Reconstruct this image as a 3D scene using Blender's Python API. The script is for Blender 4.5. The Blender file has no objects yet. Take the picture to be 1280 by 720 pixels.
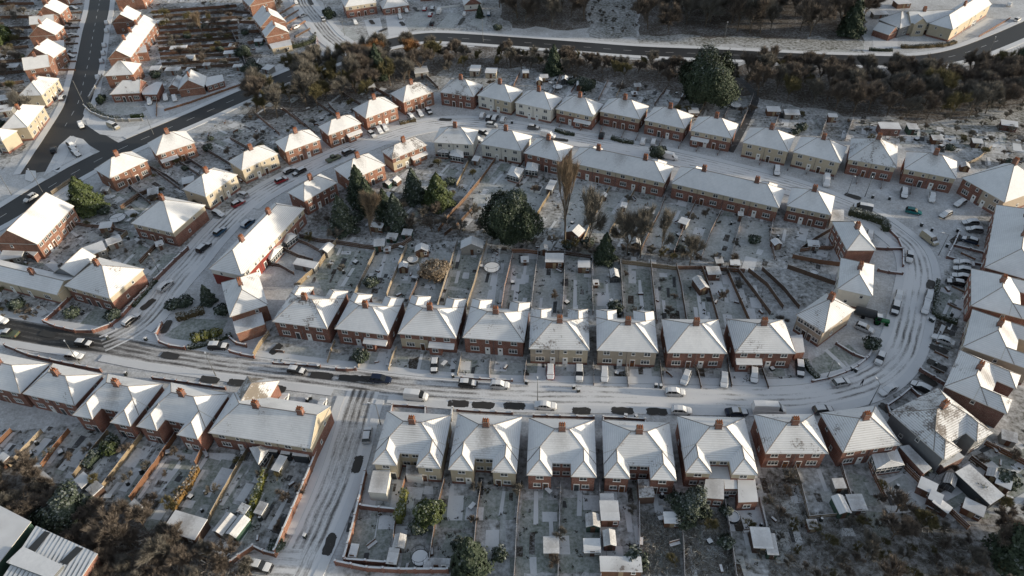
import bpy, math, random
from mathutils import Vector, Matrix
random.seed(7)
S = bpy.context.scene
COL = S.collection
R = math.radians
# ---------------------------------------------------------------- camera
CF, CP, CR, CH = 853.0, R(42.0), R(2.0), 112.0
fw = Vector((0, math.cos(CP), -math.sin(CP)))
x0 = Vector((1, 0, 0)); d0 = Vector((0, -math.sin(CP), -math.cos(CP)))
cr_ = x0*math.cos(CR) + d0*math.sin(CR)
cd_ = -x0*math.sin(CR) + d0*math.cos(CR)
cam = bpy.data.cameras.new('camera'); cam.sensor_width = 36; cam.lens = CF/1280*36
cam.clip_end = 6000; cam.clip_start = 1
co = bpy.data.objects.new('camera', cam); COL.objects.link(co)
m = Matrix((cr_, -cd_, -fw)).transposed().to_4x4(); m.translation = (0, 0, CH)
co.matrix_world = m; S.camera = co

def P(x, y, z=0.0):
    d = fw*CF + cr_*(x-640) + cd_*(y-360)
    t = (z-CH)/d.z
    return Vector((d.x*t, d.y*t, z))

# ---------------------------------------------------------------- materials
def mat(name, rough=0.8):
    m = bpy.data.materials.new(name); m.use_nodes = True
    nt = m.node_tree; b = nt.nodes['Principled BSDF']
    b.inputs['Roughness'].default_value = rough
    b.inputs['Specular IOR Level'].default_value = 0.25
    return m, nt, b
class NT:
    def __init__(s, nt): s.nt = nt
    def n(s, t, **k):
        o = s.nt.nodes.new(t)
        for a, b in k.items(): setattr(o, a, b)
        return o
    def l(s, a, b): s.nt.links.new(a, b)
    def coord(s, kind='Object'):
        return s.n('ShaderNodeTexCoord').outputs[kind]
    def worldpos(s): return s.n('ShaderNodeNewGeometry').outputs['Position']
    def noise(s, vec, scale, detail=4, rough=0.6, dist=0.0):
        o = s.n('ShaderNodeTexNoise'); o.inputs['Scale'].default_value = scale
        o.inputs['Detail'].default_value = detail; o.inputs['Roughness'].default_value = rough
        o.inputs['Distortion'].default_value = dist
        s.l(vec, o.inputs['Vector']); return o.outputs['Fac']
    def ramp(s, fac, stops):
        o = s.n('ShaderNodeValToRGB'); e = o.color_ramp.elements
        while len(e) > 1: e.remove(e[0])
        e[0].position = stops[0][0]; e[0].color = (*stops[0][1], 1)
        for p, c in stops[1:]:
            k = e.new(p); k.color = (*c, 1)
        s.l(fac, o.inputs['Fac']); return o.outputs['Color']
    def mr(s, v, a, b, c=0.0, d=1.0):
        o = s.n('ShaderNodeMapRange'); o.inputs[1].default_value = a; o.inputs[2].default_value = b
        o.inputs[3].default_value = c; o.inputs[4].default_value = d
        s.l(v, o.inputs[0]); return o.outputs[0]
    def m(s, op, a, b=None, c=None):
        o = s.n('ShaderNodeMath', operation=op)
        for i, v in enumerate((a, b, c)):
            if v is None: continue
            if isinstance(v, (int, float)): o.inputs[i].default_value = v
            else: s.l(v, o.inputs[i])
        return o.outputs[0]
    def mix(s, f, a, b):
        o = s.n('ShaderNodeMix', data_type='RGBA')
        for i, v in ((0, f), (6, a), (7, b)):
            if isinstance(v, (int, float)): o.inputs[i].default_value = v
            elif isinstance(v, tuple): o.inputs[i].default_value = (*v, 1)
            else: s.l(v, o.inputs[i])
        return o.outputs[2]
    def bump(s, h, b, st=0.4, dist=0.1):
        o = s.n('ShaderNodeBump'); o.inputs['Strength'].default_value = st; o.inputs['Distance'].default_value = dist
        s.l(h, o.inputs['Height']); s.l(o.outputs['Normal'], b.inputs['Normal'])
SNOW = (0.74, 0.765, 0.79)
M = {}
def flat(name, col, rough=0.7, var=0.25, scale=3.0, rnd=0.0, metal=0.0, bump=0.0):
    mm, nt, b = mat(name, rough); t = NT(nt)
    f = t.noise(t.coord(), scale, 5)
    c = t.mix(f, tuple(max(0, k*(1-var)) for k in col), tuple(min(1, k*(1+var)) for k in col))
    if rnd:
        r = t.n('ShaderNodeObjectInfo').outputs['Random']
        hsv = t.n('ShaderNodeHueSaturation'); t.l(c, hsv.inputs['Color'])
        t.l(t.mr(r, 0, 1, 1-rnd, 1+rnd), hsv.inputs['Value'])
        t.l(t.mr(t.m('FRACT', t.m('MULTIPLY', r, 7.3)), 0, 1, 1-rnd*0.5, 1+rnd*0.5), hsv.inputs['Saturation'])
        c = hsv.outputs['Color']
    t.l(c, b.inputs['Base Color']); b.inputs['Metallic'].default_value = metal
    if bump: t.bump(f, b, bump, 0.05)
    M[name] = mm; return mm

def snowmix(name, under, cover, under2=None, fine=2.2, big=0.12, soft=0.14, snow=SNOW, tint=None):
    """ground: thin snow lying over something; cover 0..1 = how much snow"""
    mm, nt, b = mat(name, 0.85); t = NT(nt); w = t.worldpos()
    f1 = t.noise(w, fine, 8, 0.72); f2 = t.noise(w, big, 4, 0.6); f3 = t.noise(w, 0.9, 3, 0.5)
    s = t.m('ADD', t.m('MULTIPLY', f1, 0.5), t.m('ADD', t.m('MULTIPLY', f2, 0.3), t.m('MULTIPLY', f3, 0.2)))
    c0 = 0.5+(0.5-cover)*0.42
    k = t.mr(s, c0-soft, c0+soft)
    u = under if under2 is None else t.mix(t.noise(w, 0.6, 5), under, under2)
    sn = t.mix(t.noise(w, 0.35, 6), tuple(x*0.86 for x in snow), snow)
    t.l(t.mix(k, u, sn), b.inputs['Base Color'])
    t.bump(s, b, 0.5, 0.12)
    M[name] = mm; return mm
snowmix('ground_snow', (0.10, 0.095, 0.08), 0.70, (0.17, 0.165, 0.15), soft=0.17)
snowmix('garden_ground', (0.075, 0.075, 0.062), 0.50, (0.15, 0.145, 0.125), fine=1.0, soft=0.10)
snowmix('lawn_frost', (0.12, 0.145, 0.11), 0.60, (0.17, 0.19, 0.15), fine=1.6, soft=0.22, big=0.2)
snowmix('lawn_green', (0.10, 0.13, 0.092), 0.36, (0.14, 0.17, 0.125), fine=1.6, soft=0.2, big=0.2)
snowmix('patio_snow', (0.2, 0.2, 0.2), 0.97, soft=0.2)
snowmix('path_snow', (0.3, 0.3, 0.3), 1.2, soft=0.25, fine=4)
snowmix('scrub_ground', (0.065, 0.058, 0.048), 0.36, (0.12, 0.11, 0.095), fine=1.0, soft=0.12)
snowmix('wood_floor', (0.085, 0.072, 0.06), 0.24, (0.13, 0.112, 0.095), fine=1.3, soft=0.14)
snowmix('bank_snow', (0.08, 0.085, 0.06), 0.46, (0.12, 0.11, 0.08), fine=0.9, soft=0.13)
snowmix('soil', (0.05, 0.04, 0.03), 0.22, (0.07, 0.06, 0.05), fine=2)

def asphalt(name, base, snow):
    mm, nt, b = mat(name, 0.55); t = NT(nt); w = t.worldpos()
    f = t.noise(w, 0.7, 8, 0.7); g = t.noise(w, 6, 4)
    c = t.mix(g, tuple(k*0.75 for k in base), tuple(k*1.3 for k in base))
    k = t.mr(f, 0.74-snow, 0.95-snow)
    t.l(t.mix(k, c, tuple(x*0.8 for x in SNOW)), b.inputs['Base Color'])
    b.inputs['Specular IOR Level'].default_value = 0.4
    M[name] = mm
asphalt('asphalt_dark', (0.033, 0.034, 0.036), 0.05)
asphalt('asphalt_bare', (0.045, 0.043, 0.04), 0.12)
asphalt('tarmac_path', (0.06, 0.062, 0.065), 0.18)

def snowroad():
    mm, nt, b = mat('snowy_road', 0.75); t = NT(nt); w = t.worldpos()
    uv = t.n('ShaderNodeUVMap', uv_map='UV').outputs[0]
    sx = t.n('ShaderNodeSeparateXYZ'); t.l(uv, sx.inputs[0])
    wear = t.n('ShaderNodeAttribute', attribute_name='wear').outputs['Fac']
    cv = t.n('ShaderNodeCombineXYZ'); t.l(t.m('MULTIPLY', sx.outputs[0], 0.05), cv.inputs[0])
    wob = t.m('MULTIPLY', t.m('SUBTRACT', t.noise(cv.outputs[0], 1.0, 3), 0.5), 1.8)
    v = t.m('ADD', sx.outputs[1], wob)
    # wheel lines: |v| folded twice
    a = t.m('ABSOLUTE', v); k = t.m('ABSOLUTE', t.m('SUBTRACT', a, 1.35)); k = t.m('ABSOLUTE', t.m('SUBTRACT', k, 0.72))
    line = t.m('MULTIPLY', t.mr(k, 0.08, 0.5, 1, 0), t.mr(t.noise(w, 0.13, 4), 0.35, 0.65))
    st = t.n('ShaderNodeCombineXYZ'); t.l(t.m('MULTIPLY', sx.outputs[0], 0.12), st.inputs[0]); t.l(t.m('MULTIPLY', v, 2.6), st.inputs[1])
    streak = t.noise(st.outputs[0], 1.6, 8, 0.7)
    fine = t.noise(w, 2.5, 6, 0.7)
    z = t.m('ADD', t.m('MULTIPLY', line, 0.36), t.m('ADD', t.m('MULTIPLY', streak, 0.72), t.m('MULTIPLY', fine, 0.42)))
    z = t.m('ADD', z, t.m('MULTIPLY', wear, 0.62))
    edge = t.mr(t.m('ABSOLUTE', sx.outputs[1]), 2.4, 3.3, 0, 0.35); z = t.m('SUBTRACT', z, edge)
    kk = t.mr(z, 0.72, 1.24)
    c = t.ramp(kk, [(0.0, (0.76, 0.775, 0.79)), (0.28, (0.50, 0.505, 0.51)), (0.6, (0.2, 0.195, 0.19)), (1.0, (0.055, 0.055, 0.055))])
    t.l(c, b.inputs['Base Color']); t.bump(kk, b, 0.25, 0.06)
    M['snowy_road'] = mm
snowroad()

def brick(name, c1, c2, mort=(0.3, 0.27, 0.24)):
    mm, nt, b = mat(name, 0.85); t = NT(nt); o = t.coord()
    sx = t.n('ShaderNodeSeparateXYZ'); t.l(o, sx.inputs[0])
    cv = t.n('ShaderNodeCombineXYZ'); t.l(t.m('ADD', sx.outputs[0], sx.outputs[1]), cv.inputs[0]); t.l(sx.outputs[2], cv.inputs[1])
    br = t.n('ShaderNodeTexBrick'); t.l(cv.outputs[0], br.inputs['Vector'])
    br.inputs['Scale'].default_value = 1.0; br.inputs['Brick Width'].default_value = 0.225; br.inputs['Row Height'].default_value = 0.075
    br.inputs['Mortar Size'].default_value = 0.008
    br.inputs['Color1'].default_value = (*c1, 1); br.inputs['Color2'].default_value = (*c2, 1); br.inputs['Mortar'].default_value = (*mort, 1)
    f = t.noise(o, 0.7, 6)
    hsv = t.n('ShaderNodeHueSaturation'); t.l(br.outputs['Color'], hsv.inputs['Color'])
    r = t.n('ShaderNodeObjectInfo').outputs['Random']
    t.l(t.m('MULTIPLY', t.mr(f, 0.3, 0.7, 0.72, 1.2), t.mr(r, 0, 1, 0.85, 1.15)), hsv.inputs['Value'])
    t.l(hsv.outputs['Color'], b.inputs['Base Color']); M[name] = mm
brick('brick', (0.25, 0.085, 0.052), (0.18, 0.062, 0.042))
brick('brick_orange', (0.27, 0.105, 0.056), (0.21, 0.08, 0.046))
brick('brick_chimney', (0.22, 0.075, 0.045), (0.15, 0.055, 0.035))
brick('brick_dark', (0.15, 0.05, 0.04), (0.11, 0.045, 0.036))
flat('cream_render', (0.47, 0.41, 0.31), 0.9, 0.16, 1.3, 0.1)
flat('beige_render', (0.40, 0.34, 0.27), 0.9, 0.18, 1.5, 0.1)
flat('white_render', (0.66, 0.64, 0.58), 0.9, 0.14, 1.3, 0.08)
flat('grey_render', (0.20, 0.21, 0.22), 0.9, 0.18, 1.3, 0.08)
flat('red_paint', (0.22, 0.05, 0.04), 0.8, 0.2)
flat('white_frame', (0.78, 0.78, 0.76), 0.45, 0.05)
flat('door_brown', (0.12, 0.06, 0.035), 0.5, 0.2, 3, 0.5)
flat('fascia', (0.55, 0.54, 0.5), 0.6, 0.1)
flat('pot_clay', (0.30, 0.12, 0.06), 0.8, 0.2)
flat('lead', (0.12, 0.12, 0.13), 0.6)
flat('concrete', (0.32, 0.31, 0.29), 0.85, 0.2, 1.5)
flat('fence_tan', (0.27, 0.215, 0.145), 0.85, 0.35, 1.2, 0.25)
flat('fence_brown', (0.13, 0.085, 0.06), 0.85, 0.35, 1.2, 0.3)
flat('fence_orange', (0.19, 0.10, 0.06), 0.85, 0.3, 1.2, 0.15)
flat('shed_wood', (0.12, 0.07, 0.05), 0.85, 0.3, 1.5, 0.4)
flat('shed_green', (0.05, 0.09, 0.07), 0.85, 0.3, 1.5, 0.2)
flat('shed_grey', (0.24, 0.24, 0.23), 0.85, 0.2, 1.5, 0.2)
flat('dark_metal', (0.05, 0.055, 0.06), 0.5, 0.2)
flat('galvanised', (0.22, 0.23, 0.23), 0.5, 0.1, 2, 0, 0.6)
flat('rubber', (0.02, 0.02, 0.02), 0.8)
flat('hubcap', (0.4, 0.4, 0.42), 0.4, 0.1, 2, 0, 0.6)
flat('lamp_clear', (0.7, 0.7, 0.68), 0.2, 0.05)
flat('lamp_red', (0.4, 0.02, 0.02), 0.3)
flat('snow', SNOW, 0.85, 0.06, 2.0, 0, 0, 0.3)
flat('bark', (0.14, 0.115, 0.09), 0.9, 0.3, 3, 0.2)
flat('cloth_dark', (0.025, 0.027, 0.035), 0.9)
flat('skin', (0.5, 0.32, 0.24), 0.6)
flat('bin_dark', (0.03, 0.035, 0.035), 0.6, 0.2, 3, 0.5)
flat('kerb_stone', (0.3, 0.3, 0.29), 0.85, 0.2, 1.5)
flat('paint_white', (0.72, 0.72, 0.70), 0.6, 0.1)
def glass(name, col, rough=0.08):
    mm, nt, b = mat(name, rough); b.inputs['Base Color'].default_value = (*col, 1)
    b.inputs['Specular IOR Level'].default_value = 0.6; M[name] = mm
glass('window_glass', (0.055, 0.06, 0.065)); glass('car_glass', (0.012, 0.014, 0.016))
glass('hot_tub_black', (0.01, 0.01, 0.012), 0.3)
for nm, c in dict(silver=(0.42, 0.43, 0.44), white=(0.75, 0.75, 0.74), black=(0.012, 0.012, 0.014), navy=(0.012, 0.02, 0.045),
                  teal=(0.0, 0.13, 0.135), red=(0.25, 0.015, 0.02), grey=(0.1, 0.105, 0.11), green=(0.02, 0.16, 0.05), blue=(0.03, 0.09, 0.16),
                  olive=(0.10, 0.12, 0.07), tan=(0.33, 0.3, 0.22)).items():
    mm, nt, b = mat('paint_'+nm, 0.3); t = NT(nt); f = t.noise(t.coord(), 1.5, 5)
    t.l(t.mix(f, tuple(k*0.85 for k in c), tuple(min(1, k*1.1) for k in c)), b.inputs['Base Color'])
    b.inputs['Coat Weight'].default_value = 0.4; b.inputs['Coat Roughness'].default_value = 0.15; M['paint_'+nm] = mm

def roofmat(name, cover, lines, tile=(0.10, 0.085, 0.075)):
    mm, nt, b = mat(name, 0.8); t = NT(nt); o = t.coord(); w = t.worldpos()
    sx = t.n('ShaderNodeSeparateXYZ'); t.l(o, sx.inputs[0])
    r = t.n('ShaderNodeObjectInfo').outputs['Random']
    ph = t.m('FRACT', t.m('MULTIPLY', sx.outputs[2], 1/0.24))           # tile courses
    crs = t.mr(ph, 0.0, 0.45, 1, 0)
    f1 = t.noise(w, 0.30, 5, 0.6); f2 = t.noise(w, 2.4, 7, 0.75); f3 = t.noise(w, 0.12, 2)
    rr = t.mr(r, 0, 1, -0.07, 0.07)
    thin = t.m('ADD', t.m('ADD', t.m('MULTIPLY', f1, 0.6), t.m('MULTIPLY', f2, 0.4)), rr)
    ln = t.m('MULTIPLY', crs, t.mr(thin, 0.38, 0.62, 0.04, lines))
    # melted round the warm chimney
    rad = t.m('SQRT', t.m('ADD', t.m('POWER', sx.outputs[0], 2.0), t.m('MULTIPLY', t.m('POWER', sx.outputs[1], 2.0), 0.35)))
    melt = t.m('MULTIPLY', t.mr(t.m('ADD', rad, t.m('MULTIPLY', f2, 4.0)), 2.3, 4.2, 0.6, 0), t.mr(t.m('FRACT', t.m('MULTIPLY', r, 5.7)), 0.3, 1.0, 0, 1))
    patch = t.mr(thin, 0.5+cover*0.16, 0.5+cover*0.16+0.10)
    k = t.m('MINIMUM', t.m('ADD', t.m('ADD', ln, patch), melt), 0.93)
    sn = t.mix(t.mr(t.m('ADD', t.m('MULTIPLY', f3, .5), t.m('MULTIPLY', t.noise(w, 1.2, 7, .7), .5)), .38, .62), tuple(x*0.92 for x in SNOW), (0.83, 0.85, 0.87))
    t.l(t.mix(k, sn, t.mix(f2, tile, tuple(x*1.8 for x in tile))), b.inputs['Base Color']); t.bump(k, b, 0.4, 0.05)
    M[name] = mm
flat('ridge_tile', (0.27, 0.25, 0.235), 0.85, 0.4, 2.5)
roofmat('roof_snow', 1.0, 0.22); roofmat('roof_lines', 0.85, 0.55); roofmat('roof_thin', 0.3, 0.9); roofmat('roof_bare', 0.0, 0.8, (0.13, 0.11, 0.085))
roofmat('roof_melted', 0.62, 0.45)

mm, nt, b = mat('roof_ribbed', 0.7); t = NT(nt); w = t.worldpos(); sx = t.n('ShaderNodeSeparateXYZ'); t.l(w, sx.inputs[0])
a_, c_ = P(-12, 745, 6), P(45, 657, 6); d_ = (c_-a_).normalized()
u_ = t.m('ADD', t.m('MULTIPLY', sx.outputs[0], -d_.y), t.m('MULTIPLY', sx.outputs[1], d_.x))
rb = t.mr(t.m('FRACT', t.m('MULTIPLY', u_, 1.25)), 0.0, 0.4, 1, 0)
k_ = t.m('MULTIPLY', rb, t.mr(t.noise(w, 0.25, 5), 0.4, 0.55))
t.l(t.mix(k_, SNOW, (0.07, 0.065, 0.06)), b.inputs['Base Color']); t.bump(rb, b, 0.5, 0.1); M['roof_ribbed'] = mm
def foliage(name, c1, c2, frost=0.35, rough=0.7):
    mm, nt, b = mat(name, rough); t = NT(nt); w = t.worldpos()
    f = t.noise(w, 0.8, 4); g = t.noise(w, 5, 3)
    c = t.mix(t.mr(t.m('ADD', t.m('MULTIPLY', f, 0.6), t.m('MULTIPLY', g, 0.4)), 0.38, 0.62), c1, c2)
    at = t.n('ShaderNodeAttribute', attribute_name='frost').outputs['Fac']
    k = t.m('MULTIPLY', t.mr(t.m('ADD', t.m('MULTIPLY', g, 0.45), at), 0.85-frost, 1.35-frost), 0.8)
    t.l(t.mix(k, c, (0.58, 0.62, 0.62)), b.inputs['Base Color']); M[name] = mm
foliage('leaf_dark', (0.022, 0.036, 0.022), (0.05, 0.07, 0.042), -0.06)
foliage('leaf_green', (0.038, 0.06, 0.022), (0.085, 0.105, 0.038), -0.05)
foliage('leaf_blue', (0.03, 0.045, 0.035), (0.07, 0.09, 0.06), 0.02)
foliage('leaf_yellow', (0.09, 0.105, 0.025), (0.17, 0.17, 0.045), 0.05)
foliage('hedge_leaf', (0.028, 0.038, 0.022), (0.06, 0.07, 0.04), 0.14)
foliage('hedge_brown', (0.07, 0.055, 0.03), (0.13, 0.1, 0.05), 0.12)
foliage('hedge_orange', (0.15, 0.09, 0.03), (0.25, 0.15, 0.05), 0.1)
foliage('twig_brown', (0.115, 0.098, 0.084), (0.21, 0.18, 0.152), 0.05)
foliage('twig_grey', (0.12, 0.115, 0.10), (0.22, 0.205, 0.18), 0.15)
foliage('garden_leaf', (0.035, 0.036, 0.026), (0.09, 0.085, 0.06), 0.15)
foliage('twig_tan', (0.17, 0.135, 0.095), (0.28, 0.22, 0.16), 0.0)
foliage('twig_orange', (0.22, 0.115, 0.05), (0.34, 0.19, 0.09), 0.0)
foliage('twig_olive', (0.11, 0.10, 0.05), (0.19, 0.17, 0.09), 0.04)

# ---------------------------------------------------------------- mesh helper
class MB:
    def __init__(s): s.v = []; s.f = []; s.mi = []; s.mats = []; s.fr = None
    def mat(s, k):
        if k not in s.mats: s.mats.append(k)
        return s.mats.index(k)
    def poly(s, pts, k):
        i = len(s.v); s.v += [tuple(p) for p in pts]; s.f.append(tuple(range(i, i+len(pts)))); s.mi.append(s.mat(k))
    def box(s, x0, x1, y0, y1, z0, z1, k, top=None):
        a = [(x0, y0), (x1, y0), (x1, y1), (x0, y1)]
        for i in range(4):
            p, q = a[i], a[(i+1) % 4]
            s.poly([(p[0], p[1], z0), (q[0], q[1], z0), (q[0], q[1], z1), (p[0], p[1], z1)], k)
        s.poly([(x, y, z1) for x, y in a], top or k); s.poly([(x, y, z0) for x, y in a[::-1]], k)
    def prism(s, pts, z0, z1, k, top=None):
        n = len(pts)
        for i in range(n):
            p, q = pts[i], pts[(i+1) % n]
            s.poly([(p[0], p[1], z0), (q[0], q[1], z0), (q[0], q[1], z1), (p[0], p[1], z1)], k)
        s.poly([(x, y, z1) for x, y in pts], top or k); s.poly([(x, y, z0) for x, y in pts[::-1]], k)
    def cyl(s, x, y, r0, r1, z0, z1, k, n=10, top=None):
        c = [(math.cos(i*2*math.pi/n), math.sin(i*2*math.pi/n)) for i in range(n)]
        for i in range(n):
            a, b = c[i], c[(i+1) % n]
            s.poly([(x+a[0]*r0, y+a[1]*r0, z0), (x+b[0]*r0, y+b[1]*r0, z0), (x+b[0]*r1, y+b[1]*r1, z1), (x+a[0]*r1, y+a[1]*r1, z1)], k)
        s.poly([(x+a[0]*r1, y+a[1]*r1, z1) for a in c], top or k)
    def tube(s, p, q, r0, r1, k, n=4):
        p = Vector(p); q = Vector(q); d = (q-p)
        if d.length < 1e-6: return
        d.normalize(); a = d.orthogonal().normalized(); b = d.cross(a)
        c = [(math.cos(i*2*math.pi/n), math.sin(i*2*math.pi/n)) for i in range(n)]
        A = [p+(a*u+b*w)*r0 for u, w in c]; B = [q+(a*u+b*w)*r1 for u, w in c]
        for i in range(n): s.poly([A[i], A[(i+1) % n], B[(i+1) % n], B[i]], k)
        s.poly(B, k)
    def mesh(s, name):
        me = bpy.data.meshes.new(name); me.from_pydata(s.v, [], s.f)
        for k in s.mats: me.materials.append(M[k])
        me.polygons.foreach_set('material_index', s.mi)
        if s.fr is not None:
            a = me.attributes.new('frost', 'FLOAT', 'FACE'); a.data.foreach_set('value', s.fr)
        me.update(); return me
    def build(s, name, parent=None, loc=(0, 0, 0), rz=0, smooth=False):
        me = s.mesh(name)
        if smooth: me.polygons.foreach_set('use_smooth', [True]*len(me.polygons))
        return link(name, me, parent, loc, rz)
def link(name, me, parent=None, loc=(0, 0, 0), rz=0):
    o = bpy.data.objects.new(name, me); COL.objects.link(o); o.parent = parent
    o.location = loc; o.rotation_euler = (0, 0, rz); return o
LABELS = {}
def tag(o, label, cat, group=None, kind=None, share=False):
    if label:
        LABELS.setdefault(label, []).append((o.name, share))
        o['label'] = label
    if cat: o['category'] = cat
    if group: o['group'] = group
    if kind: o['kind'] = kind
    return o
def thing(name, label, cat, loc, rz=0, group=None, share=False):
    o = bpy.data.objects.new(name, None); COL.objects.link(o); o.location = loc; o.rotation_euler = (0, 0, rz)
    o.empty_display_size = 0.5
    return tag(o, label, cat, group, None, share)
def kids(o): return [c for c in KID.get(o.name, [])]
KID = {}
def copy_tree(o, parent=None):
    c = o.copy(); COL.objects.link(c); c.parent = parent
    for ch in list(o.children): copy_tree(ch, c)
    return c
ROUGH = {'wood_floor': 1.6, 'bank_snow': 1.6, 'scrub_ground': 0.9, 'soil': 0.3, 'garden_ground': 0.6, 'lawn_frost': 0.12, 'lawn_green': 0.12}
def sheet(name, pts, z, k, px=True):
    b = MB(); q = [P(*p) if px else Vector((*p, 0)) for p in pts]
    am = ROUGH.get(k, 0)
    if am:
        r_ = random.Random(len(pts)*7+int(pts[0][0])); o_ = []
        for i in range(len(q)):
            a, c = q[i], q[(i+1) % len(q)]; n = max(1, int((c-a).length/(am*1.8+0.4))); w1 = r_.uniform(0, 6)
            for j in range(n): o_.append(a.lerp(c, j/n)+Vector((r_.uniform(-am, am), r_.uniform(-am, am), 0))*(1 if j else .3)+Vector((0, am*math.sin(w1+j*.8), 0))*(1 if j else 0))
        q = o_
    ar = sum(q[i].x*q[(i+1) % len(q)].y-q[(i+1) % len(q)].x*q[i].y for i in range(len(q)))
    if ar < 0: q.reverse()
    b.poly([(v.x, v.y, z) for v in q], k); o = b.build(name)
    o['kind'] = 'structure'; return o
def smooth_line(pts, step=2.0):
    out = []
    n = len(pts)
    for i in range(n-1):
        p0 = pts[max(i-1, 0)]; p1 = pts[i]; p2 = pts[i+1]; p3 = pts[min(i+2, n-1)]
        k = max(1, int((p2-p1).length/step))
        for j in range(k):
            t = j/k
            out.append(0.5*((2*p1)+(p2-p0)*t+(2*p0-5*p1+4*p2-p3)*t*t+(3*p1-p0-3*p2+p3)*t**3))
    out.append(pts[-1]); return out
# ---------------------------------------------------------------- roads
ROADS = []
def ribbon(name, pts, hw, z, k, wear=None, sidewalks=(True, True), sw=1.9, skip=None):
    """pts in photo pixels on the ground, hw = half width in metres"""
    if wear is None: wear = [0]*len(pts)
    ctrl = [Vector((*P(*p).xy, wear[i]*10)) for i, p in enumerate(pts)]
    line = smooth_line(ctrl)
    me = bpy.data.meshes.new(name); vs = []; fs = []; uv = []; ws = []
    L = 0; N = 5; fr = []
    for i, p in enumerate(line):
        a = line[max(i-1, 0)]; b = line[min(i+1, len(line)-1)]; d = Vector((b.x-a.x, b.y-a.y)).normalized()
        nn = Vector((-d.y, d.x)); fr.append((Vector((p.x, p.y)), nn))
        if i: L += (Vector((p.x, p.y))-Vector((line[i-1].x, line[i-1].y))).length
        for j in range(N):
            o = -hw+2*hw*j/(N-1); vs.append((p.x+nn.x*o, p.y+nn.y*o, z)); uv.append((L, o)); ws.append(p.z/10)
    for i in range(len(line)-1):
        for j in range(N-1): fs.append((i*N+j+1, i*N+j, (i+1)*N+j, (i+1)*N+j+1))
    me.from_pydata(vs, [], fs); u = me.uv_layers.new(name='UV')
    for l in me.loops: u.data[l.index].uv = uv[l.vertex_index]
    at = me.attributes.new('wear', 'FLOAT', 'POINT'); at.data.foreach_set('value', ws)
    me.materials.append(M[k])
    me.update()
    if me.polygons[0].normal.z < 0: me.flip_normals()
    o = link(name, me); o['kind'] = 'structure'
    ROADS.append(dict(line=[f[0] for f in fr], nn=[f[1] for f in fr], hw=hw, sides=sidewalks, sw=sw, name=name))
def near_road(p, skip, extra=0.15):
    for r in ROADS:
        if r is skip: continue
        for q in r['line']:
            if abs(q.x-p.x) < 12 and (q-p).length < r['hw']+extra+1.0: return True
    return False
def pavements():
    for r in ROADS:
        for side, on in ((1, r['sides'][0]), (-1, r['sides'][1])):
            if not on: continue
            b = MB(); kb = MB(); cnt = 0; line, nn = r['line'], r['nn']; h = 0.15
            for i in range(len(line)-1):
                a0 = line[i]+nn[i]*side*r['hw']; b0 = line[i+1]+nn[i+1]*side*r['hw']
                a1 = line[i]+nn[i]*side*(r['hw']+r['sw']); b1 = line[i+1]+nn[i+1]*side*(r['hw']+r['sw'])
                if near_road((a0+a1)/2, r) or near_road((b0+b1)/2, r): continue
                if (b1-a1).dot(line[i+1]-line[i]) <= 0: continue
                ak = line[i]+nn[i]*side*(r['hw']+0.16); bk = line[i+1]+nn[i+1]*side*(r['hw']+0.16)
                q = [(ak.x, ak.y, h), (bk.x, bk.y, h), (b1.x, b1.y, h), (a1.x, a1.y, h)]
                q2 = [(a0.x, a0.y, h), (b0.x, b0.y, h), (bk.x, bk.y, h), (ak.x, ak.y, h)]
                q3 = [(a0.x, a0.y, 0), (b0.x, b0.y, 0), (b0.x, b0.y, h), (a0.x, a0.y, h)]
                q4 = [(b1.x, b1.y, 0), (a1.x, a1.y, 0), (a1.x, a1.y, h), (b1.x, b1.y, h)]
                if side < 0: pass
                else: q.reverse(); q2.reverse()
                b.poly(q, 'path_snow'); b.poly(q4, 'ground_snow'); kb.poly(q2, 'path_snow'); kb.poly(q3, 'kerb_stone'); cnt += 1
            if cnt:
                o = b.build('pavement'); o['kind'] = 'structure'; o = kb.build('kerb'); o['kind'] = 'structure'

# ---------------------------------------------------------------- house pieces (shared meshes)
def window_mesh(w, h, bars=1):
    b = MB(); t = 0.07; k = 'white_frame'
    b.box(-w/2, w/2, -0.05, 0.02, 0, t, k); b.box(-w/2, w/2, -0.05, 0.02, h-t, h, k)
    b.box(-w/2, -w/2+t, -0.05, 0.02, t, h-t, k); b.box(w/2-t, w/2, -0.05, 0.02, t, h-t, k)
    for i in range(1, bars+1):
        x = -w/2+w*i/(bars+1); b.box(x-t/2, x+t/2, -0.045, 0.02, t, h-t, k)
    b.box(-w/2+t, w/2-t, -0.043, 0.02, h*0.68, h*0.68+0.05, k)
    b.box(-w/2-0.06, w/2+0.06, -0.11, 0.02, -0.07, -0.002, 'concrete', 'snow')
    f = b.mesh('window')
    g = MB(); g.poly([(-w/2+t, -0.02, t), (w/2-t, -0.02, t), (w/2-t, -0.02, h-t), (-w/2+t, -0.02, h-t)], 'window_glass')
    return f, g.mesh('pane')
WIN = {'s': window_mesh(0.75, 0.95, 0), 'm': window_mesh(1.35, 1.15, 1), 'l': window_mesh(1.9, 1.3, 2)}
def door_mesh(k):
    b = MB(); b.box(-0.55, 0.55, -0.05, 0.02, 0, 2.2, 'white_frame'); b.box(-0.44, 0.44, -0.08, 0.0, 0.05, 1.95, k)
    b.box(-0.2, 0.2, -0.1, 0, 1.3, 1.8, 'window_glass'); return b.mesh('door')
DOORS = [door_mesh(k) for k in ('white_frame', 'door_brown', 'dark_metal', 'white_frame', 'door_brown')]
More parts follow.
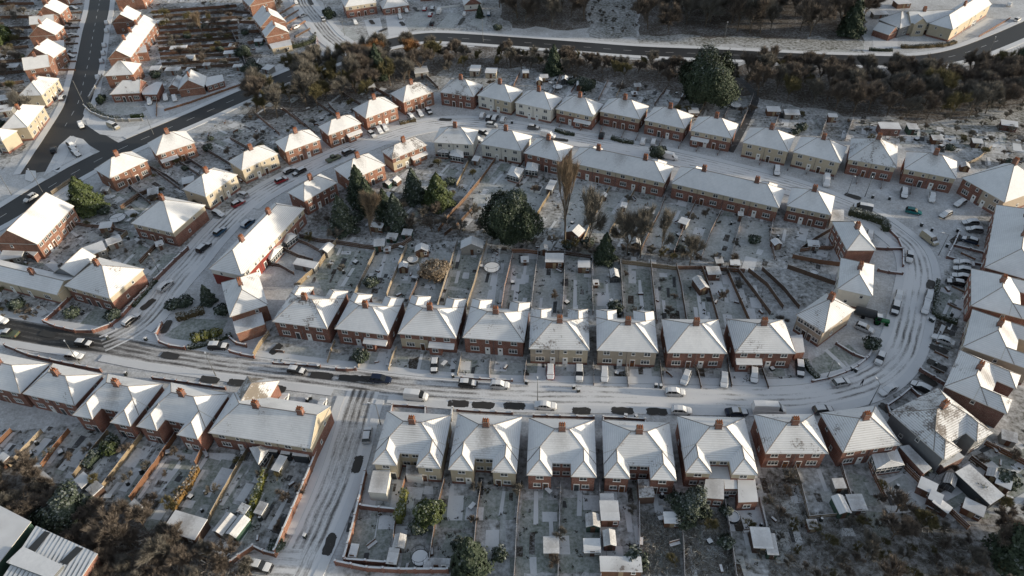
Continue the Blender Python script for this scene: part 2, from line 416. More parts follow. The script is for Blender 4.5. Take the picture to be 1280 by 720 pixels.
def chimney_mesh(w, d, pots, k='brick_chimney'):
    b = MB(); b.box(-w/2, w/2, -d/2, d/2, -1.6, 1.35, k); b.box(-w/2-0.07, w/2+0.07, -d/2-0.07, d/2+0.07, 1.35, 1.5, 'brick')
    b.box(-w/2-0.1, w/2+0.1, -d/2-0.1, d/2+0.1, 0.0, 0.12, 'lead')
    for i in range(pots):
        x = -w/2+w*(i+0.5)/pots
        for y in ((-d/4, d/4) if d > 0.8 else (0,)): b.cyl(x, y, 0.15, 0.12, 1.5, 2.0, 'pot_clay', 8)
    return b.mesh('chimney')
CHIM = [chimney_mesh(1.15, 0.85, 3), chimney_mesh(0.9, 0.6, 2)]

def hiproof(b, x0, x1, y0, y1, z, s, k, hipx=(1, 1), hipy=(1, 1), along='x'):
    """closed roof solid; hip flags for the two ends of the ridge"""
    if along == 'y':
        T = MB(); hiproof(T, y0, y1, x0, x1, z, s, k, hipy)
        for f, mi in zip(T.f, T.mi): b.poly([(T.v[i][1], T.v[i][0], T.v[i][2]) for i in reversed(f)], T.mats[mi])
        return
    hw = (y1-y0)/2; ym = (y0+y1)/2; zr = z+hw*s; f = z-0.16
    hx = min(hw, (x1-x0)/2)
    a, c = (x0+hx*hipx[0], x1-hx*hipx[1])
    A, B, C, D = (x0, y0, z), (x1, y0, z), (x1, y1, z), (x0, y1, z); E, F = (a, ym, zr), (c, ym, zr)
    b.poly([A, B, F, E], k); b.poly([C, D, E, F], k)
    if hipx[1]: b.poly([B, C, F], k)
    else: b.tube(B, F, .07, .07, 'fascia'); b.tube(C, F, .07, .07, 'fascia')
    if hipx[0]: b.poly([D, A, E], k)
    else: b.tube(D, E, .07, .07, 'fascia'); b.tube(A, E, .07, .07, 'fascia')
    if k.startswith('roof') and (y1-y0) > 3:
        rt = 'ridge_tile'; up = lambda v_: (v_[0], v_[1], v_[2]+0.02)
        if c > a: b.tube(up(E), up(F), .10, .10, rt, 5)
        if hipx[0]: b.tube(up(A), up(E), .08, .08, rt, 5); b.tube(up(D), up(E), .08, .08, rt, 5)
        if hipx[1]: b.tube(up(B), up(F), .08, .08, rt, 5); b.tube(up(C), up(F), .08, .08, rt, 5)
    q = [A, B, C, D]
    for i in range(4):
        u, v = q[i], q[(i+1) % 4]; b.poly([(u[0], u[1], f), (v[0], v[1], f), v, u], 'fascia')
    b.poly([(p[0], p[1], f) for p in q[::-1]], 'fascia')

WALLS = {  # plinth, ground floor, upper floor
 'b': ('brick', 'brick', 'brick'), 'o': ('brick_orange',)*3, 'r': ('brick', 'brick', 'cream_render'), 'c': ('brick', 'cream_render', 'cream_render'),
 'g': ('brick', 'beige_render', 'beige_render'), 'w': ('brick', 'white_render', 'white_render'), 'x': ('brick', 'cream_render', 'brick'),
 's': ('grey_render',)*3, 'p': ('red_paint', 'red_paint', 'white_render'), 'd': ('brick_dark',)*3}
def house(label, A, B, D, code='bb', wings='n', n=2, ridge='auto', roof='roof_snow', hips=(1, 1), chim=None, group=None, eave=5.0,
          porch=(), cat='house', name='semi_detached_house', slope=0.72, ww=4.1, wd=2.7, dark=False, bay=(), win=True):
    ov = 0.32
    a = P(*A, eave).xy; b = P(*B, eave).xy; u = (b-a); W0 = u.length; u = u.normalized(); v = Vector((-u.y, u.x))
    D0 = (P(*D, eave).xy-a).dot(v) if isinstance(D, tuple) else D+2*ov
    c = a+u*W0/2+v*D0/2; W = W0-2*ov; DD = D0-2*ov
    if ridge == 'auto': ridge = 'u' if W >= DD*0.95 else 'p'
    if wings == 'n' and ridge == 'p': ori = 'r'
    else: ori = wings if wings != 'n' else 'k'
    if ori == 'k': ex = u; LW, LD = W, DD
    elif ori == 'f': ex = -u; LW, LD = W, DD; code = code[::-1]; porch = tuple(n-1-i for i in porch)
    elif ori == 'r': ex = -v; LW, LD = DD, W
    elif ori == 'l': ex = v; LW, LD = DD, W
    rz = math.atan2(ex.y, ex.x)
    t = thing(name, label, cat, (c.x, c.y, 0), rz, group)
    hw, hd = LW/2, LD/2
    H = eave-0.02; uw = LW/n
    ymain = hd-wd if wings != 'n' else hd
    def code_at(x):
        i = min(len(code)-1, max(0, int((x+hw)/LW*len(code)))); return WALLS[code[i]]
    b = MB()
    def wall(p, q):
        p = Vector(p); q = Vector(q); L = (q-p).length
        cuts = [0, 1]
        if abs(p.y-q.y) < 0.01:
            for j in range(1, len(code)):
                xx = -hw+LW*j/len(code); tt = (xx-p.x)/(q.x-p.x)
                if 0.01 < tt < 0.99: cuts.append(tt)
        cuts.sort()
        for i in range(len(cuts)-1):
            s, e = p.lerp(q, cuts[i]), p.lerp(q, cuts[i+1]); mx = (s.x+e.x)/2
            ks = code_at(min(max(mx, -hw+0.01), hw-0.01))
            for z0, z1, kk in ((0, 0.7, ks[0]), (0.7, 3.3, ks[1]), (3.3, H, ks[2])):
                if z0 < H: b.poly([(s.x, s.y, z0), (e.x, e.y, z0), (e.x, e.y, min(z1, H)), (s.x, s.y, min(z1, H))], kk)
    if wings == 'n': out = [(-hw, -hd), (hw, -hd), (hw, hd), (-hw, hd)]
    else: out = [(-hw, -hd), (hw, -hd), (hw, hd), (hw-ww, hd), (hw-ww, ymain), (-hw+ww, ymain), (-hw+ww, hd), (-hw, hd)]
    for i in range(len(out)): wall(out[i], out[(i+1) % len(out)])
    mz = (-hd+ymain)/2; rise = (ymain+hd+2*ov)/2*slope
    for side, hp in ((-1, hips[0]), (1, hips[1])):
        if not hp:
            x = side*(hw-0.002); y0, y1 = -hd, ymain; zt = H+(y1-y0)/2*slope+ov*slope
            tri = [(x, y0, H), (x, y1, H), (x, (y0+y1)/2, zt-0.05)]
            if side < 0: tri = [tri[1], tri[0], tri[2]]
            b.poly(tri, code_at(x*0.99)[2] if code_at(x*0.99)[2] != 'white_render' else 'brick')
    b.build('wall', t)
    r = MB()
    gx = lambda h: ov if h else 0.12
    hiproof(r, -hw-gx(hips[0]), hw+gx(hips[1]), -hd-ov, ymain+ov, eave, slope, roof, hips)
    if wings != 'n':
        for s in (-1, 1):
            xa, xb = (hw-ww-ov*0.6, hw+ov-0.03) if s > 0 else (-hw-ov+0.03, -hw+ww+ov*0.6)
            hiproof(r, xa, xb, ymain+ov-(xb-xa)/2-0.12, hd+ov, eave+0.004, slope*1.0, roof, along='y', hipy=(0, 1))
    ro = r.build('roof', t)
    if chim is None: chim = [0.0] if n == 2 else ([-LW/n*1.0, LW/n*1.0] if n >= 4 else [0.3*LW])
    for cx in chim: link('chimney', CHIM[0 if n >= 2 else 1], ro, (cx, mz, eave+rise-0.25))
    # openings
    def opening(kind, x, y, z, ang):
        if kind == 'd': return link('door', random.choice(DOORS), t, (x, y, z), ang)
        f, g = WIN[kind]; o = link('window', f, t, (x, y, z), ang); link('pane', g, o)
    if win:
        up = eave > 4
        for i in range(n):
            x0 = -hw+uw*i; fl = (i % 2 == 0)
            def X(fr): return x0+uw*(fr if fl else 1-fr)
            if i in bay:
                pass
            if up:
                opening('m', X(0.30), -hd, 3.45, 0); opening('s' if uw > 5 else 'm', X(0.78), -hd, 3.5, 0)
            opening('l' if uw > 4.4 else 'm', X(0.34), -hd, 0.95, 0); opening('d', X(0.78), -hd, 0.0, 0)
            if wings == 'n':
                if up: opening('m', X(0.28), hd, 3.45, math.pi); opening('m', X(0.72), hd, 3.45, math.pi)
                opening('l' if uw > 4.4 else 'm', X(0.32), hd, 0.9, math.pi); opening('d', X(0.8), hd, 0, math.pi)
            else:
                s = -1 if i == 0 else 1; xc = s*(hw-ww/2)
                opening('m', xc, hd, 3.45, math.pi); opening('m', xc+0.5*s, hd, 0.95, math.pi); opening('d', xc-1.1*s, hd, 0, math.pi)
                xr = s*(hw-ww)/2
                opening('m', xr, ymain, 3.5, math.pi); opening('l' if hw-ww > 2.4 else 'm', xr, ymain, 0.9, math.pi)
        for s in (-1, 1):
            if LD > 6.5:
                if up: opening('s', s*hw, (-hd+ymain)*0.5+1.6, 3.5, s*math.pi/2)
                if not dark: opening('s', s*hw, (-hd+ymain)*0.5-1.2, 1.3, s*math.pi/2)
    for i in range(1, n):
        xx = -hw+uw*i
        for yy in ((-hd-.06, hd+.06) if wings == 'n' else (-hd-.06,)):
            gm_ = MB(); gm_.tube((xx, yy, 0), (xx, yy, H-.1), .05, .05, 'lead', 6); gm_.build('drainpipe', t)
    for i in porch:   # lean-to canopy over the ground floor of one half
        x0 = -hw+uw*i+0.25; x1 = x0+uw-0.5; pb = MB()
        y0 = -hd-1.3; ks = code_at((x0+x1)/2)[1]
        pb.poly([(x0, -hd+.01, 3.0), (x0, y0, 2.45), (x1, y0, 2.45), (x1, -hd+.01, 3.0)], 'roof_snow')
        pb.poly([(x0, y0, 2.3), (x1, y0, 2.3), (x1, y0, 2.45), (x0, y0, 2.45)], 'white_frame')
        pb.poly([(x0, y0, 2.3), (x0, -hd, 2.3), (x1, -hd, 2.3), (x1, y0, 2.3)], 'white_frame')
        for xx in (x0, x1): pb.poly([(xx, y0, 2.3), (xx, -hd, 2.3), (xx, -hd, 3.0), (xx, y0, 2.45)], 'white_frame')
        xm = (x0+x1)/2
        pb.box(x0+0.15, xm, y0+0.12, -hd+0.01, 0, 2.3, ks)
        po = pb.build('porch', t)
        f, g = WIN['m']; o = link('window', f, t, ((x0+0.15+xm)/2, y0+0.12, 0.95), 0); link('pane', g, o)
    t['W'] = LW; t['D'] = LD
    return t

def flat_block(owner, name, pts, h, wk, rk='roof_snow', lean=0.0, win=0, label=None, cat=None, px_at_top=True, parapet=0.0):
    """extension / garage: px corners of the roof (any order round), parts of `owner` or a thing"""
    q = [P(*p, h if px_at_top else 0) for p in pts]
    ar = sum(q[i].x*q[(i+1) % len(q)].y-q[(i+1) % len(q)].x*q[i].y for i in range(len(q)))
    if ar < 0: q.reverse()
    c = sum(q, Vector())/len(q); n = len(q)
    b = MB(); q = [Vector((p.x-c.x, p.y-c.y)) for p in q]; s = [p*0.97 for p in q]
    for i in range(n):
        p, e = s[i], s[(i+1) % n]; b.poly([(p.x, p.y, 0), (e.x, e.y, 0), (e.x, e.y, h-0.12), (p.x, p.y, h-0.12)], wk)
    r = MB(); r.prism([(p.x, p.y) for p in q], h-0.12, h, 'fascia', rk)
    if owner is None:
        t = thing(name, label, cat, (c.x, c.y, 0))
        b.build('wall', t); ro = r.build('roof', t); base = t; off = Vector()
    else:
        inv = Matrix.Translation(owner.location) @ Matrix.Rotation(owner.rotation_euler.z, 4, 'Z'); inv = inv.inverted()
        l = inv @ Vector((c.x, c.y, 0)); rz = -owner.rotation_euler.z
        w = b.build(name, owner, l, rz); ro = r.build('roof', w); base = w
    if win:
        best = sorted(range(n), key=lambda i: (s[i].y+s[(i+1) % n].y))[0]
        p, e = s[best], s[(best+1) % n]; d = (e-p); ang = math.atan2(d.y, d.x)
        for j in range(win):
            m_ = p.lerp(e, (j+0.5)/win); f, g = WIN['m']
            o = link('window', f, base, (m_.x, m_.y, 0.9), ang); link('pane', g, o)
    return base

def conservatory(owner, pts, h=2.3):
    q = [P(*p, h) for p in pts]
    ar = sum(q[i].x*q[(i+1) % 4].y-q[(i+1) % 4].x*q[i].y for i in range(4))
    if ar < 0: q.reverse()
    c = sum(q, Vector())/4; q = [Vector((p.x-c.x, p.y-c.y)) for p in q]
    b = MB(); g = MB()
    for i in range(4):
        p, e = q[i], q[(i+1) % 4]; L = (e-p).length; k = max(2, int(L/0.9)); b.poly([(p.x, p.y, 0), (e.x, e.y, 0), (e.x, e.y, 0.6), (p.x, p.y, 0.6)], 'brick')
        g.poly([(p.x*.98, p.y*.98, 0.6), (e.x*.98, e.y*.98, 0.6), (e.x*.98, e.y*.98, h), (p.x*.98, p.y*.98, h)], 'window_glass')
        for j in range(k+1):
            m_ = p.lerp(e, j/k); b.tube((m_.x, m_.y, 0.6), (m_.x, m_.y, h), 0.07, 0.07, 'white_frame')
        for z in (0.62, h-0.06, 1.7): b.tube((p.x, p.y, z), (e.x, e.y, z), 0.06, 0.06, 'white_frame')
    r = MB(); a, c2, d, e = [(p.x*1.04, p.y*1.04) for p in q]
    m1 = ((a[0]+c2[0])/2*.5, (a[1]+c2[1])/2*.5, h+0.8); m2 = ((d[0]+e[0])/2*.5, (d[1]+e[1])/2*.5, h+0.8)
    A, B_, C_, D_ = [(x, y, h) for x, y in (a, c2, d, e)]
    r.poly([A, B_, m1], 'roof_snow'); r.poly([B_, C_, m2, m1], 'roof_snow'); r.poly([C_, D_, m2], 'roof_snow'); r.poly([D_, A, m1, m2], 'roof_snow')
    for p, z in ((A, m1), (B_, m1), (C_, m2), (D_, m2)): r.tube(p, z, 0.06, 0.06, 'white_frame')
    r.tube(m1, m2, 0.07, 0.07, 'white_frame')
    inv = (Matrix.Translation(owner.location) @ Matrix.Rotation(owner.rotation_euler.z, 4, 'Z')).inverted()
    l = inv @ Vector((c.x, c.y, 0))
    w = b.build('conservatory', owner, l, -owner.rotation_euler.z); g.build('pane', w); r.build('roof', w)

# ---------------------------------------------------------------- sheds
def shed(label, x, y, w, d, ang, h=2.0, k='shed_wood', kind='gable', roof='roof_snow', cat='shed', name='garden_shed', group=None):
    """x,y = roof centre in the photo; ang = degrees in plan"""
    p = P(x, y, h+0.2); t = thing(name, label, cat, (p.x, p.y, 0), R(ang), group)
    b = MB(); hw, hd = w/2, d/2
    pts = [(-hw, -hd), (hw, -hd), (hw, hd), (-hw, hd)]
    for i in range(4):
        a, c = pts[i], pts[(i+1) % 4]; b.poly([(a[0], a[1], 0), (c[0], c[1], 0), (c[0], c[1], h), (a[0], a[1], h)], k)
    rr = 0.28*w if kind == 'gable' else 0
    if kind == 'gable':
        b.poly([(-hw, -hd, h), (hw, -hd, h), (0, -hd, h+rr)], k); b.poly([(hw, hd, h), (-hw, hd, h), (0, hd, h+rr)], k)
    b.build('wall', t); r = MB(); o = 0.15
    if kind == 'gable':
        e = h-o*0.56
        for s in (-1, 1):
            q = [(s*(hw+o), -hd-o, e), (s*(hw+o), hd+o, e), (0, hd+o, h+rr), (0, -hd-o, h+rr)]
            q2 = [(x_, y_, z+0.12) for x_, y_, z in q]
            if s < 0: q, q2 = q[::-1], q2[::-1]
            r.poly(q2, roof); r.poly(q[::-1], 'shed_wood')
            for i in range(4):
                a, c = q[i], q[(i+1) % 4]; a2, c2 = q2[i], q2[(i+1) % 4]; r.poly([a, c, c2, a2], 'snow')
    else:
        q = [(-hw-o, -hd-o), (hw+o, -hd-o), (hw+o, hd+o), (-hw-o, hd+o)]
        z = [h, h, h+0.25, h+0.25]
        r.poly([(q[i][0], q[i][1], z[i]+0.14) for i in range(4)], roof); r.poly([(q[i][0], q[i][1], z[i]) for i in (3, 2, 1, 0)], 'shed_wood')
        for i in range(4):
            j = (i+1) % 4; r.poly([(*q[i], z[i]), (*q[j], z[j]), (*q[j], z[j]+0.14), (*q[i], z[i]+0.14)], 'snow' if roof != 'roof_bare' else 'lead')
    r.build('roof', t)
    dd = MB(); dd.box(-0.4, 0.4, -hd-0.04, -hd+0.01, 0.05, 1.85, 'shed_wood' if k != 'shed_wood' else 'fence_tan'); dd.build('door', t)
    if w > 2.4:
        f, g = WIN['s']; o_ = link('window', f, t, (hw*0.62, -hd, 0.95), 0); link('pane', g, o_)
    return t
def greenhouse(label, x, y, w, d, ang):
    h = 1.7; p = P(x, y, h); t = thing('greenhouse', label, 'greenhouse', (p.x, p.y, 0), R(ang)); b = MB(); g = MB(); hw, hd = w/2, d/2
    c = [(-hw, -hd), (hw, -hd), (hw, hd), (-hw, hd)]
    for i in range(4):
        a, e = c[i], c[(i+1) % 4]; g.poly([(*a, 0.05), (*e, 0.05), (*e, h), (*a, h)], 'window_glass')
        n = 3
        for j in range(n+1):
            x_, y_ = a[0]+(e[0]-a[0])*j/n, a[1]+(e[1]-a[1])*j/n; b.tube((x_, y_, 0), (x_, y_, h), 0.04, 0.04, 'galvanised')
    r = MB()
    for s in (-1, 1):
        q = [(s*hw, -hd, h), (s*hw, hd, h), (0, hd, h+0.7), (0, -hd, h+0.7)]
        if s < 0: q.reverse()
        r.poly(q, 'roof_thin')
    b.tube((0, -hd, h+0.7), (0, hd, h+0.7), 0.05, 0.05, 'galvanised')
    b.build('frame', t); g.build('pane', t); r.build('roof', t); return t
def trampoline(label, x, y, r=1.9, snowy=True):
    p = P(x, y, 0.9); t = thing('trampoline', label, 'trampoline', (p.x, p.y, 0))
    b = MB(); n = 24
    for i in range(n):
        a0, a1 = i*2*math.pi/n, (i+1)*2*math.pi/n
        b.tube((math.cos(a0)*r, math.sin(a0)*r, 0.9), (math.cos(a1)*r, math.sin(a1)*r, 0.9), 0.06, 0.06, 'dark_metal')
    b.build('frame', t); m_ = MB(); m_.cyl(0, 0, r*0.93, r*0.93, 0.84, 0.92, 'snow', 24); m_.build('mat', t)
    for i in range(6):
        a = i*math.pi/3; l = MB(); l.tube((math.cos(a)*r, math.sin(a)*r, 0), (math.cos(a)*r, math.sin(a)*r, 2.3), 0.04, 0.04, 'dark_metal'); l.build('pole', t)
    nb = MB()
    for i in range(n):
        a0, a1 = i*2*math.pi/n, (i+1)*2*math.pi/n
        nb.tube((math.cos(a0)*r, math.sin(a0)*r, 2.3), (math.cos(a1)*r, math.sin(a1)*r, 2.3), 0.035, 0.035, 'dark_metal')
    nb.build('net_ring', t)
def pool(label, x, y, r=1.7):
    p = P(x, y, 0.7); t = thing('garden_pool', label, 'pool', (p.x, p.y, 0)); b = MB(); n = 20
    c = [(math.cos(i*2*math.pi/n), math.sin(i*2*math.pi/n)) for i in range(n)]
    for i in range(n):
        a, e = c[i], c[(i+1) % n]
        b.poly([(a[0]*r, a[1]*r, 0), (e[0]*r, e[1]*r, 0), (e[0]*r, e[1]*r, 0.8), (a[0]*r, a[1]*r, 0.8)], 'blue_wall' if 'blue_wall' in M else 'dark_metal')
        b.poly([(a[0]*r, a[1]*r, 0.8), (e[0]*r, e[1]*r, 0.8), (e[0]*r*.9, e[1]*r*.9, 0.8), (a[0]*r*.9, a[1]*r*.9, 0.8)], 'snow')
        b.poly([(e[0]*r*.9, e[1]*r*.9, 0.5), (a[0]*r*.9, a[1]*r*.9, 0.5), (a[0]*r*.9, a[1]*r*.9, 0.8), (e[0]*r*.9, e[1]*r*.9, 0.8)], 'dark_metal')
    b.build('rim', t); w = MB(); w.poly([(a*r*.9, q*r*.9, 0.62) for a, q in c], 'roof_snow'); w.build('cover', t)

# ---------------------------------------------------------------- fences, walls, hedges
POST = {}
def post_mesh(k, h):
    key = (k, h)
    if key not in POST:
        b = MB(); b.box(-0.06, 0.06, -0.06, 0.06, 0, h, k, 'snow'); POST[key] = b.mesh('post')
    return POST[key]
def fence(label, pts, k='fence_brown', h=1.6, cat='fence', name='timber_fence', world=False, group=None):
    q = [(P(*p) if not world else Vector((*p, 0))) for p in pts]; c = q[0].copy()
    t = thing(name, label, cat, c, 0, group); q = [p-c for p in q]; b = MB()
    npost = 0
    for i in range(len(q)-1):
        p, e = q[i], q[i+1]; d = e-p; L = d.length; n = max(1, round(L/2.4)); s = Vector((-d.y, d.x, 0)).normalized()*0.025
        for j in range(n):
            a = p.lerp(e, (j+0.02)/n); f = p.lerp(e, (j+0.98)/n); hh = h-0.08+random.uniform(-0.05, 0.05)
            lean = Vector((random.uniform(-.03, .03), random.uniform(-.03, .03), 0))
            A = [a-s, f-s, f+s, a+s]
            for u in range(4):
                m0, m1 = A[u], A[(u+1) % 4]; b.poly([(m0.x, m0.y, 0.05), (m1.x, m1.y, 0.05), (m1.x+lean.x, m1.y+lean.y, hh), (m0.x+lean.x, m0.y+lean.y, hh)], k)
            b.poly([(m.x+lean.x, m.y+lean.y, hh) for m in A], 'snow')
            # two rails, snow lying on them
            for z in (0.5, 1.1):
                if z < hh-0.1:
                    B2 = [a-s*3, f-s*3, f-s, a-s]; b.prism([(m.x, m.y) for m in B2], z, z+0.07, k, 'snow')
        for j in range(n+(i == len(q)-2)):
            m_ = p.lerp(e, j/n); link('post', post_mesh(k, h), t, m_, math.atan2(d.y, d.x)); npost += 1
    b.build('panels', t); return t
def wall_run(label, pts, k='brick', h=0.9, w=0.24, cat='wall', name='garden_wall', piers=3.2):
    q = [P(*p) for p in pts]; c = q[0].copy(); t = thing(name, label, cat, c); q = [p-c for p in q]; b = MB()
    ns = []
    for i in range(len(q)):
        d = (q[min(i+1, len(q)-1)]-q[max(i-1, 0)]).normalized(); ns.append(Vector((-d.y, d.x, 0))*w/2)
    for i in range(len(q)-1):
        A, B_, C_, D_ = q[i]-ns[i], q[i+1]-ns[i+1], q[i+1]+ns[i+1], q[i]+ns[i]
        b.prism([(m.x, m.y) for m in (A, B_, C_, D_)], 0, h, k, 'snow')
    b.build('wall', t); cp = MB()
    for i in range(len(q)-1):
        A, B_, C_, D_ = q[i]-ns[i]*1.3, q[i+1]-ns[i+1]*1.3, q[i+1]+ns[i+1]*1.3, q[i]+ns[i]*1.3
        cp.prism([(m.x, m.y) for m in (A, B_, C_, D_)], h+0.003, h+0.08, 'snow')
    cp.build('coping', t)
    if piers:
        pm = MB(); pm.box(-w*0.8, w*0.8, -w*0.8, w*0.8, 0, h+0.25, k, 'snow'); pm = pm.mesh('pier')
        for i in range(len(q)-1):
            d = q[i+1]-q[i]; n = max(1, round(d.length/piers))
            for j in range(n+(i == len(q)-2)): link('pier', pm, t, q[i].lerp(q[i+1], j/n), math.atan2(d.y, d.x))
    return t
def leafcloud(pts_fn, n, size, k, frost_fn=None, aspect=1.0):
    b = MB(); b.fr = []
    for i in range(n):
        p, nrm = pts_fn()
        a = nrm.orthogonal().normalized(); rot = Matrix.Rotation(random.uniform(0, 6.28), 3, nrm); a = rot @ a; c = nrm.cross(a)
        s = size*random.uniform(0.6, 1.4)
        a = a*s*aspect; c = c*s/aspect
        b.poly([p-a-c*0.6, p+a*0.2-c, p+a+c*0.4, p-a*0.3+c], k)
        b.fr.append(max(0.0, min(1.0, nrm.z*0.5+0.22+random.uniform(-0.22, 0.22))))
    return b
def hedge(label, pts, h=1.5, w=1.1, k='hedge_leaf', cat='hedge', dens=26, name='hedge', jag=0.25):
    q = [P(*p) for p in pts]; c = q[0].copy(); q = [p-c for p in q]
    segs = [(q[i], q[i+1], (q[i+1]-q[i]).length) for i in range(len(q)-1)]; L = sum(s[2] for s in segs)
    def fn():
        r = random.uniform(0, L)
        for a, b_, l in segs:
            if r <= l: break
            r -= l
        d = (b_-a).normalized(); s = Vector((-d.y, d.x, 0)); p = a+d*r
        wob = 1+0.25*math.sin(p.x*1.3+p.y*0.9)+random.uniform(-jag, jag)*0.5; hh = h*(1+0.13*math.sin(p.x*0.8+2+p.y*1.1))
        z = random.random()
        if z < 0.45:
            return p+s*random.uniform(-w/2, w/2)*wob+Vector((0, 0, hh+random.uniform(-jag, jag)*h*0.5)), Vector((random.uniform(-.6, .6), random.uniform(-.6, .6), 1)).normalized()
        sd = random.choice((-1, 1)); return p+s*sd*w/2*wob+Vector((0, 0, random.uniform(0, hh))), (s*sd+Vector((random.uniform(-.6, .6), random.uniform(-.6, .6), random.uniform(-.3, .6)))).normalized()
    b = leafcloud(fn, int(L*(h+w)*dens), 0.16, k)
    for a, e, l in segs:
        d = (e-a).normalized(); s = Vector((-d.y, d.x, 0))*w*0.36
        n0 = len(b.f); b.prism([((a-s).x, (a-s).y), ((e-s).x, (e-s).y), ((e+s).x, (e+s).y), ((a+s).x, (a+s).y)], 0, h*0.82, k); b.fr += [0.2]*(len(b.f)-n0)
    o = b.build(name, None, c); return tag(o, label, cat)

# ---------------------------------------------------------------- trees
def evergreen_meshes(seed, shape, rx, h, k, n, leaf=0.28, lumps=9):
    random.seed(seed); L = [(Vector((random.gauss(0, 1), random.gauss(0, 1), random.gauss(0, 1))).normalized(), random.uniform(0.12, 0.36)) for _ in range(lumps*3)]
    z0 = h*0.06
    def fn():
        while True:
            d = Vector((random.gauss(0, 1), random.gauss(0, 1), random.gauss(0, 1))).normalized()
            if shape != 'round' or d.z > -0.75: break
        lump = 1.0
        for c, a in L:
            t = d.dot(c)
            if t > 0.8: lump += a*(t-0.8)*4
            elif t > 0.6: lump -= a*0.25
        r = lump*random.uniform(0.86, 1.03)
        if random.random() < 0.22: r *= random.uniform(1.0, 1.13)
        if shape == 'round':
            p = Vector((d.x*rx*r, d.y*rx*r, z0+(h-z0)*0.5*(1+d.z*r))); nn = d
        else:
            t = random.random()**1.35; ang = math.atan2(d.y, d.x); rr = rx*(1-t)**0.75*(0.66+0.42*random.random())*(0.7+lump*0.3+0.22*math.sin(ang*5+t*17)+0.1*math.sin(t*40))
            p = Vector((math.cos(ang)*rr, math.sin(ang)*rr, z0+(h-z0)*t+random.uniform(-.2, .2))); nn = Vector((math.cos(ang), math.sin(ang), 0.45))
        nn = (nn+Vector((random.uniform(-.7, .7), random.uniform(-.7, .7), random.uniform(-.4, .7)))).normalized()
        return p, nn
    b = leafcloud(fn, n, leaf, k)
    n0 = len(b.f)
    # inner mass so that the crown is not see-through
    N, Mr = 14, 8
    def pt(i, j):
        a = i*2*math.pi/N; t = j/Mr
        if shape == 'round':
            ph = math.pi*t; d = Vector((math.sin(ph)*math.cos(a), math.sin(ph)*math.sin(a), -math.cos(ph)))
            w = 0.8+0.06*math.sin(3*a+4*t); return (d.x*rx*w, d.y*rx*w, z0+(h-z0)*0.5*(1+d.z*0.84))
        rr = rx*0.55*(1-t)**0.85; return (math.cos(a)*rr, math.sin(a)*rr, z0+(h-z0)*t*0.94)
    for i in range(N):
        for j in range(Mr): b.poly([pt(i, j), pt(i+1, j), pt(i+1, j+1), pt(i, j+1)], k)
    b.fr += [0.15]*(len(b.f)-n0)
    tr = MB(); tr.tube((0, 0, -0.1), (0, 0, h*0.45), max(0.12, rx*0.07), max(0.06, rx*0.04), 'bark', 7)
    return b.mesh('crown'), tr.mesh('trunk')
def tree(label, name, cat, meshes, base, scale=1.0, rot=None, group=None, share=False, world=None, zs=None):
    p = world if world is not None else P(*base)
    t = thing(name, label, cat, (p.x, p.y, 0), random.uniform(0, 6.28) if rot is None else rot, group, share)
    t.scale = (scale, scale, zs or scale)
    for me in meshes: link(me.name.split('.')[0], me, t)
    return t
def bare_meshes(seed, h, r, k, twigs=2600, tw=0.035, upright=0.5, kbark='bark', tl=1.0):
    random.seed(seed); tr = MB(); tips = []
    def grow(p, d, L, rad, lev):
        q = p+d*L; tr.tube(p, q, rad, rad*0.66, kbark, 5 if lev < 2 else 3)
        if lev >= 1: tips.append((p, q, lev))
        if lev == 4: return
        n = 3 if lev < 3 else 2
        for i in range(n+(lev == 0)):
            a = random.uniform(0, 6.28)+i*2.1; sp = random.uniform(0.35, 0.75) if upright < 0.8 else random.uniform(0.15, 0.35)
            o = d.orthogonal().normalized(); o = Matrix.Rotation(a, 3, d) @ o
            dd = (d*math.cos(sp)+o*math.sin(sp)); dd.z += upright*0.22; dd.normalize()
            st = p.lerp(q, random.uniform(0.55, 1.0))
            grow(st, dd, L*random.uniform(0.62, 0.85), rad*0.58, lev+1)
    grow(Vector((0, 0, -0.1)), Vector((random.uniform(-.08, .08), random.uniform(-.08, .08), 1)).normalized(), h*0.30, max(0.1, h*0.018), 0)
    mz = max(t[1].z for t in tips); mr = max(Vector((t[1].x, t[1].y)).length for t in tips)
    # fit to h, r
    sx, sz = r*0.92/mr, h*0.95/mz
    tr.v = [(x*sx, y*sx, z*sz) if z > 0 else (x, y, z) for x, y, z in tr.v]
    b = MB(); b.fr = []; cen = Vector((0, 0, h*0.30))
    for i in range(twigs):
        p, q, lev = random.choice(tips); s = p.lerp(q, random.uniform(0.2, 1.0)); s = Vector((s.x*sx, s.y*sx, s.z*sz))
        out = (s-cen); out = out.normalized() if out.length > 0.1 else Vector((0, 0, 1))
        d = (out*1.0+Vector((random.gauss(0, .5), random.gauss(0, .5), random.gauss(0, .5)))+Vector((0, 0, upright*0.6))).normalized()
        L = tl*random.uniform(0.6, 1.5); w = tw*random.uniform(0.7, 1.5); e = s+d*L
        o = d.orthogonal().normalized(); o = Matrix.Rotation(random.uniform(0, 6.28), 3, d) @ o
        b.poly([s-o*w, s+o*w, e], k); b.fr.append(random.uniform(0, 0.6))
    return b.mesh('crown'), tr.mesh('trunk')

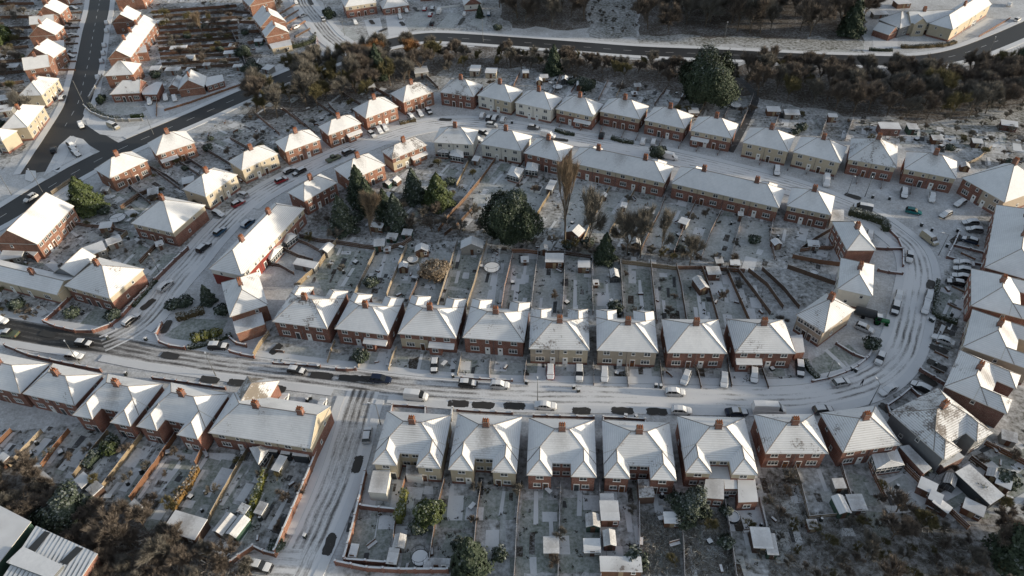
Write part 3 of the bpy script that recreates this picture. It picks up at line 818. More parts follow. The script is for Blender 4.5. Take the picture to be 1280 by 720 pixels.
# ---------------------------------------------------------------- cars
CARS = {}
def car_proto(kind, paint, cover):
    key = (kind, paint, cover)
    if key in CARS: return CARS[key]
    k = 'paint_'+paint
    # stations along x: (x, half width, z low, z shoulder); cabin: (x, half width bottom, half width top, z bottom, z top)
    T = dict(
     hatch=(4.1, 0.88, [(-2.05, .70, .32, .70), (-1.95, .82, .24, .92), (-1.3, .88, .2, .98), (0.2, .88, .2, .95), (1.1, .86, .2, .88), (1.75, .78, .24, .74), (2.05, .6, .34, .56)],
            [(-1.98, .92), (-1.62, 1.44), (-0.9, 1.49), (0.15, 1.46), (0.95, .92)]),
     saloon=(4.6, 0.9, [(-2.3, .72, .34, .78), (-2.15, .84, .24, .95), (-1.2, .9, .2, .97), (0.3, .9, .2, .94), (1.2, .88, .2, .88), (2.0, .8, .24, .74), (2.3, .6, .34, .56)],
            [(-1.75, .95), (-1.05, 1.38), (-0.5, 1.43), (0.2, 1.41), (1.05, .92)]),
     estate=(4.6, 0.9, [(-2.3, .74, .34, .8), (-2.2, .84, .24, .96), (-1.2, .9, .2, 1.0), (0.3, .9, .2, .97), (1.2, .88, .2, .9), (2.0, .8, .24, .76), (2.3, .6, .34, .58)],
            [(-2.22, .98), (-1.95, 1.5), (-0.9, 1.56), (0.2, 1.52), (1.1, .94)]),
     suv=(4.5, 0.94, [(-2.25, .76, .42, .9), (-2.15, .88, .32, 1.05), (-1.2, .94, .28, 1.08), (0.3, .94, .28, 1.06), (1.2, .92, .28, 1.0), (1.95, .86, .32, .9), (2.25, .68, .42, .68)],
            [(-2.15, 1.05), (-1.9, 1.66), (-0.9, 1.72), (0.2, 1.68), (1.0, 1.04)]),
     van=(5.0, 0.98, [(-2.5, .95, .3, 1.1), (-2.45, .98, .26, 1.15), (-1.0, .98, .24, 1.15), (0.8, .98, .24, 1.12), (1.6, .96, .24, 1.05), (2.2, .88, .28, .92), (2.5, .7, .36, .66)],
            [(-2.48, 1.12), (-2.44, 1.95), (-1.0, 2.0), (0.9, 1.93), (1.7, 1.06)]),
     longvan=(6.6, 1.02, [(-3.3, 1.0, .34, 1.3), (-3.25, 1.02, .28, 1.35), (-1.0, 1.02, .26, 1.35), (1.6, 1.02, .26, 1.3), (2.5, .98, .26, 1.15), (3.0, .9, .3, 1.0), (3.3, .75, .36, .7)],
            [(-3.28, 1.3), (-3.22, 2.5), (-1.0, 2.55), (1.6, 2.45), (2.55, 1.18)]),
     pickup=(5.1, 0.94, [(-2.55, .86, .5, .95), (-2.5, .92, .36, 1.02), (-1.0, .94, .32, 1.04), (0.3, .94, .32, 1.02), (1.4, .92, .32, .98), (2.2, .86, .34, .88), (2.55, .7, .44, .66)],
            [(-0.85, 1.04), (-0.7, 1.66), (-0.3, 1.7), (0.5, 1.67), (1.25, 1.0)]))
    Lc, HW, st, cab = T[kind]
    b = MB()
    def ring(x, w, zl, zs):   # rounded box section, from lower left over the top to lower right
        return [(x, -w*.9, zl), (x, -w, zl+.12), (x, -w, zs-.12), (x, -w*.93, zs), (x, 0, zs+.04), (x, w*.93, zs), (x, w, zs-.12), (x, w, zl+.12), (x, w*.9, zl)]
    rs = [ring(*s) for s in st]
    for a, c in zip(rs, rs[1:]):
        for i in range(8): b.poly([a[i], c[i], c[i+1], a[i+1]][::-1], k)
        b.poly([a[8], c[8], c[0], a[0]][::-1], 'rubber')
    b.poly(rs[0], k); b.poly(rs[-1][::-1], k)
    body = b.mesh('body')
    g = MB(); rf = MB(); top = []
    for x, z in cab:
        zb = min(z, cab[0][1], cab[-1][1]); fr = 0.8 if z > cab[0][1]+0.3 else 0.94
        top.append((x, HW*fr*0.94 if z > cab[0][1]+.3 else HW*.9, z))
    base = [(x, HW*.93, min(cab[0][1], cab[-1][1])-.03) for x, _ in cab]
    side_k = k if kind in ('van', 'longvan') else 'car_glass'
    for i in range(len(cab)-1):
        a, c = top[i], top[i+1]; a0, c0 = base[i], base[i+1]
        for s in (-1, 1):
            q = [(a0[0], s*a0[1], a0[2]), (c0[0], s*c0[1], c0[2]), (c[0], s*c[1], c[2]), (a[0], s*a[1], a[2])]
            if s > 0: q.reverse()
            (g if side_k == 'car_glass' or i == len(cab)-2 else rf).poly(q, 'car_glass' if side_k == 'car_glass' or i == len(cab)-2 else k)
        q = [(a[0], -a[1], a[2]), (c[0], -c[1], c[2]), (c[0], c[1], c[2]), (a[0], a[1], a[2])]
        slope = abs(c[2]-a[2]) > 0.2
        if slope and not (kind in ('van', 'longvan') and i == 0): g.poly(q, 'car_glass')
        else: rf.poly(q, k)
    if kind not in ('van', 'longvan'):   # pillars
        for s in (-1, 1):
            for i in (1, 2, 3):
                a, a0 = top[i], base[i]; rf.tube((a0[0]+(0.0), s*a0[1], a0[2]), (a[0], s*a[1], a[2]), .045, .045, k, 4)
    if kind == 'pickup': rf.box(-2.4, -.95, -.75, .75, .9, .93, 'rubber')
    gm = g.mesh('glazing'); rm = rf.mesh('roof_panel')
    w = MB(); n = 14
    for i in range(n):
        a0, a1 = i*2*math.pi/n, (i+1)*2*math.pi/n; rr = 0.32
        A, B_ = (rr*math.cos(a0), rr*math.sin(a0)), (rr*math.cos(a1), rr*math.sin(a1))
        w.poly([(A[0], -.1, A[1]), (B_[0], -.1, B_[1]), (B_[0], .1, B_[1]), (A[0], .1, A[1])][::-1], 'rubber')
        for s in (-1, 1):
            f = [(0, s*.1, 0), (A[0], s*.1, A[1]), (B_[0], s*.1, B_[1])]; w.poly(f if s < 0 else f[::-1], 'rubber')
            f = [(0, s*.11, 0), (A[0]*.6, s*.11, A[1]*.6), (B_[0]*.6, s*.11, B_[1]*.6)]; w.poly(f if s < 0 else f[::-1], 'hubcap')
    wm = w.mesh('wheel')
    sn = None
    if cover != 'none':
        s_ = MB(); up = .07
        roofq = [t for t in top if t[2] > cab[0][1]+.3]
        def strip(pts, ww=0.97):
            for a, c in zip(pts, pts[1:]):
                A = [(a[0], -a[1]*ww, a[2]+.0), (c[0], -c[1]*ww, c[2]+.0), (c[0], -c[1]*ww*.9, c[2]+up), (a[0], -a[1]*ww*.9, a[2]+up)]
                s_.poly(A, 'snow'); s_.poly([(x, -y, z) for x, y, z in A[::-1]], 'snow')
                s_.poly([(a[0], -a[1]*ww*.9, a[2]+up), (c[0], -c[1]*ww*.9, c[2]+up), (c[0], c[1]*ww*.9, c[2]+up), (a[0], a[1]*ww*.9, a[2]+up)], 'snow')
            for e in (pts[0], pts[-1]):
                s_.poly([(e[0], -e[1]*ww, e[2]), (e[0], e[1]*ww, e[2]), (e[0], e[1]*ww*.9, e[2]+up), (e[0], -e[1]*ww*.9, e[2]+up)], 'snow')
        if cover == 'roof':
            strip(roofq); strip([(x, wd_, zs+.03) for x, wd_, zl, zs in st[-4:-1]], .86)
        else:
            strip(top)
            strip([(x, wd_, zs+.035) for x, wd_, zl, zs in st if x >= cab[-1][0]-.25], .95)
            if cab[0][0] > st[0][0]+.35: strip([(x, wd_, zs+.035) for x, wd_, zl, zs in st if x <= cab[0][0]+.55], .93)
        sn = s_.mesh('snow_cover')
    h = MB(); h.box(-.04, .04, -.16, .16, -.07, .07, 'lamp_clear'); hm = h.mesh('headlight')
    h = MB(); h.box(-.03, .03, -.12, .12, -.1, .1, 'lamp_red'); tm = h.mesh('tail_light')
    CARS[key] = (kind, Lc, HW, st, body, gm, rm, wm, sn, hm, tm)
    return CARS[key]
NCAR = {}
def vehicle(label, x, y, dx, dy, kind='hatch', paint='silver', cover='full', group=None, scale=1.0):
    """x,y photo px of the middle of the car (about 0.7 m up); dx,dy the px direction its nose points in"""
    kd, Lc, HW, st, body, gm, rm, wm, sn, hm, tm = car_proto(kind, paint, cover)
    p = P(x, y, 0.7); q = P(x+dx, y+dy, 0.7); a = math.atan2(q.y-p.y, q.x-p.x)
    nm = 'parked_van' if 'van' in kind else ('pickup_truck' if kind == 'pickup' else 'parked_car')
    t = thing(nm, label, 'van' if 'van' in kind else ('pickup' if kind == 'pickup' else 'car'), (p.x, p.y, 0.11), a, group)
    t.scale = (scale,)*3
    link('body', body, t); link('glazing', gm, t); link('roof_panel', rm, t)
    if sn: link('snow_cover', sn, t)
    ax = Lc*0.31
    for wx in (-ax, ax):
        for s in (-1, 1): link('wheel', wm, t, (wx, s*(HW-.12), .32))
    for s in (-1, 1):
        link('headlight', hm, t, (st[-2][0]+.12, s*st[-2][1]*.72, st[-2][3]-.16)); link('tail_light', tm, t, (st[0][0]+.03, s*st[0][1]*.85, st[0][3]-.12))
    return t

def lamp(label, x, y, h=8.0, ax=-20, ay=-8, group='street lamps along the snowy streets'):
    p = P(x, y); q = P(x+ax, y+ay); d = Vector((q.x-p.x, q.y-p.y, 0)).normalized()
    t = thing('street_lamp', label, 'street lamp', (p.x, p.y, 0), math.atan2(d.y, d.x), group)
    b = MB(); b.tube((0, 0, 0), (0, 0, 1.4), .12, .12, 'galvanised', 8); b.tube((0, 0, 1.4), (0, 0, h), .085, .06, 'galvanised', 8); b.build('pole', t)
    b = MB(); b.tube((0, 0, h-.05), (1.1, 0, h+.25), .05, .045, 'galvanised', 6); b.build('arm', t)
    b = MB(); b.box(1.0, 1.65, -.14, .14, h+.2, h+.32, 'galvanised', 'snow'); b.poly([(1.05, -.11, h+.197), (1.05, .11, h+.197), (1.6, .11, h+.197), (1.6, -.11, h+.197)], 'lamp_clear'); b.build('lamp_head', t)
BIN = None
def wheelie_bin(label, x, y, rot=None):
    global BIN
    if BIN is None:
        b = MB(); b.prism([(-.25, -.3), (.25, -.3), (.25, .3), (-.25, .3)], .08, .95, 'bin_dark'); m1 = b.mesh('body')
        b = MB(); b.box(-.3, .3, -.34, .34, .95, 1.03, 'bin_dark', 'snow'); b.box(-.25, .25, -.3, .28, 1.031, 1.09, 'snow'); m2 = b.mesh('lid')
        b = MB(); b.tube((-.28, -.3, .1), (-.24, -.3, .1), .1, .1, 'rubber', 8); b.tube((.24, -.3, .1), (.28, -.3, .1), .1, .1, 'rubber', 8); m3 = b.mesh('wheel')
        BIN = (m1, m2, m3)
    p = P(x, y, 0.5); t = thing('wheelie_bin', label, 'wheelie bin', (p.x, p.y, 0.0), random.uniform(0, 6.28) if rot is None else rot, 'wheelie bins left at the kerb')
    for me in BIN: link(me.name.split('.')[0], me, t)
# ================================================================ SETTING
b = MB(); b.poly([(-1500, -300, 0), (1500, -300, 0), (1500, 2500, 0), (-1500, 2500, 0)], 'ground_snow'); o = b.build('ground'); o['kind'] = 'structure'
Z1, Z2, Z3, Z4 = 0.006, 0.012, 0.018, 0.024
ZC = [0.0]
def area(name, k, z, *polys):
    ZC[0] += 0.003
    for i, p in enumerate(polys): sheet(name, p, ZC[0]+0.0002*i, k)
# gardens (mottled), lawns etc
area('garden_ground', 'garden_ground', Z1,
 [(368, 362), (425, 305), (500, 300), (560, 300), (640, 300), (700, 305), (780, 315), (880, 330), (935, 330), (975, 400), (998, 440), (1000, 470), (640, 470), (335, 452), (330, 420)],
 [(560, 190), (700, 205), (980, 262), (1040, 300), (1040, 380), (960, 390), (900, 320), (640, 310), (430, 308), (330, 300), (420, 235), (480, 205)],
 [(0, 540), (90, 530), (400, 562), (350, 692), (290, 700), (200, 690), (0, 600)],
 [(480, 560), (950, 560), (1120, 590), (1120, 720), (430, 720), (440, 640)],
 [(300, 110), (520, 95), (700, 85), (950, 115), (1150, 140), (1200, 180), (1280, 200), (1280, 170), (1290, 260), (1190, 190), (900, 160), (560, 112), (450, 140), (300, 190)],
 [(0, 0), (112, 0), (104, 45), (95, 100), (50, 160), (0, 215)],
 [(130, 0), (350, 0), (385, 60), (320, 96), (200, 130), (128, 160), (110, 120)],
 [(10, 300), (110, 240), (200, 195), (300, 140), (420, 150), (360, 215), (270, 290), (200, 350), (140, 405), (50, 405), (0, 395)],
 [(400, 0), (640, 0), (640, 38), (520, 38), (450, 50), (410, 15)],
 [(1180, 340), (1235, 250), (1290, 270), (1290, 640), (1150, 560), (1110, 520)])
area('lawn', 'lawn_frost', Z2, [(372, 358), (425, 308), (500, 314), (640, 318), (705, 318), (780, 328), (880, 338), (910, 340), (938, 400), (900, 402), (640, 386), (500, 376), (430, 366)],
 [(585, 212), (640, 218), (688, 238), (672, 264), (605, 285), (560, 275)], [(712, 228), (800, 248), (960, 280), (965, 325), (880, 325), (800, 300), (700, 290)], [(340, 440), (655, 456), (655, 474), (577, 470), (340, 452)])
area('scrub_ground', 'scrub_ground', Z2, [(392, 258), (430, 235), (500, 240), (560, 255), (590, 240), (605, 285), (580, 300), (500, 302), (430, 296), (385, 288)], [(640, 300), (700, 296), (860, 318), (930, 330), (780, 328), (700, 318), (640, 312)], [(200, 10), (350, 5), (320, 90), (215, 80)], [(-20, -10), (38, -10), (28, 130), (-20, 150)])
area('lawn', 'lawn_green', Z2,
 [(395, 345), (415, 309), (445, 315), (420, 358), (408, 375)], [(425, 360), (450, 312), (470, 318), (448, 362)],
 [(570, 312), (600, 318), (590, 362), (561, 358)], [(560, 362), (590, 366), (583, 388), (553, 384)],
 [(640, 345), (665, 345), (661, 388), (632, 385)], [(708, 350), (735, 350), (735, 388), (708, 388)],
 [(780, 335), (812, 337), (817, 390), (783, 390)], [(824, 345), (845, 345), (850, 400), (828, 398)], [(853, 350), (878, 350), (890, 400), (860, 400)],
 [(1173, 355), (1204, 362), (1196, 402), (1169, 392)], [(137, 272), (165, 248), (190, 254), (160, 282)], [(150, 330), (176, 305), (197, 312), (172, 336)], [(180, 345), (205, 318), (230, 318), (200, 345)],
 [(100, 405), (120, 382), (150, 392), (130, 412)], [(205, 420), (235, 398), (285, 400), (275, 420), (235, 430)],
 [(214, 576), (248, 580), (232, 610), (195, 610)], [(262, 580), (312, 582), (270, 660), (228, 640)],
 [(30, 575), (55, 545), (78, 550), (52, 580)], [(450, 650), (494, 652), (482, 702), (438, 700)], [(555, 620), (596, 620), (590, 660), (548, 660)], [(605, 612), (646, 614), (642, 650), (598, 650)],
 [(560, 665), (588, 668), (586, 700), (545, 700)], [(652, 625), (698, 625), (697, 716), (646, 716)], [(703, 622), (748, 624), (750, 716), (700, 716)],
 [(1230, 575), (1290, 555), (1290, 620), (1265, 625)], [(1060, 590), (1082, 595), (1102, 630), (1072, 636)],
 [(1014, 450), (1045, 432), (1060, 462), (1020, 474)], [(1060, 430), (1082, 447), (1066, 461), (1045, 440)], [(1255, 172), (1290, 190), (1290, 205), (1270, 195)])
area('lawn', 'lawn_frost', Z2+0.003,
 [(472, 365), (492, 318), (515, 322), (498, 372)], [(620, 320), (637, 325), (626, 380), (597, 378)], [(600, 325), (612, 320), (600, 380), (590, 378)],
 [(740, 350), (775, 350), (777, 392), (742, 392)], [(882, 350), (910, 345), (930, 402), (900, 402)], [(340, 440), (366, 432), (378, 438), (375, 455), (345, 452)],
 [(370, 432), (408, 436), (402, 456), (366, 452)], [(425, 445), (455, 440), (452, 462), (420, 460)], [(455, 440), (478, 440), (470, 464), (448, 462)], [(496, 445), (525, 448), (525, 467), (492, 467)],
 [(577, 448), (610, 450), (612, 474), (575, 470)], [(612, 450), (655, 455), (650, 478), (614, 474)], [(585, 215), (608, 205), (600, 250), (575, 245)], [(625, 215), (660, 215), (640, 235), (600, 280)],
 [(765, 240), (790, 243), (770, 275), (750, 270)], [(795, 250), (830, 256), (822, 275), (790, 268)], [(840, 262), (868, 262), (860, 290), (830, 290)],
 [(905, 270), (925, 275), (915, 325), (885, 325)], [(932, 290), (958, 298), (960, 325), (920, 320)], [(135, 128), (172, 126), (180, 145), (132, 142)], [(318, 55), (345, 52), (342, 62), (320, 66)],
 [(378, 60), (395, 50), (392, 58), (382, 68)], [(418, 45), (432, 32), (455, 48), (440, 52)], [(1087, 60), (1110, 52), (1118, 62), (1090, 64)], [(500, 34), (520, 15), (545, 15), (530, 38)], [(545, 35), (562, 15), (575, 18), (566, 36)],
 [(586, 30), (600, 12), (612, 12), (605, 38)], [(1190, 145), (1260, 128), (1285, 140), (1230, 180)], [(952, 60), (1080, 66), (1080, 55), (960, 50)], [(757, 520), (790, 521), (792, 534), (757, 534)],
 [(495, 512), (530, 514), (528, 524), (492, 522)], [(668, 525), (742, 527), (742, 535), (668, 534)], [(455, 470), (470, 470), (465, 475), (455, 474)])
area('path', 'path_snow', Z3, [(622, 310), (626, 310), (618, 380), (612, 380)], [(757, 350), (760, 350), (762, 392), (758, 392)], [(797, 350), (801, 350), (806, 392), (801, 392)], [(717, 350), (721, 350), (721, 390), (716, 390)],
 [(868, 350), (872, 350), (880, 400), (875, 400)], [(480, 318), (484, 318), (472, 360), (466, 360)], [(440, 335), (444, 335), (430, 358), (425, 358)], [(603, 312), (605, 312), (596, 350), (593, 350)], [(594, 220), (597, 220), (586, 240), (583, 240)],
 [(644, 350), (650, 350), (646, 386), (640, 386)], [(224, 582), (227, 582), (200, 618), (197, 618)], [(278, 580), (282, 582), (262, 622), (256, 620)], [(628, 614), (632, 614), (628, 645), (623, 645)], [(722, 612), (728, 612), (727, 645), (721, 645)],
 [(473, 644), (476, 644), (471, 672), (467, 672)], [(477, 442), (484, 442), (478, 462), (470, 462)], [(1030, 438), (1034, 436), (1062, 462), (1057, 464)], [(165, 318), (169, 318), (152, 336), (148, 334)], [(197, 330), (201, 330), (188, 345), (184, 344)],
 [(780, 245), (784, 245), (768, 268), (764, 266)], [(62, 556), (65, 557), (50, 576), (47, 575)])
area('patio', 'patio_snow', Z3+0.003, [(216, 562), (252, 566), (246, 580), (210, 572)], [(262, 566), (310, 568), (308, 578), (256, 576)], [(460, 600), (505, 600), (498, 634), (452, 632)], [(508, 608), (530, 610), (526, 625), (505, 622)],
 [(1100, 600), (1135, 590), (1152, 622), (1110, 622)], [(912, 638), (958, 632), (960, 665), (913, 664)], [(660, 448), (683, 450), (680, 476), (655, 472)], [(745, 460), (780, 462), (780, 484), (742, 482)], [(787, 462), (823, 460), (824, 482), (786, 482)],
 [(830, 464), (868, 466), (868, 482), (828, 484)], [(912, 465), (948, 465), (955, 482), (915, 484)], [(180, 130), (200, 128), (212, 142), (190, 148)], [(1090, 40), (1122, 46), (1122, 60), (1092, 62)],
 [(1205, 40), (1235, 22), (1262, 28), (1225, 46)], [(455, 25), (475, 22), (480, 45), (462, 48)], [(482, 20), (500, 18), (512, 40), (486, 45)], [(1105, 290), (1128, 296), (1130, 308), (1095, 312)])
area('woodland_floor', 'wood_floor', Z2,
 [(640, -40), (735, -40), (735, 35), (700, 38), (640, 35), (625, 20)], [(790, -40), (1075, -60), (1080, 30), (1080, 50), (960, 52), (800, 48)],
 [(330, 110), (400, 84), (460, 66), (530, 54), (700, 66), (900, 80), (1060, 86), (1180, 86), (1290, 60), (1290, 135), (1200, 150), (1130, 150), (1000, 135), (940, 118), (880, 128), (700, 92), (600, 82), (540, 95), (470, 125), (400, 130), (340, 150), (300, 150)],
 [(-40, 575), (40, 585), (95, 600), (160, 640), (250, 675), (300, 700), (330, 720), (300, 760), (-40, 760)])
area('scrub_ground', 'scrub_ground', Z2+0.004, [(852, 635), (905, 640), (915, 690), (922, 740), (856, 740)], [(960, 590), (995, 590), (1010, 648), (1068, 645), (1100, 640), (1190, 650), (1290, 640), (1290, 740), (960, 740)],
 [(1250, 140), (1290, 120), (1290, 240), (1265, 215)], [(0, 378), (60, 380), (50, 400), (0, 395)], [(0, 150), (40, 160), (30, 190), (0, 200)], [(800, 640), (848, 640), (852, 720), (800, 720)])
area('bank', 'bank_snow', Z2, [(735, -40), (790, -40), (795, 48), (735, 46)], [(800, 44), (1080, 50), (1080, 66), (960, 60), (800, 54)], [(1150, 160), (1290, 128), (1290, 150), (1250, 175), (1200, 185)], [(550, 88), (600, 84), (640, 95), (640, 110), (545, 104)])
area('soil_bed', 'soil', Z3+0.006, [(1186, 300), (1200, 293), (1206, 300), (1190, 306)], [(1166, 398), (1198, 406), (1194, 420), (1160, 414)], [(512, 448), (524, 446), (526, 466), (512, 464)], [(84, 560), (96, 562), (84, 590), (70, 585)], [(765, 465), (780, 464), (780, 470), (765, 472)])
# ---- roads, from the photograph's ground positions
ribbon('road', [(126, -60), (125, 0), (117, 40), (111, 75), (104, 105), (97, 130), (80, 160), (60, 192), (45, 216)], 4.6, 0.040, 'asphalt_dark', sw=2.2)
ribbon('road', [(-60, 300), (0, 272), (50, 241), (100, 212), (160, 182), (240, 148), (310, 117), (380, 88), (430, 70), (470, 58), (520, 48), (560, 47), (640, 52), (720, 58), (800, 64), (900, 68), (1000, 73), (1090, 76), (1150, 76), (1200, 68), (1250, 50), (1300, 28)], 4.4, 0.043, 'asphalt_dark', sw=2.4)
ribbon('road', [(88, 158), (110, 168), (135, 183), (150, 189)], 3.3, 0.046, 'asphalt_dark', sidewalks=(False, False))
ribbon('road', [(366, -40), (378, 0), (394, 22), (412, 45), (432, 60), (440, 68)], 3.6, 0.049, 'snowy_road', [0.35]*6, sw=2.2)
ribbon('road', [(-60, 396), (0, 409), (50, 418), (100, 426), (140, 432), (200, 443), (300, 457), (400, 470), (480, 480), (560, 488), (640, 492), (720, 493), (800, 494), (900, 496), (980, 497), (1035, 491), (1083, 478), (1112, 458), (1130, 430), (1138, 400), (1144, 370), (1148, 340), (1140, 313), (1118, 292), (1088, 272), (1050, 256), (1010, 240), (960, 225), (900, 210), (840, 196), (780, 184), (720, 173), (660, 163), (600, 155), (560, 154), (520, 160), (480, 172), (440, 187), (400, 204), (360, 224), (320, 247), (290, 272)],
       3.0, 0.052, 'snowy_road', [1.0, 1.0, 1.0, .95, .7, .5, .4, .4, .45, .3, .2, .12, .05, .08, .1, .05, .15, .2, .2, .15, .1, .1, .2, .2, .15, .1, .1, .1, .05, .05, .05, .1, .1, .1, .15, .15, .15, .15, .1, .1, .15, .15])
ribbon('road', [(300, 263), (290, 272), (262, 301), (238, 330), (214, 357), (194, 385), (172, 407), (150, 420), (128, 430)], 3.0, 0.055, 'snowy_road', [.15, .15, .2, .2, .25, .25, .3, .4, .6])
ribbon('road', [(455, 488), (446, 512), (437, 545), (425, 585), (408, 630), (388, 675), (368, 715), (350, 755)], 3.4, 0.058, 'snowy_road', [.4, .45, .4, .35, .3, .3, .3, .3], sw=1.7)
ribbon('road', [(372, 705), (330, 703), (290, 712), (250, 735)], 2.6, 0.061, 'snowy_road', [.2]*4, sidewalks=(False, False))
ribbon('footpath', [(908, 84), (930, 103), (944, 121), (938, 140), (926, 165), (912, 190)], 1.2, 0.064, 'tarmac_path', sidewalks=(False, False))
ribbon('footpath', [(282, 30), (296, 55), (306, 78), (314, 98)], 0.7, 0.064, 'tarmac_path', sidewalks=(False, False))
pavements()
ZC[0] = 0.066
area('car_park', 'patio_snow', 0.078, [(54, 220), (74, 182), (88, 170), (104, 174), (114, 184), (112, 190), (90, 200)])
ZC[0] = 0.070
area('verge', 'patio_snow', 0.078, [(104, 142), (107, 132), (120, 146), (150, 160), (176, 157), (170, 166), (150, 172), (125, 168), (110, 158)])
def kerb_island(pts, label=None):
    b = MB(); q = [P(*p) for p in pts]
    ar = sum(q[i].x*q[(i+1) % len(q)].y-q[(i+1) % len(q)].x*q[i].y for i in range(len(q)))
    if ar < 0: q.reverse()
    b.prism([(v.x, v.y) for v in q], 0, 0.16, 'kerb_stone', 'path_snow'); o = b.build('traffic_island'); o['kind'] = 'structure'
kerb_island([(33, 213), (45, 214), (46, 222), (40, 228), (31, 225)])
# bare asphalt rectangles where parked cars have just left
n_ = 0
for x, y, dx, dy in [(402, 470, 27, 3), (437, 473, 26, 2), (457, 474, 14, 1), (344, 486, 26, 4), (573, 505, 26, 1), (604, 507, 27, 1), (643, 508, 26, 1), (727, 514, 22, 1), (778, 514, 27, 1), (821, 515, 25, 1), (213, 445, 20, 4), (262, 475, 22, 4), (297, 479, 22, 3),
                     (60, 418, 19, 4), (185, 381, 16, -13), (208, 409, 8, -15), (1066, 246, 20, 6), (1173, 437, 22, 8), (1171, 457, 24, 12), (1160, 476, 20, 12), (1107, 511, 14, 10), (1163, 356, 2, -10), (447, 581, 6, -20), (412, 681, 9, -26), (88, 428, 22, 3),
                     (465, 28, 4, 5), (479, 38, 9, -4), (577, 27, 6, -9), (503, 30, 4, 5), (520, 12, 5, 5), (698, 175, 24, 3), (388, 2, 5, 9), (335, 195, 8, 8), (557, 150, 14, 1), (345, 437, 12, -12)]:
    a = P(x-dx/2, y-dy/2); c = P(x+dx/2, y+dy/2); d = (c-a).normalized(); s = Vector((-d.y, d.x, 0))*0.93; a -= d*0.1; c += d*0.1; r = .35
    b = MB(); q = []; rj = random.Random(n_); L_ = (c-a).length; mid_ = (a+c)/2; dn = (c-a).normalized(); sn_ = s.normalized()
    for j_ in range(36):
        th = j_*math.pi/18; ct, st_ = math.cos(th), math.sin(th); pw = 0.42
        q.append(mid_+dn*(L_/2*math.copysign(abs(ct)**pw, ct)+rj.uniform(-.16, .16))+sn_*(0.9*math.copysign(abs(st_)**pw, st_)+rj.uniform(-.12, .12)))
    b.poly([(p.x, p.y, 0.154+0.0006*n_) for p in q], 'asphalt_bare'); o = b.build('bare_asphalt'); o['kind'] = 'structure'; n_ += 1
# dashed centre line of the dark roads
def dashes(pts, L=3.0, gap=5.0, w=0.07, z=0.048):
    line = smooth_line([P(*p) for p in pts], 1.0); b = MB(); acc = 0; i = 0
    while i+int(L) < len(line):
        a, c = line[i], line[i+int(L)]; d = (c-a).normalized(); s = Vector((-d.y, d.x, 0))*w
        b.poly([((p).x, (p).y, z) for p in (a-s, c-s, c+s, a+s)], 'paint_white'); i += int(L+gap)
    o = b.build('road_marking'); o['kind'] = 'structure'
dashes([(125, 0), (117, 40), (111, 75), (104, 105), (97, 130), (80, 160)])
dashes([(0, 272), (50, 241), (100, 212), (160, 182), (240, 148), (310, 117), (380, 88)], z=0.051)
dashes([(560, 47), (640, 52), (720, 58), (800, 64), (900, 68), (1000, 73), (1090, 76), (1150, 76), (1200, 68), (1250, 50)], z=0.051)

# ================================================================ HOUSES
MID = 'brick and rendered semi-detached houses north of the main street'
HS = {}
def H(key, *a, **k): HS[key] = house(*a, **k); return HS[key]
mid = 'semi north of the main street'
H('M1', 'red brick '+mid+', first from the left, melted roof spots', (340, 402), (409, 411), 12, 'bb', 'k', roof='roof_melted', group=MID)
H('M2', 'red brick '+mid+', second from the left, one wide porch', (418, 411), (485, 419), 11.5, 'bb', 'k', roof='roof_snow', porch=(1,), group=MID)
H('M3', 'brick '+mid+' with cream-painted lower left front', (497, 417), (570, 423), 12, 'xb', 'k', roof='roof_lines', porch=(1,), group=MID)
H('M4', 'red brick '+mid+' left of the first rendered pair', (578, 422), (655, 428), 12, 'bb', 'k', roof='roof_melted', group=MID)
H('M5', 'beige and cream rendered '+mid+' with three cars in front', (661, 436), (737, 438), 12, 'gc', 'k', roof='roof_melted', group=MID)
H('M6', 'all beige rendered '+mid+' with brick plinth', (746, 438), (823, 441), 12, 'gg', 'k', roof='roof_snow', group=MID)
H('M7', 'red brick '+mid+', second from the right, with snowy glass porch', (834, 441), (909, 442), 9.5, 'bb', 'n', roof='roof_snow', group=MID)
H('M8', 'red brick '+mid+', last on the right, with side garage', (919, 441), (995, 442), 9.5, 'bb', 'n', roof='roof_lines', porch=(0,), group=MID)
flat_block(HS['M8'], 'garage', [(988, 420), (1003, 418), (1006, 440), (995, 441)], 2.6, 'brick', 'roof_lines')
BOT = 'semi-detached houses south of the main street, wings to the gardens'
bt = 'semi south of the main street'
H('B1', 'cream rendered '+bt+' with white garage', (465, 580), (551, 586), 11.5, 'cc', 'f', roof='roof_lines', group=BOT)
H('B2', 'cream rendered '+bt+', second from the side road', (560, 587), (646, 592), 12, 'cc', 'f', roof='roof_melted', group=BOT)
H('B3', 'red brick '+bt+', third from the side road', (658, 594), (746, 597), 12, 'bb', 'f', roof='roof_snow', group=BOT)
H('B4', 'red brick '+bt+' with a lean-to between its wings', (755, 597), (846, 601), 12, 'bb', 'f', roof='roof_melted', group=BOT)
H('B5', 'cream rendered '+bt+' with two brick flat-roofed extensions', (857, 591), (948, 594), 12, 'rr', 'f', roof='roof_lines', group=BOT)
H('B6', 'plain red brick '+bt+' without wings, next to overgrown plot', (957, 567), (1036, 567), 8.3, 'bb', 'n', roof='roof_melted', group=BOT)
H('B7', 'red brick '+bt+' with large glazed garden room', (1054, 566), (1127, 556), 8.5, 'bb', 'n', roof='roof_lines', group=BOT)
H('B8', 'grey-walled corner house with melted brown roof tiles at the street bend', (1112, 515), (1180, 575), (1172, 484), 'ss', 'r', roof='roof_thin', group=BOT, wd=2.2)
flat_block(HS['B5'], 'extension', [(882, 599), (905, 598), (905, 624), (878, 622)], 2.9, 'brick', 'roof_snow', win=2)
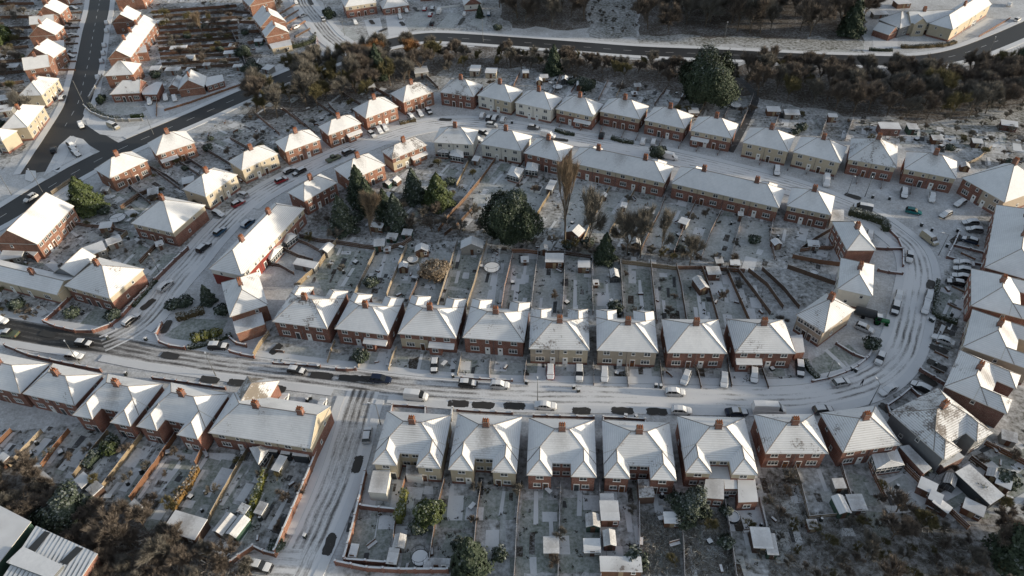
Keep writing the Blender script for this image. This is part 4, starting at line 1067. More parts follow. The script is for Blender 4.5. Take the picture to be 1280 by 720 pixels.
flat_block(HS['B5'], 'extension', [(886, 582), (919, 584), (922, 611), (906, 611), (905, 598), (882, 598)], 2.8, 'brick', 'roof_lines', win=2)
flat_block(HS['B5'], 'extension', [(922, 599), (944, 599), (948, 627), (923, 628)], 2.9, 'brick', 'roof_snow', win=1)
flat_block(HS['B4'], 'lean_to', [(797, 599), (815, 599), (819, 621), (799, 622)], 2.3, 'shed_wood', 'roof_thin')
flat_block(HS['B1'], 'garage', [(466, 588), (488, 587), (483, 617), (460, 615)], 2.9, 'white_render', 'roof_snow', win=0)
flat_block(HS['B1'], 'lean_to', [(508, 581), (527, 582), (528, 596), (507, 594)], 2.4, 'white_frame', 'roof_thin')
conservatory(HS['B7'], [(1090, 568), (1121, 562), (1130, 581), (1096, 586)], 2.5)
flat_block(HS['B8'], 'side_extension', [(1124, 558), (1136, 556), (1165, 585), (1155, 592)], 2.5, 'brick', 'roof_lines')
flat_block(HS['B8'], 'rear_extension', [(1176, 580), (1195, 562), (1206, 571), (1180, 584)], 2.6, 'brick_dark', 'roof_thin')
LW_ = 'semi-detached houses west of the side road'
lb = 'semi west of the side road'
H('L1', 'brick '+lb+', cut by the left edge of the photo', (-48, 476), (25, 492), (-8, 440), 'bb', 'n', roof='roof_snow', group=LW_, dark=True)
H('L2', 'red brick '+lb+', second from the left photo edge', (28, 492), (93, 507), (66, 454), 'bb', 'n', roof='roof_snow', group=LW_)
H('L3', 'red brick '+lb+', third from the left edge, rear wings', (90, 519), (163, 533), (133, 467), 'bb', 'f', roof='roof_snow', group=LW_)
H('L4', 'red brick '+lb+' next to the terrace, roof melted round chimney', (170, 533), (247, 549), (213, 478), 'bb', 'f', roof='roof_melted', group=LW_)
H('L5', 'long brick terrace end block with cream upper band at the side road corner', (260, 541), (389, 561), 9.5, 'rr', 'n', n=3, hips=(1, 0), roof='roof_snow', chim=[-2, 7.2], name='terraced_house')
L5 = HS['L5']
gl = MB(); hiproof(gl, -3.6, 3.6, 0, 8, 5.0, 0.72, 'roof_bare', along='y', hipy=(0, 1)); gl.build('cross_roof', L5, (-L5['W']/2+4.0, 1.5, 0.003))
for s_ in (0,):
    w_ = MB(); w_.box(-3.3, 3.3, 4.0, 7.5, 0, 4.98, 'brick'); w_.build('front_wing', L5, (-L5['W']/2+4.0, 1.5, 0))
conservatory(L5, [(312, 560), (330, 557), (336, 562), (323, 580)], 2.4)
for q in ([(337, 560), (347, 561), (346, 565), (335, 564)], [(352, 562), (363, 563), (362, 568), (350, 567)], [(366, 564), (386, 566), (384, 571), (365, 569)]):
    flat_block(L5, 'canopy', q, 2.3, 'dark_metal', 'roof_snow')
# inner side of the ring
IN = 'semi-detached houses inside the ring street'
H('I1', 'red brick semi with frosted trees behind, facing the west curve of the ring street', (380, 252), (422, 228), (359, 240), 'bb', 'n', roof='roof_snow', group=IN)
H('I2', 'orange-lit brick semi half hidden by two tall conifers', (437, 226), (482, 206), 8.5, 'oo', 'n', roof='roof_snow', group=IN)
H('I3', 'semi with cream left half and bare brown tiles at right half', (490, 199), (534, 181), (476, 189), 'xo', 'n', roof='roof_thin', group=IN, porch=(1,))
H('I4', 'pale cream corner semi with two conservatories, inside the ring bend', (541, 178), (591, 181), 8.5, 'ww', 'n', roof='roof_melted', group=IN)
conservatory(HS['I4'], [(547, 184), (561, 185), (560, 191), (547, 190)]); conservatory(HS['I4'], [(565, 184), (579, 186), (579, 197), (562, 194)])
H('I5', 'pale rendered semi left of two conservatories, inside the ring street', (600, 180), (652, 189), 9, 'ww', 'n', roof='roof_snow', group=IN)
H('I6', 'dark brick semi beside the long six-window terrace', (654, 191), (701, 202), 9, 'bb', 'n', roof='roof_snow', group=IN)
conservatory(HS['I6'], [(659, 203), (673, 205), (672, 214), (657, 212)]); conservatory(HS['I5'], [(640, 207), (655, 211), (648, 222), (634, 218)])
H('I7', 'long brick terrace with cream upper band, nearer the poplar tree', (711, 203), (831, 229), 8.8, 'rrrr', 'n', n=4, group='long terraces of four', roof='roof_snow', name='terraced_house')
H('I8', 'long brick terrace with cream upper band, right of the dark alley', (839, 229), (974, 260), 8.8, 'rrrr', 'n', n=4, group='long terraces of four', roof='roof_snow', name='terraced_house')
for kk in ('I7', 'I8'):
    T_ = HS[kk]
    for sx in (-1, 1):
        gl = MB(); hiproof(gl, -2.2, 2.2, 0, 5.6, 5.0, 0.72, 'roof_snow', along='y', hipy=(0, 1)); gl.build('cross_roof', T_, (sx*(T_['W']/2-4.2), 0.8, 0.003))
        w_ = MB(); w_.box(-1.95, 1.95, 3, 5.3, 0, 4.98, 'brick'); w_.build('front_wing', T_, (sx*(T_['W']/2-4.2), 0.8, 0))
H('I9', 'brick semi with cream upper band at the right end of the terraces', (983, 257), (1039, 269), 8.8, 'rr', 'n', roof='roof_snow', group=IN)
flat_block(HS['I9'], 'garage', [(1041, 262), (1055, 262), (1055, 276), (1038, 276)], 2.6, 'white_render', 'roof_snow')
H('I10', 'brick semi seen end-on with low dark front hedge, first at the east bend', (1059, 313), (1096, 313), (1039, 277), 'bb', 'n', ridge='p', roof='roof_snow', group=IN)
H('I11', 'pale rendered semi at the east bend, between two hip-roofed neighbours', (1047, 361), (1091, 371), (1060, 324), 'ww', 'n', ridge='p', roof='roof_snow', group=IN)
H('I12', 'beige rendered semi at the east bend beside the green tractor', (1030, 416), (1069, 387), (997, 392), 'gg', 'n', ridge='p', roof='roof_lines', group=IN)
# outer row along the north of the ring
TO = 'semi-detached houses on the outer side of the ring street'
H('T1', 'sunlit orange brick semi on the outer ring row, first from the left', (356, 190), (401, 174), (341, 178), 'oo', 'n', roof='roof_snow', group=TO)
H('T2', 'sunlit orange brick semi with snow-covered porch, second of the outer ring row', (410, 169), (452, 154), (395, 159), 'oo', 'n', roof='roof_snow', porch=(1,), group=TO)
H('T3', 'sunlit orange brick semi, third of the outer ring row, three cars in front', (457, 148), (498, 133), (440, 136), 'oo', 'n', roof='roof_snow', group=TO)
H('T4', 'brick semi with patchy roof at the top of the ring curve', (504, 128), (543, 114), (487, 117), 'oo', 'n', roof='roof_melted', group=TO)
H('T5', 'dark red brick semi with melted brown roof patch, at the ring crest', (549, 115), (592, 121), 9, 'bb', 'n', roof='roof_thin', group=TO)
H('T6', 'cream rendered semi right of the ring crest, four cars in front', (596, 119), (639, 128), 9, 'wc', 'n', roof='roof_melted', group=TO)
H('T7', 'white rendered semi on the outer ring row, second right of crest', (643, 128), (689, 138), 9, 'ww', 'n', roof='roof_snow', group=TO)
H('T8', 'brick and cream semi with wide porch on the outer ring row', (694, 136), (741, 146), 9, 'rr', 'n', roof='roof_snow', porch=(1,), group=TO)
H('T9', 'brick and cream semi left of the two beneath the huge evergreen', (749, 139), (800, 149), 9, 'rr', 'n', roof='roof_snow', group=TO)
H('T10', 'brick and cream semi directly in front of the huge evergreen', (805, 150), (856, 161), 9, 'rr', 'n', roof='roof_snow', group=TO)
H('T11', 'brick and cream semi just left of the dark footpath', (863, 163), (915, 173), 9, 'rr', 'n', roof='roof_snow', porch=(0,), group=TO)
H('T12', 'all cream rendered semi just right of the dark footpath', (928, 178), (986, 190), 9.5, 'cc', 'n', roof='roof_snow', group=TO)
H('T13', 'cream rendered semi on brick base, second right of the footpath', (991, 190), (1051, 204), 9.5, 'cc', 'n', roof='roof_snow', group=TO)
H('T14', 'dark brick semi with cream band, third right of the footpath', (1060, 199), (1121, 210), (1060, 172), 'rr', 'n', roof='roof_melted', group=TO)
H('T15', 'dark brick semi with cream band, above the teal car', (1130, 211), (1196, 224), 9.5, 'rr', 'n', roof='roof_snow', group=TO)
H('E1', 'semi with brick left half and rendered right half at the northeast corner', (1202, 222), (1256, 253), (1240, 196), 'bg', 'n', ridge='u', roof='roof_snow', group=TO)
# east side
EA = 'large semis along the right edge of the photo'
H('E2', 'long grey snow roof of three joined houses at the right photo edge', (1231, 334), (1300, 354), (1250, 257), 'bb', 'n', ridge='p', n=3, roof='roof_snow', group=EA, chim=[-6, 3], dark=True)
H('E3', 'large semi at the right edge, uppermost with sunlit rear slope', (1214, 382), (1300, 404), (1221, 337), 'bb', 'r', roof='roof_snow', group=EA, dark=True, wd=3.4)
H('E4', 'large semi at the right edge with beige side wall, between its neighbours', (1204, 433), (1292, 464), (1214, 386), 'gg', 'r', roof='roof_snow', group=EA, dark=True, wd=3.4)
H('E5', 'large brick-sided semi at the right edge, next above the corner house', (1180, 483), (1259, 518), (1202, 438), 'dd', 'r', roof='roof_melted', group=EA, dark=True, wd=3.4)
# west side
WE = 'houses inside the loop west of the ring street'
H('W1', 'long brick gabled terrace with white windows beside the dark road', (46, 306), (93, 257), (7, 289), 'oooo', 'n', n=4, hips=(0, 0), roof='roof_snow', chim=[], name='terraced_house', group=None)
flat_block(HS['W1'], 'lean_to', [(10, 300), (20, 298), (50, 312), (42, 320)], 2.4, 'brick', 'roof_snow')
H('W2', 'sunlit orange brick semi right of the big green yard tree', (137, 223), (185, 200), (116, 212), 'oo', 'n', roof='roof_snow', group=WE)
H('W3', 'sunlit orange brick semi with front porch below the diagonal dark road', (195, 194), (244, 178), (177, 181), 'oo', 'n', roof='roof_snow', group=WE, porch=(0,))
H('W4', 'big brick house with cream eaves band beside the trampoline garden', (216, 291), (257, 256), (166, 277), 'rr', 'n', roof='roof_snow', group=WE, ridge='p')
H('W5', 'sunlit cream rendered semi with melted patch on its roof', (257, 246), (297, 218), (228, 236), 'cc', 'n', roof='roof_melted', group=WE)
H('W6', 'cream rendered semi beside the parked red car', (302, 213), (348, 192), (281, 203), 'cc', 'n', roof='roof_melted', group=WE)
H('W7', 'big brick corner house with cream eaves and orange chimney, lower left', (137, 373), (180, 336), (81, 356), 'rr', 'n', roof='roof_melted', group=WE, ridge='p')
H('W8', 'long low cream bungalow at the left photo edge', (-30, 344), (72, 369), (-28, 318), 'cc', 'n', hips=(0, 0), roof='roof_snow', eave=3.6, name='bungalow', cat='bungalow', slope=0.55, chim=[3])
H('W8b', 'grey-roofed gabled annex between cream bungalow and brick corner house', (66, 342), (92, 346), (98, 316), 'ss', 'n', hips=(0, 0), roof='roof_snow', eave=4.0, name='annex', cat='annex', chim=[], n=1, win=False)
H('W9', 'long terrace with red painted wall facing the fan-shaped gardens', (302, 345), (381, 260), (266, 331), 'pprr', 'n', n=4, hips=(1, 1), roof='roof_lines', name='terraced_house', chim=[-6, 6])
conservatory(HS['W9'], [(330, 317), (344, 303), (353, 309), (338, 325)]); conservatory(HS['W9'], [(350, 297), (361, 289), (371, 294), (358, 304)])
H('M0', 'brick house with front extension at the top of the west corner garden', (287, 396), (335, 381), (274, 354), 'oo', 'n', roof='roof_melted', group=WE)
flat_block(HS['M0'], 'extension', [(291, 402), (327, 390), (331, 405), (295, 417)], 3.2, 'brick_orange', 'roof_snow')
# upper left rows
UL = 'gabled houses on the left of the dark avenue'
ul = 'orange gabled house left of the dark avenue'
def gab(key, label, A, B, D, code='o', **k): return H(key, label, A, B, D, code, 'n', n=1, ridge='p', hips=(0, 0), **{**dict(chim=[1.5], name='detached_house', group=UL), **k})
gab('U1', ul+', lowest of three gables', (31, 73), (66, 73), 9); gab('U2', ul+', middle of three gables', (35, 46), (69, 44), 9); gab('U3', ul+', uppermost of three gables', (44, 20), (75, 18), 10)
gab('U0', ul+', cut by the top photo edge', (48, -4), (80, -6), 10)
H('U4', 'pink-grey roofed brick house below three gables left of the avenue', (29, 88), (63, 83), 8, 'oo', 'n', n=1, hips=(0, 0), roof='roof_lines', group=UL, chim=[0], name='detached_house')
H('U5', 'flat-looking snow roof house between the upper two gables', (36, 31), (68, 28), 6, 'oo', 'n', n=1, hips=(0, 0), roof='roof_snow', group=UL, chim=[0], name='detached_house')
H('U6', 'sunlit cream house with many dark windows beside the avenue', (52, 119), (74, 98), (40, 104), 'cc', 'n', roof='roof_thin', name='detached_house', chim=[0])
H('U7', 'half-timbered cream house behind a bare tree near the junction', (34, 159), (56, 132), (12, 148), 'cc', 'n', roof='roof_melted', name='detached_house', chim=[0])
H('U8', 'brick and timber house at the far left below the junction', (2, 176), (22, 163), (-14, 166), 'oc', 'n', roof='roof_snow', name='detached_house', chim=[0])
flat_block(None, 'garage', [(60, 51), (80, 50), (80, 62), (64, 63)], 2.6, 'grey_render', 'roof_snow', label='flat snow-topped garage beside the middle orange gable', cat='garage')
H('K1', 'long terrace with bay gables along the right side of the avenue', (134, 74), (163, 72), (143, 30), 'oo', 'n', n=4, ridge='p', hips=(0, 0), roof='roof_melted', name='terraced_house', chim=[-8, 0, 8])
T_ = HS['K1']
gab('K2', 'white-roofed gabled house at the top of the avenue terrace', (139, 29), (168, 27), 10, 'o', group=None)
gab('K0', 'snow-roofed gabled house right of avenue, cut by top edge', (143, 0), (178, -2), 12, 'o', group=None)
for i, yy in enumerate((38, 50, 62)):
    flat_block(T_, 'rear_extension', [(163-i, yy-4), (182, yy-6), (184, yy+3), (166-i, yy+5)], 3.6, 'brick_orange', 'roof_snow', win=1)
H('K3', 'house with broad sunlit yellow snow roof at the avenue corner', (130, 95), (166, 93), 9, 'oo', 'n', n=1, roof='roof_snow', name='detached_house', chim=[])
H('K4', 'low brick corner bungalow behind a curved garden wall', (137, 118), (175, 116), 8, 'bb', 'n', roof='roof_melted', hips=(1, 0), name='bungalow', cat='bungalow', eave=3.4, chim=[3])
flat_block(HS['K4'], 'side_wing', [(176, 112), (196, 102), (203, 103), (196, 118), (178, 118)], 2.8, 'brick', 'roof_snow', win=2)
gab('K5', 'small grey gabled garage between two bungalows', (209, 111), (223, 110), 8, 'o', eave=2.4, name='garage', cat='garage', group=None, win=False, chim=[])
gab('K6', 'brick gabled bungalow with row of sheds to its right', (222, 113), (255, 109), 9, 'o', eave=2.8, name='bungalow', cat='bungalow', group=None)
flat_block(HS['K6'], 'side_wing', [(252, 98), (278, 93), (280, 101), (258, 108)], 2.5, 'brick', 'roof_snow', win=3)
gab('R1', 'orange gabled house with white front lean-to, nearest the snowy T-junction', (332, 47), (362, 41), 7, 'o', group='gabled houses on the upper snowy street')
flat_block(HS['R1'], 'lean_to', [(336, 55), (363, 49), (365, 56), (340, 61)], 2.5, 'cream_render', 'roof_snow', win=2)
gab('R2', 'larger gabled house right behind the lean-to house', (326, 34), (358, 27), 13, 'o', group='gabled houses on the upper snowy street', n_=1) if False else H('R2', 'larger gabled house right behind the lean-to house', (326, 34), (358, 27), 13, 'o', 'n', n=2, ridge='p', hips=(0, 0), chim=[1], group='gabled houses on the upper snowy street')
H('R3', 'gabled house at the top edge, furthest up the snowy street', (312, 8), (344, 1), 14, 'o', 'n', n=2, ridge='p', hips=(0, 0), chim=[1], group='gabled houses on the upper snowy street')
tb = 'top edge of the photo'
H('X1', 'brick semi with cream ground floor at the '+tb, (431, 9), (471, 3), 9, 'rr', 'n', roof='roof_snow', name='semi_detached_house')
H('X2', 'small brown-fronted bungalow with long drives at the '+tb, (478, 11), (512, 6), 8, 'bb', 'n', roof='roof_snow', eave=3.0, name='bungalow', cat='bungalow')
gab('X3', 'small gabled bungalow with dark garage door at the '+tb, (580, 7), (603, 5), 8, 'w', eave=2.8, name='bungalow', cat='bungalow', group=None)
H('X4', 'pale long bungalow behind a white fence at the '+tb, (524, -6), (572, -10), 8, 'ww', 'n', roof='roof_snow', eave=3.0, name='bungalow', cat='bungalow')
H('Z1', 'large cream house with dark windows on the curve of the top road', (1138, 29), (1197, 27), 8, 'cc', 'n', roof='roof_snow', hips=(0, 0), name='detached_house', chim=[-3])
H('Z1b', 'grey-walled side block left of the large cream house', (1125, 35), (1150, 28), (1113, 20), 'sc', 'n', n=1, roof='roof_snow', name='annex', cat='annex', chim=[], eave=4.2)
gl = MB(); hiproof(gl, -2.6, 2.6, -5.5, 1, 5.0, 0.85, 'roof_snow', along='y', hipy=(0, 0)); z1 = HS['Z1']; gl.build('cross_roof', z1, (-z1['W']/2+3.4, 0, 0.003))
w_ = MB(); w_.box(-2.4, 2.4, -5.3, 0, 0, 4.95, 'cream_render'); w_.poly([(-2.4, -5.29, 4.95), (2.4, -5.29, 4.95), (0, -5.29, 7.0)], 'cream_render'); wo = w_.build('front_wing', z1, (-z1['W']/2+3.4, 0, 0))
for zz in (1.0, 3.4):
    f_, g_ = WIN['l']; oo = link('window', f_, wo, (0, -5.3, zz), 0); link('pane', g_, oo)
H('Z2', 'sunlit white house with big grey roof at the top right', (1191, 37), (1240, 5), 8.5, 'cc', 'n', roof='roof_snow', name='detached_house', hips=(1, 0), chim=[0])
gab('Z3', 'small red brick garage left of the large cream house', (1112, 44), (1124, 39), 7, 'b', eave=2.5, name='garage', cat='garage', group=None, win=False, chim=[])
flat_block(None, 'factory_unit', [(-60, 600), (0, 632), (39, 652), (0, 702), (-70, 790)], 6, 'shed_green', 'roof_snow', label='industrial unit with plain grey snow roof, bottom left corner', cat='industrial unit')
fb = flat_block(None, 'workshop', [(45, 657), (122, 692), (86, 745), (-12, 745)], 6, 'brick', 'roof_ribbed', label='workshop with ribbed snow roof, bare patches and long glass rooflight', cat='workshop')
def roofpiece(pts, z, h, k, top, name):
    q = [P(*p, z) for p in pts]; ar = sum(q[i].x*q[(i+1) % len(q)].y-q[(i+1) % len(q)].x*q[i].y for i in range(len(q)))
    if ar < 0: q.reverse()
    b = MB(); b.prism([(p.x-fb.location.x, p.y-fb.location.y) for p in q], z, z+h, k, top); b.build(name, fb)
roofpiece([(56, 664), (63, 666), (44, 690), (35, 686)], 6.003, 0.08, 'dark_metal', 'dark_metal', 'roof_sheet')
roofpiece([(96, 683), (104, 686), (84, 706), (75, 703)], 6.003, 0.08, 'dark_metal', 'dark_metal', 'roof_sheet')
roofpiece([(31, 685), (81, 709), (66, 726), (10, 705)], 6.01, 0.6, 'galvanised', 'roof_lines', 'rooflight')
# ================================================================ FENCES, WALLS, HEDGES
mg = 'north of the main street'
F_ = [
 ('bright tan fence slanting along the left end of the gardens '+mg, [(372, 360), (384, 348), (397, 338), (410, 318), (423, 303)], 'fence_tan', 1.7),
 ('dark fence between the first and second back gardens '+mg, [(443, 373), (449, 360), (471, 314)], 'fence_tan', 1.6),
 ('brown fence between the second and third back gardens '+mg, [(484, 372), (488, 360), (509, 310)], 'fence_tan', 1.6),
 ('short brown fence between round pool garden and bushy garden '+mg, [(512, 378), (520, 360), (529, 338)], 'fence_brown', 1.4),
 ('pale tan fence left of the long green lawn with big shed', [(547, 386), (555, 360), (572, 304)], 'fence_tan', 1.6),
 ('pale tan fence right of the long green lawn with big shed', [(584, 384), (592, 360), (609, 303)], 'fence_tan', 1.6),
 ('red-brown fence right of the garden with the large trampoline', [(627, 387), (631, 360), (641, 320)], 'fence_orange', 1.4),
 ('dark brown fence left of the garden shed gardens in the middle', [(664, 388), (667, 360), (673, 315)], 'fence_brown', 1.5),
 ('dark brown fence between the two middle shed gardens', [(703, 392), (705, 360), (706, 316)], 'fence_brown', 1.5),
 ('dark brown fence left of the garden with two narrow paths', [(741, 394), (740, 360), (740, 325)], 'fence_brown', 1.5),
 ('dark brown fence between two long striped lawns right of centre', [(779, 396), (777, 360), (775, 328)], 'fence_brown', 1.5),
 ('dark brown fence along the last striped lawn right of centre', [(821, 405), (816, 360), (813, 328)], 'fence_brown', 1.5),
 ('dark brown fence left of the white-roofed long shed', [(858, 405), (851, 360), (845, 334)], 'fence_brown', 1.5),
 ('dark brown fence between the last two straight back gardens', [(898, 406), (885, 360), (877, 337)], 'fence_brown', 1.5),
 ('dark brown fence where the back gardens begin to fan out', [(937, 406), (917, 360), (907, 337)], 'fence_brown', 1.5),
 ('dark fence first of the fanned gardens towards the east bend', [(962, 394), (940, 364), (922, 340)], 'fence_brown', 1.4),
 ('dark fence second of the fanned gardens towards the east bend', [(978, 386), (958, 358), (935, 340)], 'fence_brown', 1.4),
 ('dark fence third of the fanned gardens towards the east bend', [(998, 386), (978, 362), (952, 338)], 'fence_brown', 1.4),
 ('dark fence between the two houses of the east bend gardens', [(1046, 358), (1018, 348), (984, 336)], 'fence_brown', 1.5),
 ('reddish fence behind the first end-on house at east bend', [(1056, 334), (1024, 330), (990, 323)], 'fence_orange', 1.5),
 ('dark fence slanting to the back corner of the first east bend house', [(1037, 290), (1018, 301), (1000, 314)], 'fence_brown', 1.5),
 ('reddish fence in front of the shed by the last terrace house', [(1000, 315), (1020, 312), (1040, 312)], 'fence_orange', 1.4),
 ('long dark fence closing the gardens left of the big round evergreen', [(375, 297), (398, 303), (425, 306), (450, 310), (480, 314), (504, 308), (515, 300)], 'fence_brown', 1.6),
 ('red-brown panel fence below the big round evergreen tree', [(640, 316), (655, 316), (672, 318)], 'fence_orange', 1.5),
 ('grey fence with white gaps right of big evergreen', [(672, 319), (700, 318), (738, 323)], 'fence_brown', 1.5),
 ('pale tan back fence of the striped lawns', [(778, 330), (812, 334), (845, 338)], 'fence_tan', 1.5),
 ('red-brown back fence of the gardens right of the striped lawns', [(846, 337), (880, 337), (930, 341)], 'fence_orange', 1.4),
 ('tan fence left of the long white shed behind the terraces', [(691, 238), (680, 256), (670, 273)], 'fence_tan', 1.5),
 ('tan fence from the terrace down past the poplar', [(762, 236), (750, 258), (738, 282), (728, 305)], 'fence_tan', 1.4),
 ('long tan fence under the middle of the first terrace', [(793, 240), (778, 266), (762, 292)], 'fence_tan', 1.4),
 ('dark fence running from the gap between the two terraces', [(832, 246), (824, 268), (808, 300), (800, 318)], 'fence_brown', 1.5),
 ('dark fence behind the left end of the second terrace', [(869, 255), (856, 282), (842, 318)], 'fence_brown', 1.4),
 ('dark fence behind the middle of the second terrace', [(901, 266), (888, 292), (876, 325)], 'fence_brown', 1.4),
 ('dark fence behind the right part of the second terrace', [(928, 272), (920, 298), (912, 328)], 'fence_brown', 1.4),
 ('dark fence behind the right end of the second terrace', [(966, 275), (962, 300), (968, 325)], 'fence_brown', 1.4),
 ('tan fence right of the two conservatories near the ring bend', [(587, 202), (579, 218), (571, 234)], 'fence_tan', 1.5),
 ('long brown fence crossing from terrace garden to the wooded corner', [(620, 200), (600, 228), (580, 252), (563, 270), (548, 290)], 'fence_brown', 1.4),
 ('brown fence along the narrow garden left of big evergreen', [(591, 262), (575, 280), (556, 295)], 'fence_brown', 1.3),
 ('dark fence between the red terrace gardens, upper one', [(366, 300), (386, 308), (400, 316)], 'fence_brown', 1.5),
 ('dark fence between the red terrace gardens, lower one', [(352, 312), (372, 322), (392, 328)], 'fence_brown', 1.5),
 ('dark curved fence below the red terrace gardens', [(325, 330), (350, 334), (368, 344)], 'fence_brown', 1.3),
 ('tan fence in front of the gap left of the first main street semi', [(318, 446), (326, 432), (337, 418)], 'fence_tan', 1.5),
 ('tan post fence between first and second front gardens', [(410, 454), (414, 440), (419, 428)], 'fence_tan', 1.1),
 ('tan post fence between second and third front gardens', [(486, 464), (490, 450), (496, 436)], 'fence_tan', 1.1),
 ('tan post fence between third and fourth front gardens', [(572, 470), (575, 456), (577, 444)], 'fence_tan', 1.1),
 ('short tan divider in the second front garden', [(448, 460), (451, 450), (455, 438)], 'fence_tan', 0.9),
 ('low fence splitting the fourth front garden', [(612, 474), (612, 462), (613, 450)], 'fence_brown', 0.8),
 ('dark fence between fourth and fifth front gardens', [(655, 478), (657, 462), (659, 448)], 'fence_brown', 1.1),
 ('dark fence between fifth and sixth front gardens', [(742, 482), (742, 466), (741, 452)], 'fence_brown', 1.1),
 ('thin fence splitting the drive of the all beige semi', [(785, 484), (784, 470), (783, 458)], 'fence_brown', 1.0),
 ('dark fence between sixth and seventh front gardens', [(828, 484), (826, 468), (825, 455)], 'fence_brown', 1.1),
 ('short fence splitting the front of the seventh semi', [(876, 486), (873, 472), (870, 460)], 'fence_brown', 1.1),
 ('dark fence between the seventh and eighth front gardens', [(914, 484), (911, 468), (909, 450)], 'fence_brown', 1.1),
 ('short dark fence splitting the front of the eighth semi', [(960, 486), (956, 474), (952, 462)], 'fence_brown', 1.0),
 # south gardens
 ('tan fence between the cream pair south of the main street', [(508, 598), (504, 612), (500, 628)], 'fence_orange', 1.5),
 ('dark fence with greenery from the cream houses to the sheds', [(499, 640), (494, 660), (490, 702)], 'fence_brown', 1.5),
 ('brown fence right of the round bush behind the cream semis', [(556, 602), (549, 630), (543, 665), (537, 704)], 'fence_brown', 1.5),
 ('brown fence splitting the lawns of the second cream semi', [(602, 604), (597, 640), (590, 716)], 'fence_brown', 1.3),
 ('brown fence between cream semi and first brick semi gardens', [(651, 606), (647, 645), (642, 740)], 'fence_brown', 1.4),
 ('brown fence splitting the gardens of the third southern semi', [(701, 606), (699, 660), (697, 740)], 'fence_brown', 1.3),
 ('dark fence left of the tall red shed garden', [(749, 606), (750, 660), (751, 740)], 'fence_brown', 1.5),
 ('red-brown fence right of the garden full of sheds and clutter', [(798, 610), (799, 660), (799, 700)], 'fence_orange', 1.4),
 ('grey fence left of the overgrown plot with fallen branches', [(852, 652), (854, 690), (856, 740)], 'fence_brown', 1.2),
 ('brown fence right of the overgrown plot, by the small pool', [(905, 630), (911, 662), (922, 740)], 'fence_brown', 1.4),
 ('dark fence below the right flat-roofed brick extension', [(948, 626), (955, 655), (965, 700)], 'fence_brown', 1.3),
 ('yellowish fence left of the gardens under the plain brick semi', [(993, 585), (1001, 612), (1010, 648)], 'fence_tan', 1.2),
 ('yellow-green fence along the foot of the plain brick semi garden', [(1010, 649), (1038, 646), (1068, 643)], 'fence_tan', 1.2),
 ('dark fence between plain brick semi and glazed room semi', [(1050, 582), (1056, 604), (1064, 628)], 'fence_brown', 1.3),
 ('orange-brown fence left of the big glazed garden room', [(1086, 584), (1095, 604), (1106, 626)], 'fence_orange', 1.5),
 ('long dark fence from the corner house down past square sheds', [(1130, 586), (1150, 606), (1172, 628), (1190, 645), (1208, 662)], 'fence_orange', 1.6),
 ('long brown fence behind the lower right corner garden', [(1230, 556), (1258, 570), (1292, 588)], 'fence_orange', 1.5),
 ('dark thin fence along the long flat-roofed building', [(1212, 574), (1236, 592), (1262, 614)], 'fence_brown', 1.3),
 # gardens west of the side road
 ('brown fence below the house cut by the left edge', [(16, 540), (4, 552), (-10, 566)], 'fence_orange', 1.4),
 ('olive fence below the second semi at lower left', [(54, 541), (36, 560), (14, 584)], 'fence_tan', 1.4),
 ('brown fence between second and third gardens at lower left', [(88, 540), (70, 562), (54, 584)], 'fence_orange', 1.4),
 ('tan fence beside the snowy hedge at lower left', [(137, 542), (116, 568), (94, 598)], 'fence_tan', 1.5),
 ('long tan fence with orange top at lower left', [(179, 546), (155, 578), (131, 610)], 'fence_tan', 1.5),
 ('bright orange slatted fence with white posts', [(221, 547), (194, 586), (165, 626)], 'fence_orange', 1.7),
 ('red-brown fence leading to the orange hedge', [(264, 548), (254, 566), (246, 582)], 'fence_orange', 1.6),
 ('olive fence right of the green lawn under the terrace end', [(312, 562), (290, 600), (265, 646), (246, 692)], 'fence_tan', 1.5),
 ('tan fence between the two sheds and conservatory gardens', [(346, 566), (328, 605), (306, 664)], 'fence_tan', 1.5),
 ('pale low fence below the twin-roofed shed', [(244, 693), (266, 698), (284, 700)], 'fence_tan', 1.2),
 # west
 ('brown fence left of the square garden by the trampoline', [(152, 262), (176, 245), (192, 239)], 'fence_brown', 1.5),
 ('dark fence below the garden of the cream-banded brick house', [(195, 244), (212, 250), (225, 255)], 'fence_brown', 1.4),
 ('brown fence between the two green lawns above corner house', [(176, 330), (190, 315), (206, 300)], 'fence_brown', 1.5),
 ('tan fence left of the two green lawns above corner house', [(128, 322), (145, 305), (160, 293)], 'fence_tan', 1.4),
 ('grey curved fence below the gabled terrace', [(88, 280), (110, 284), (135, 286), (160, 292)], 'fence_brown', 1.3),
 ('pale fence beside the dark road above the green tree', [(66, 244), (80, 234), (96, 224)], 'fence_tan', 1.5),
 ('dark fence between the two sunlit brick semis at upper left', [(186, 210), (210, 222), (224, 232)], 'fence_brown', 1.4),
 ('dark fence between sunlit brick semi and cream semi', [(236, 200), (254, 212), (268, 222)], 'fence_brown', 1.4),
 ('low brick-coloured fence along the front of the little bungalows', [(206, 139), (236, 130), (270, 118), (310, 104)], 'fence_orange', 0.9),
 ('thin fence separating drives near the upper bungalows', [(197, 122), (196, 146)], 'fence_brown', 1.1),
 ('dark wooden fence beside the alley behind the upper gardens', [(291, 42), (302, 66), (313, 97)], 'fence_brown', 1.6),
 # behind top row
 ('orange-brown fence at the far left of the upper back gardens', [(641, 112), (650, 92)], 'fence_orange', 1.4),
 ('brown fence behind the white semi of the outer ring row', [(690, 122), (702, 92)], 'fence_brown', 1.3),
 ('brown fence behind the wide-porch semi of the outer ring row', [(714, 116), (724, 100)], 'fence_orange', 1.3),
 ('grey fence behind the next outer ring semi', [(748, 126), (760, 102)], 'fence_brown', 1.3),
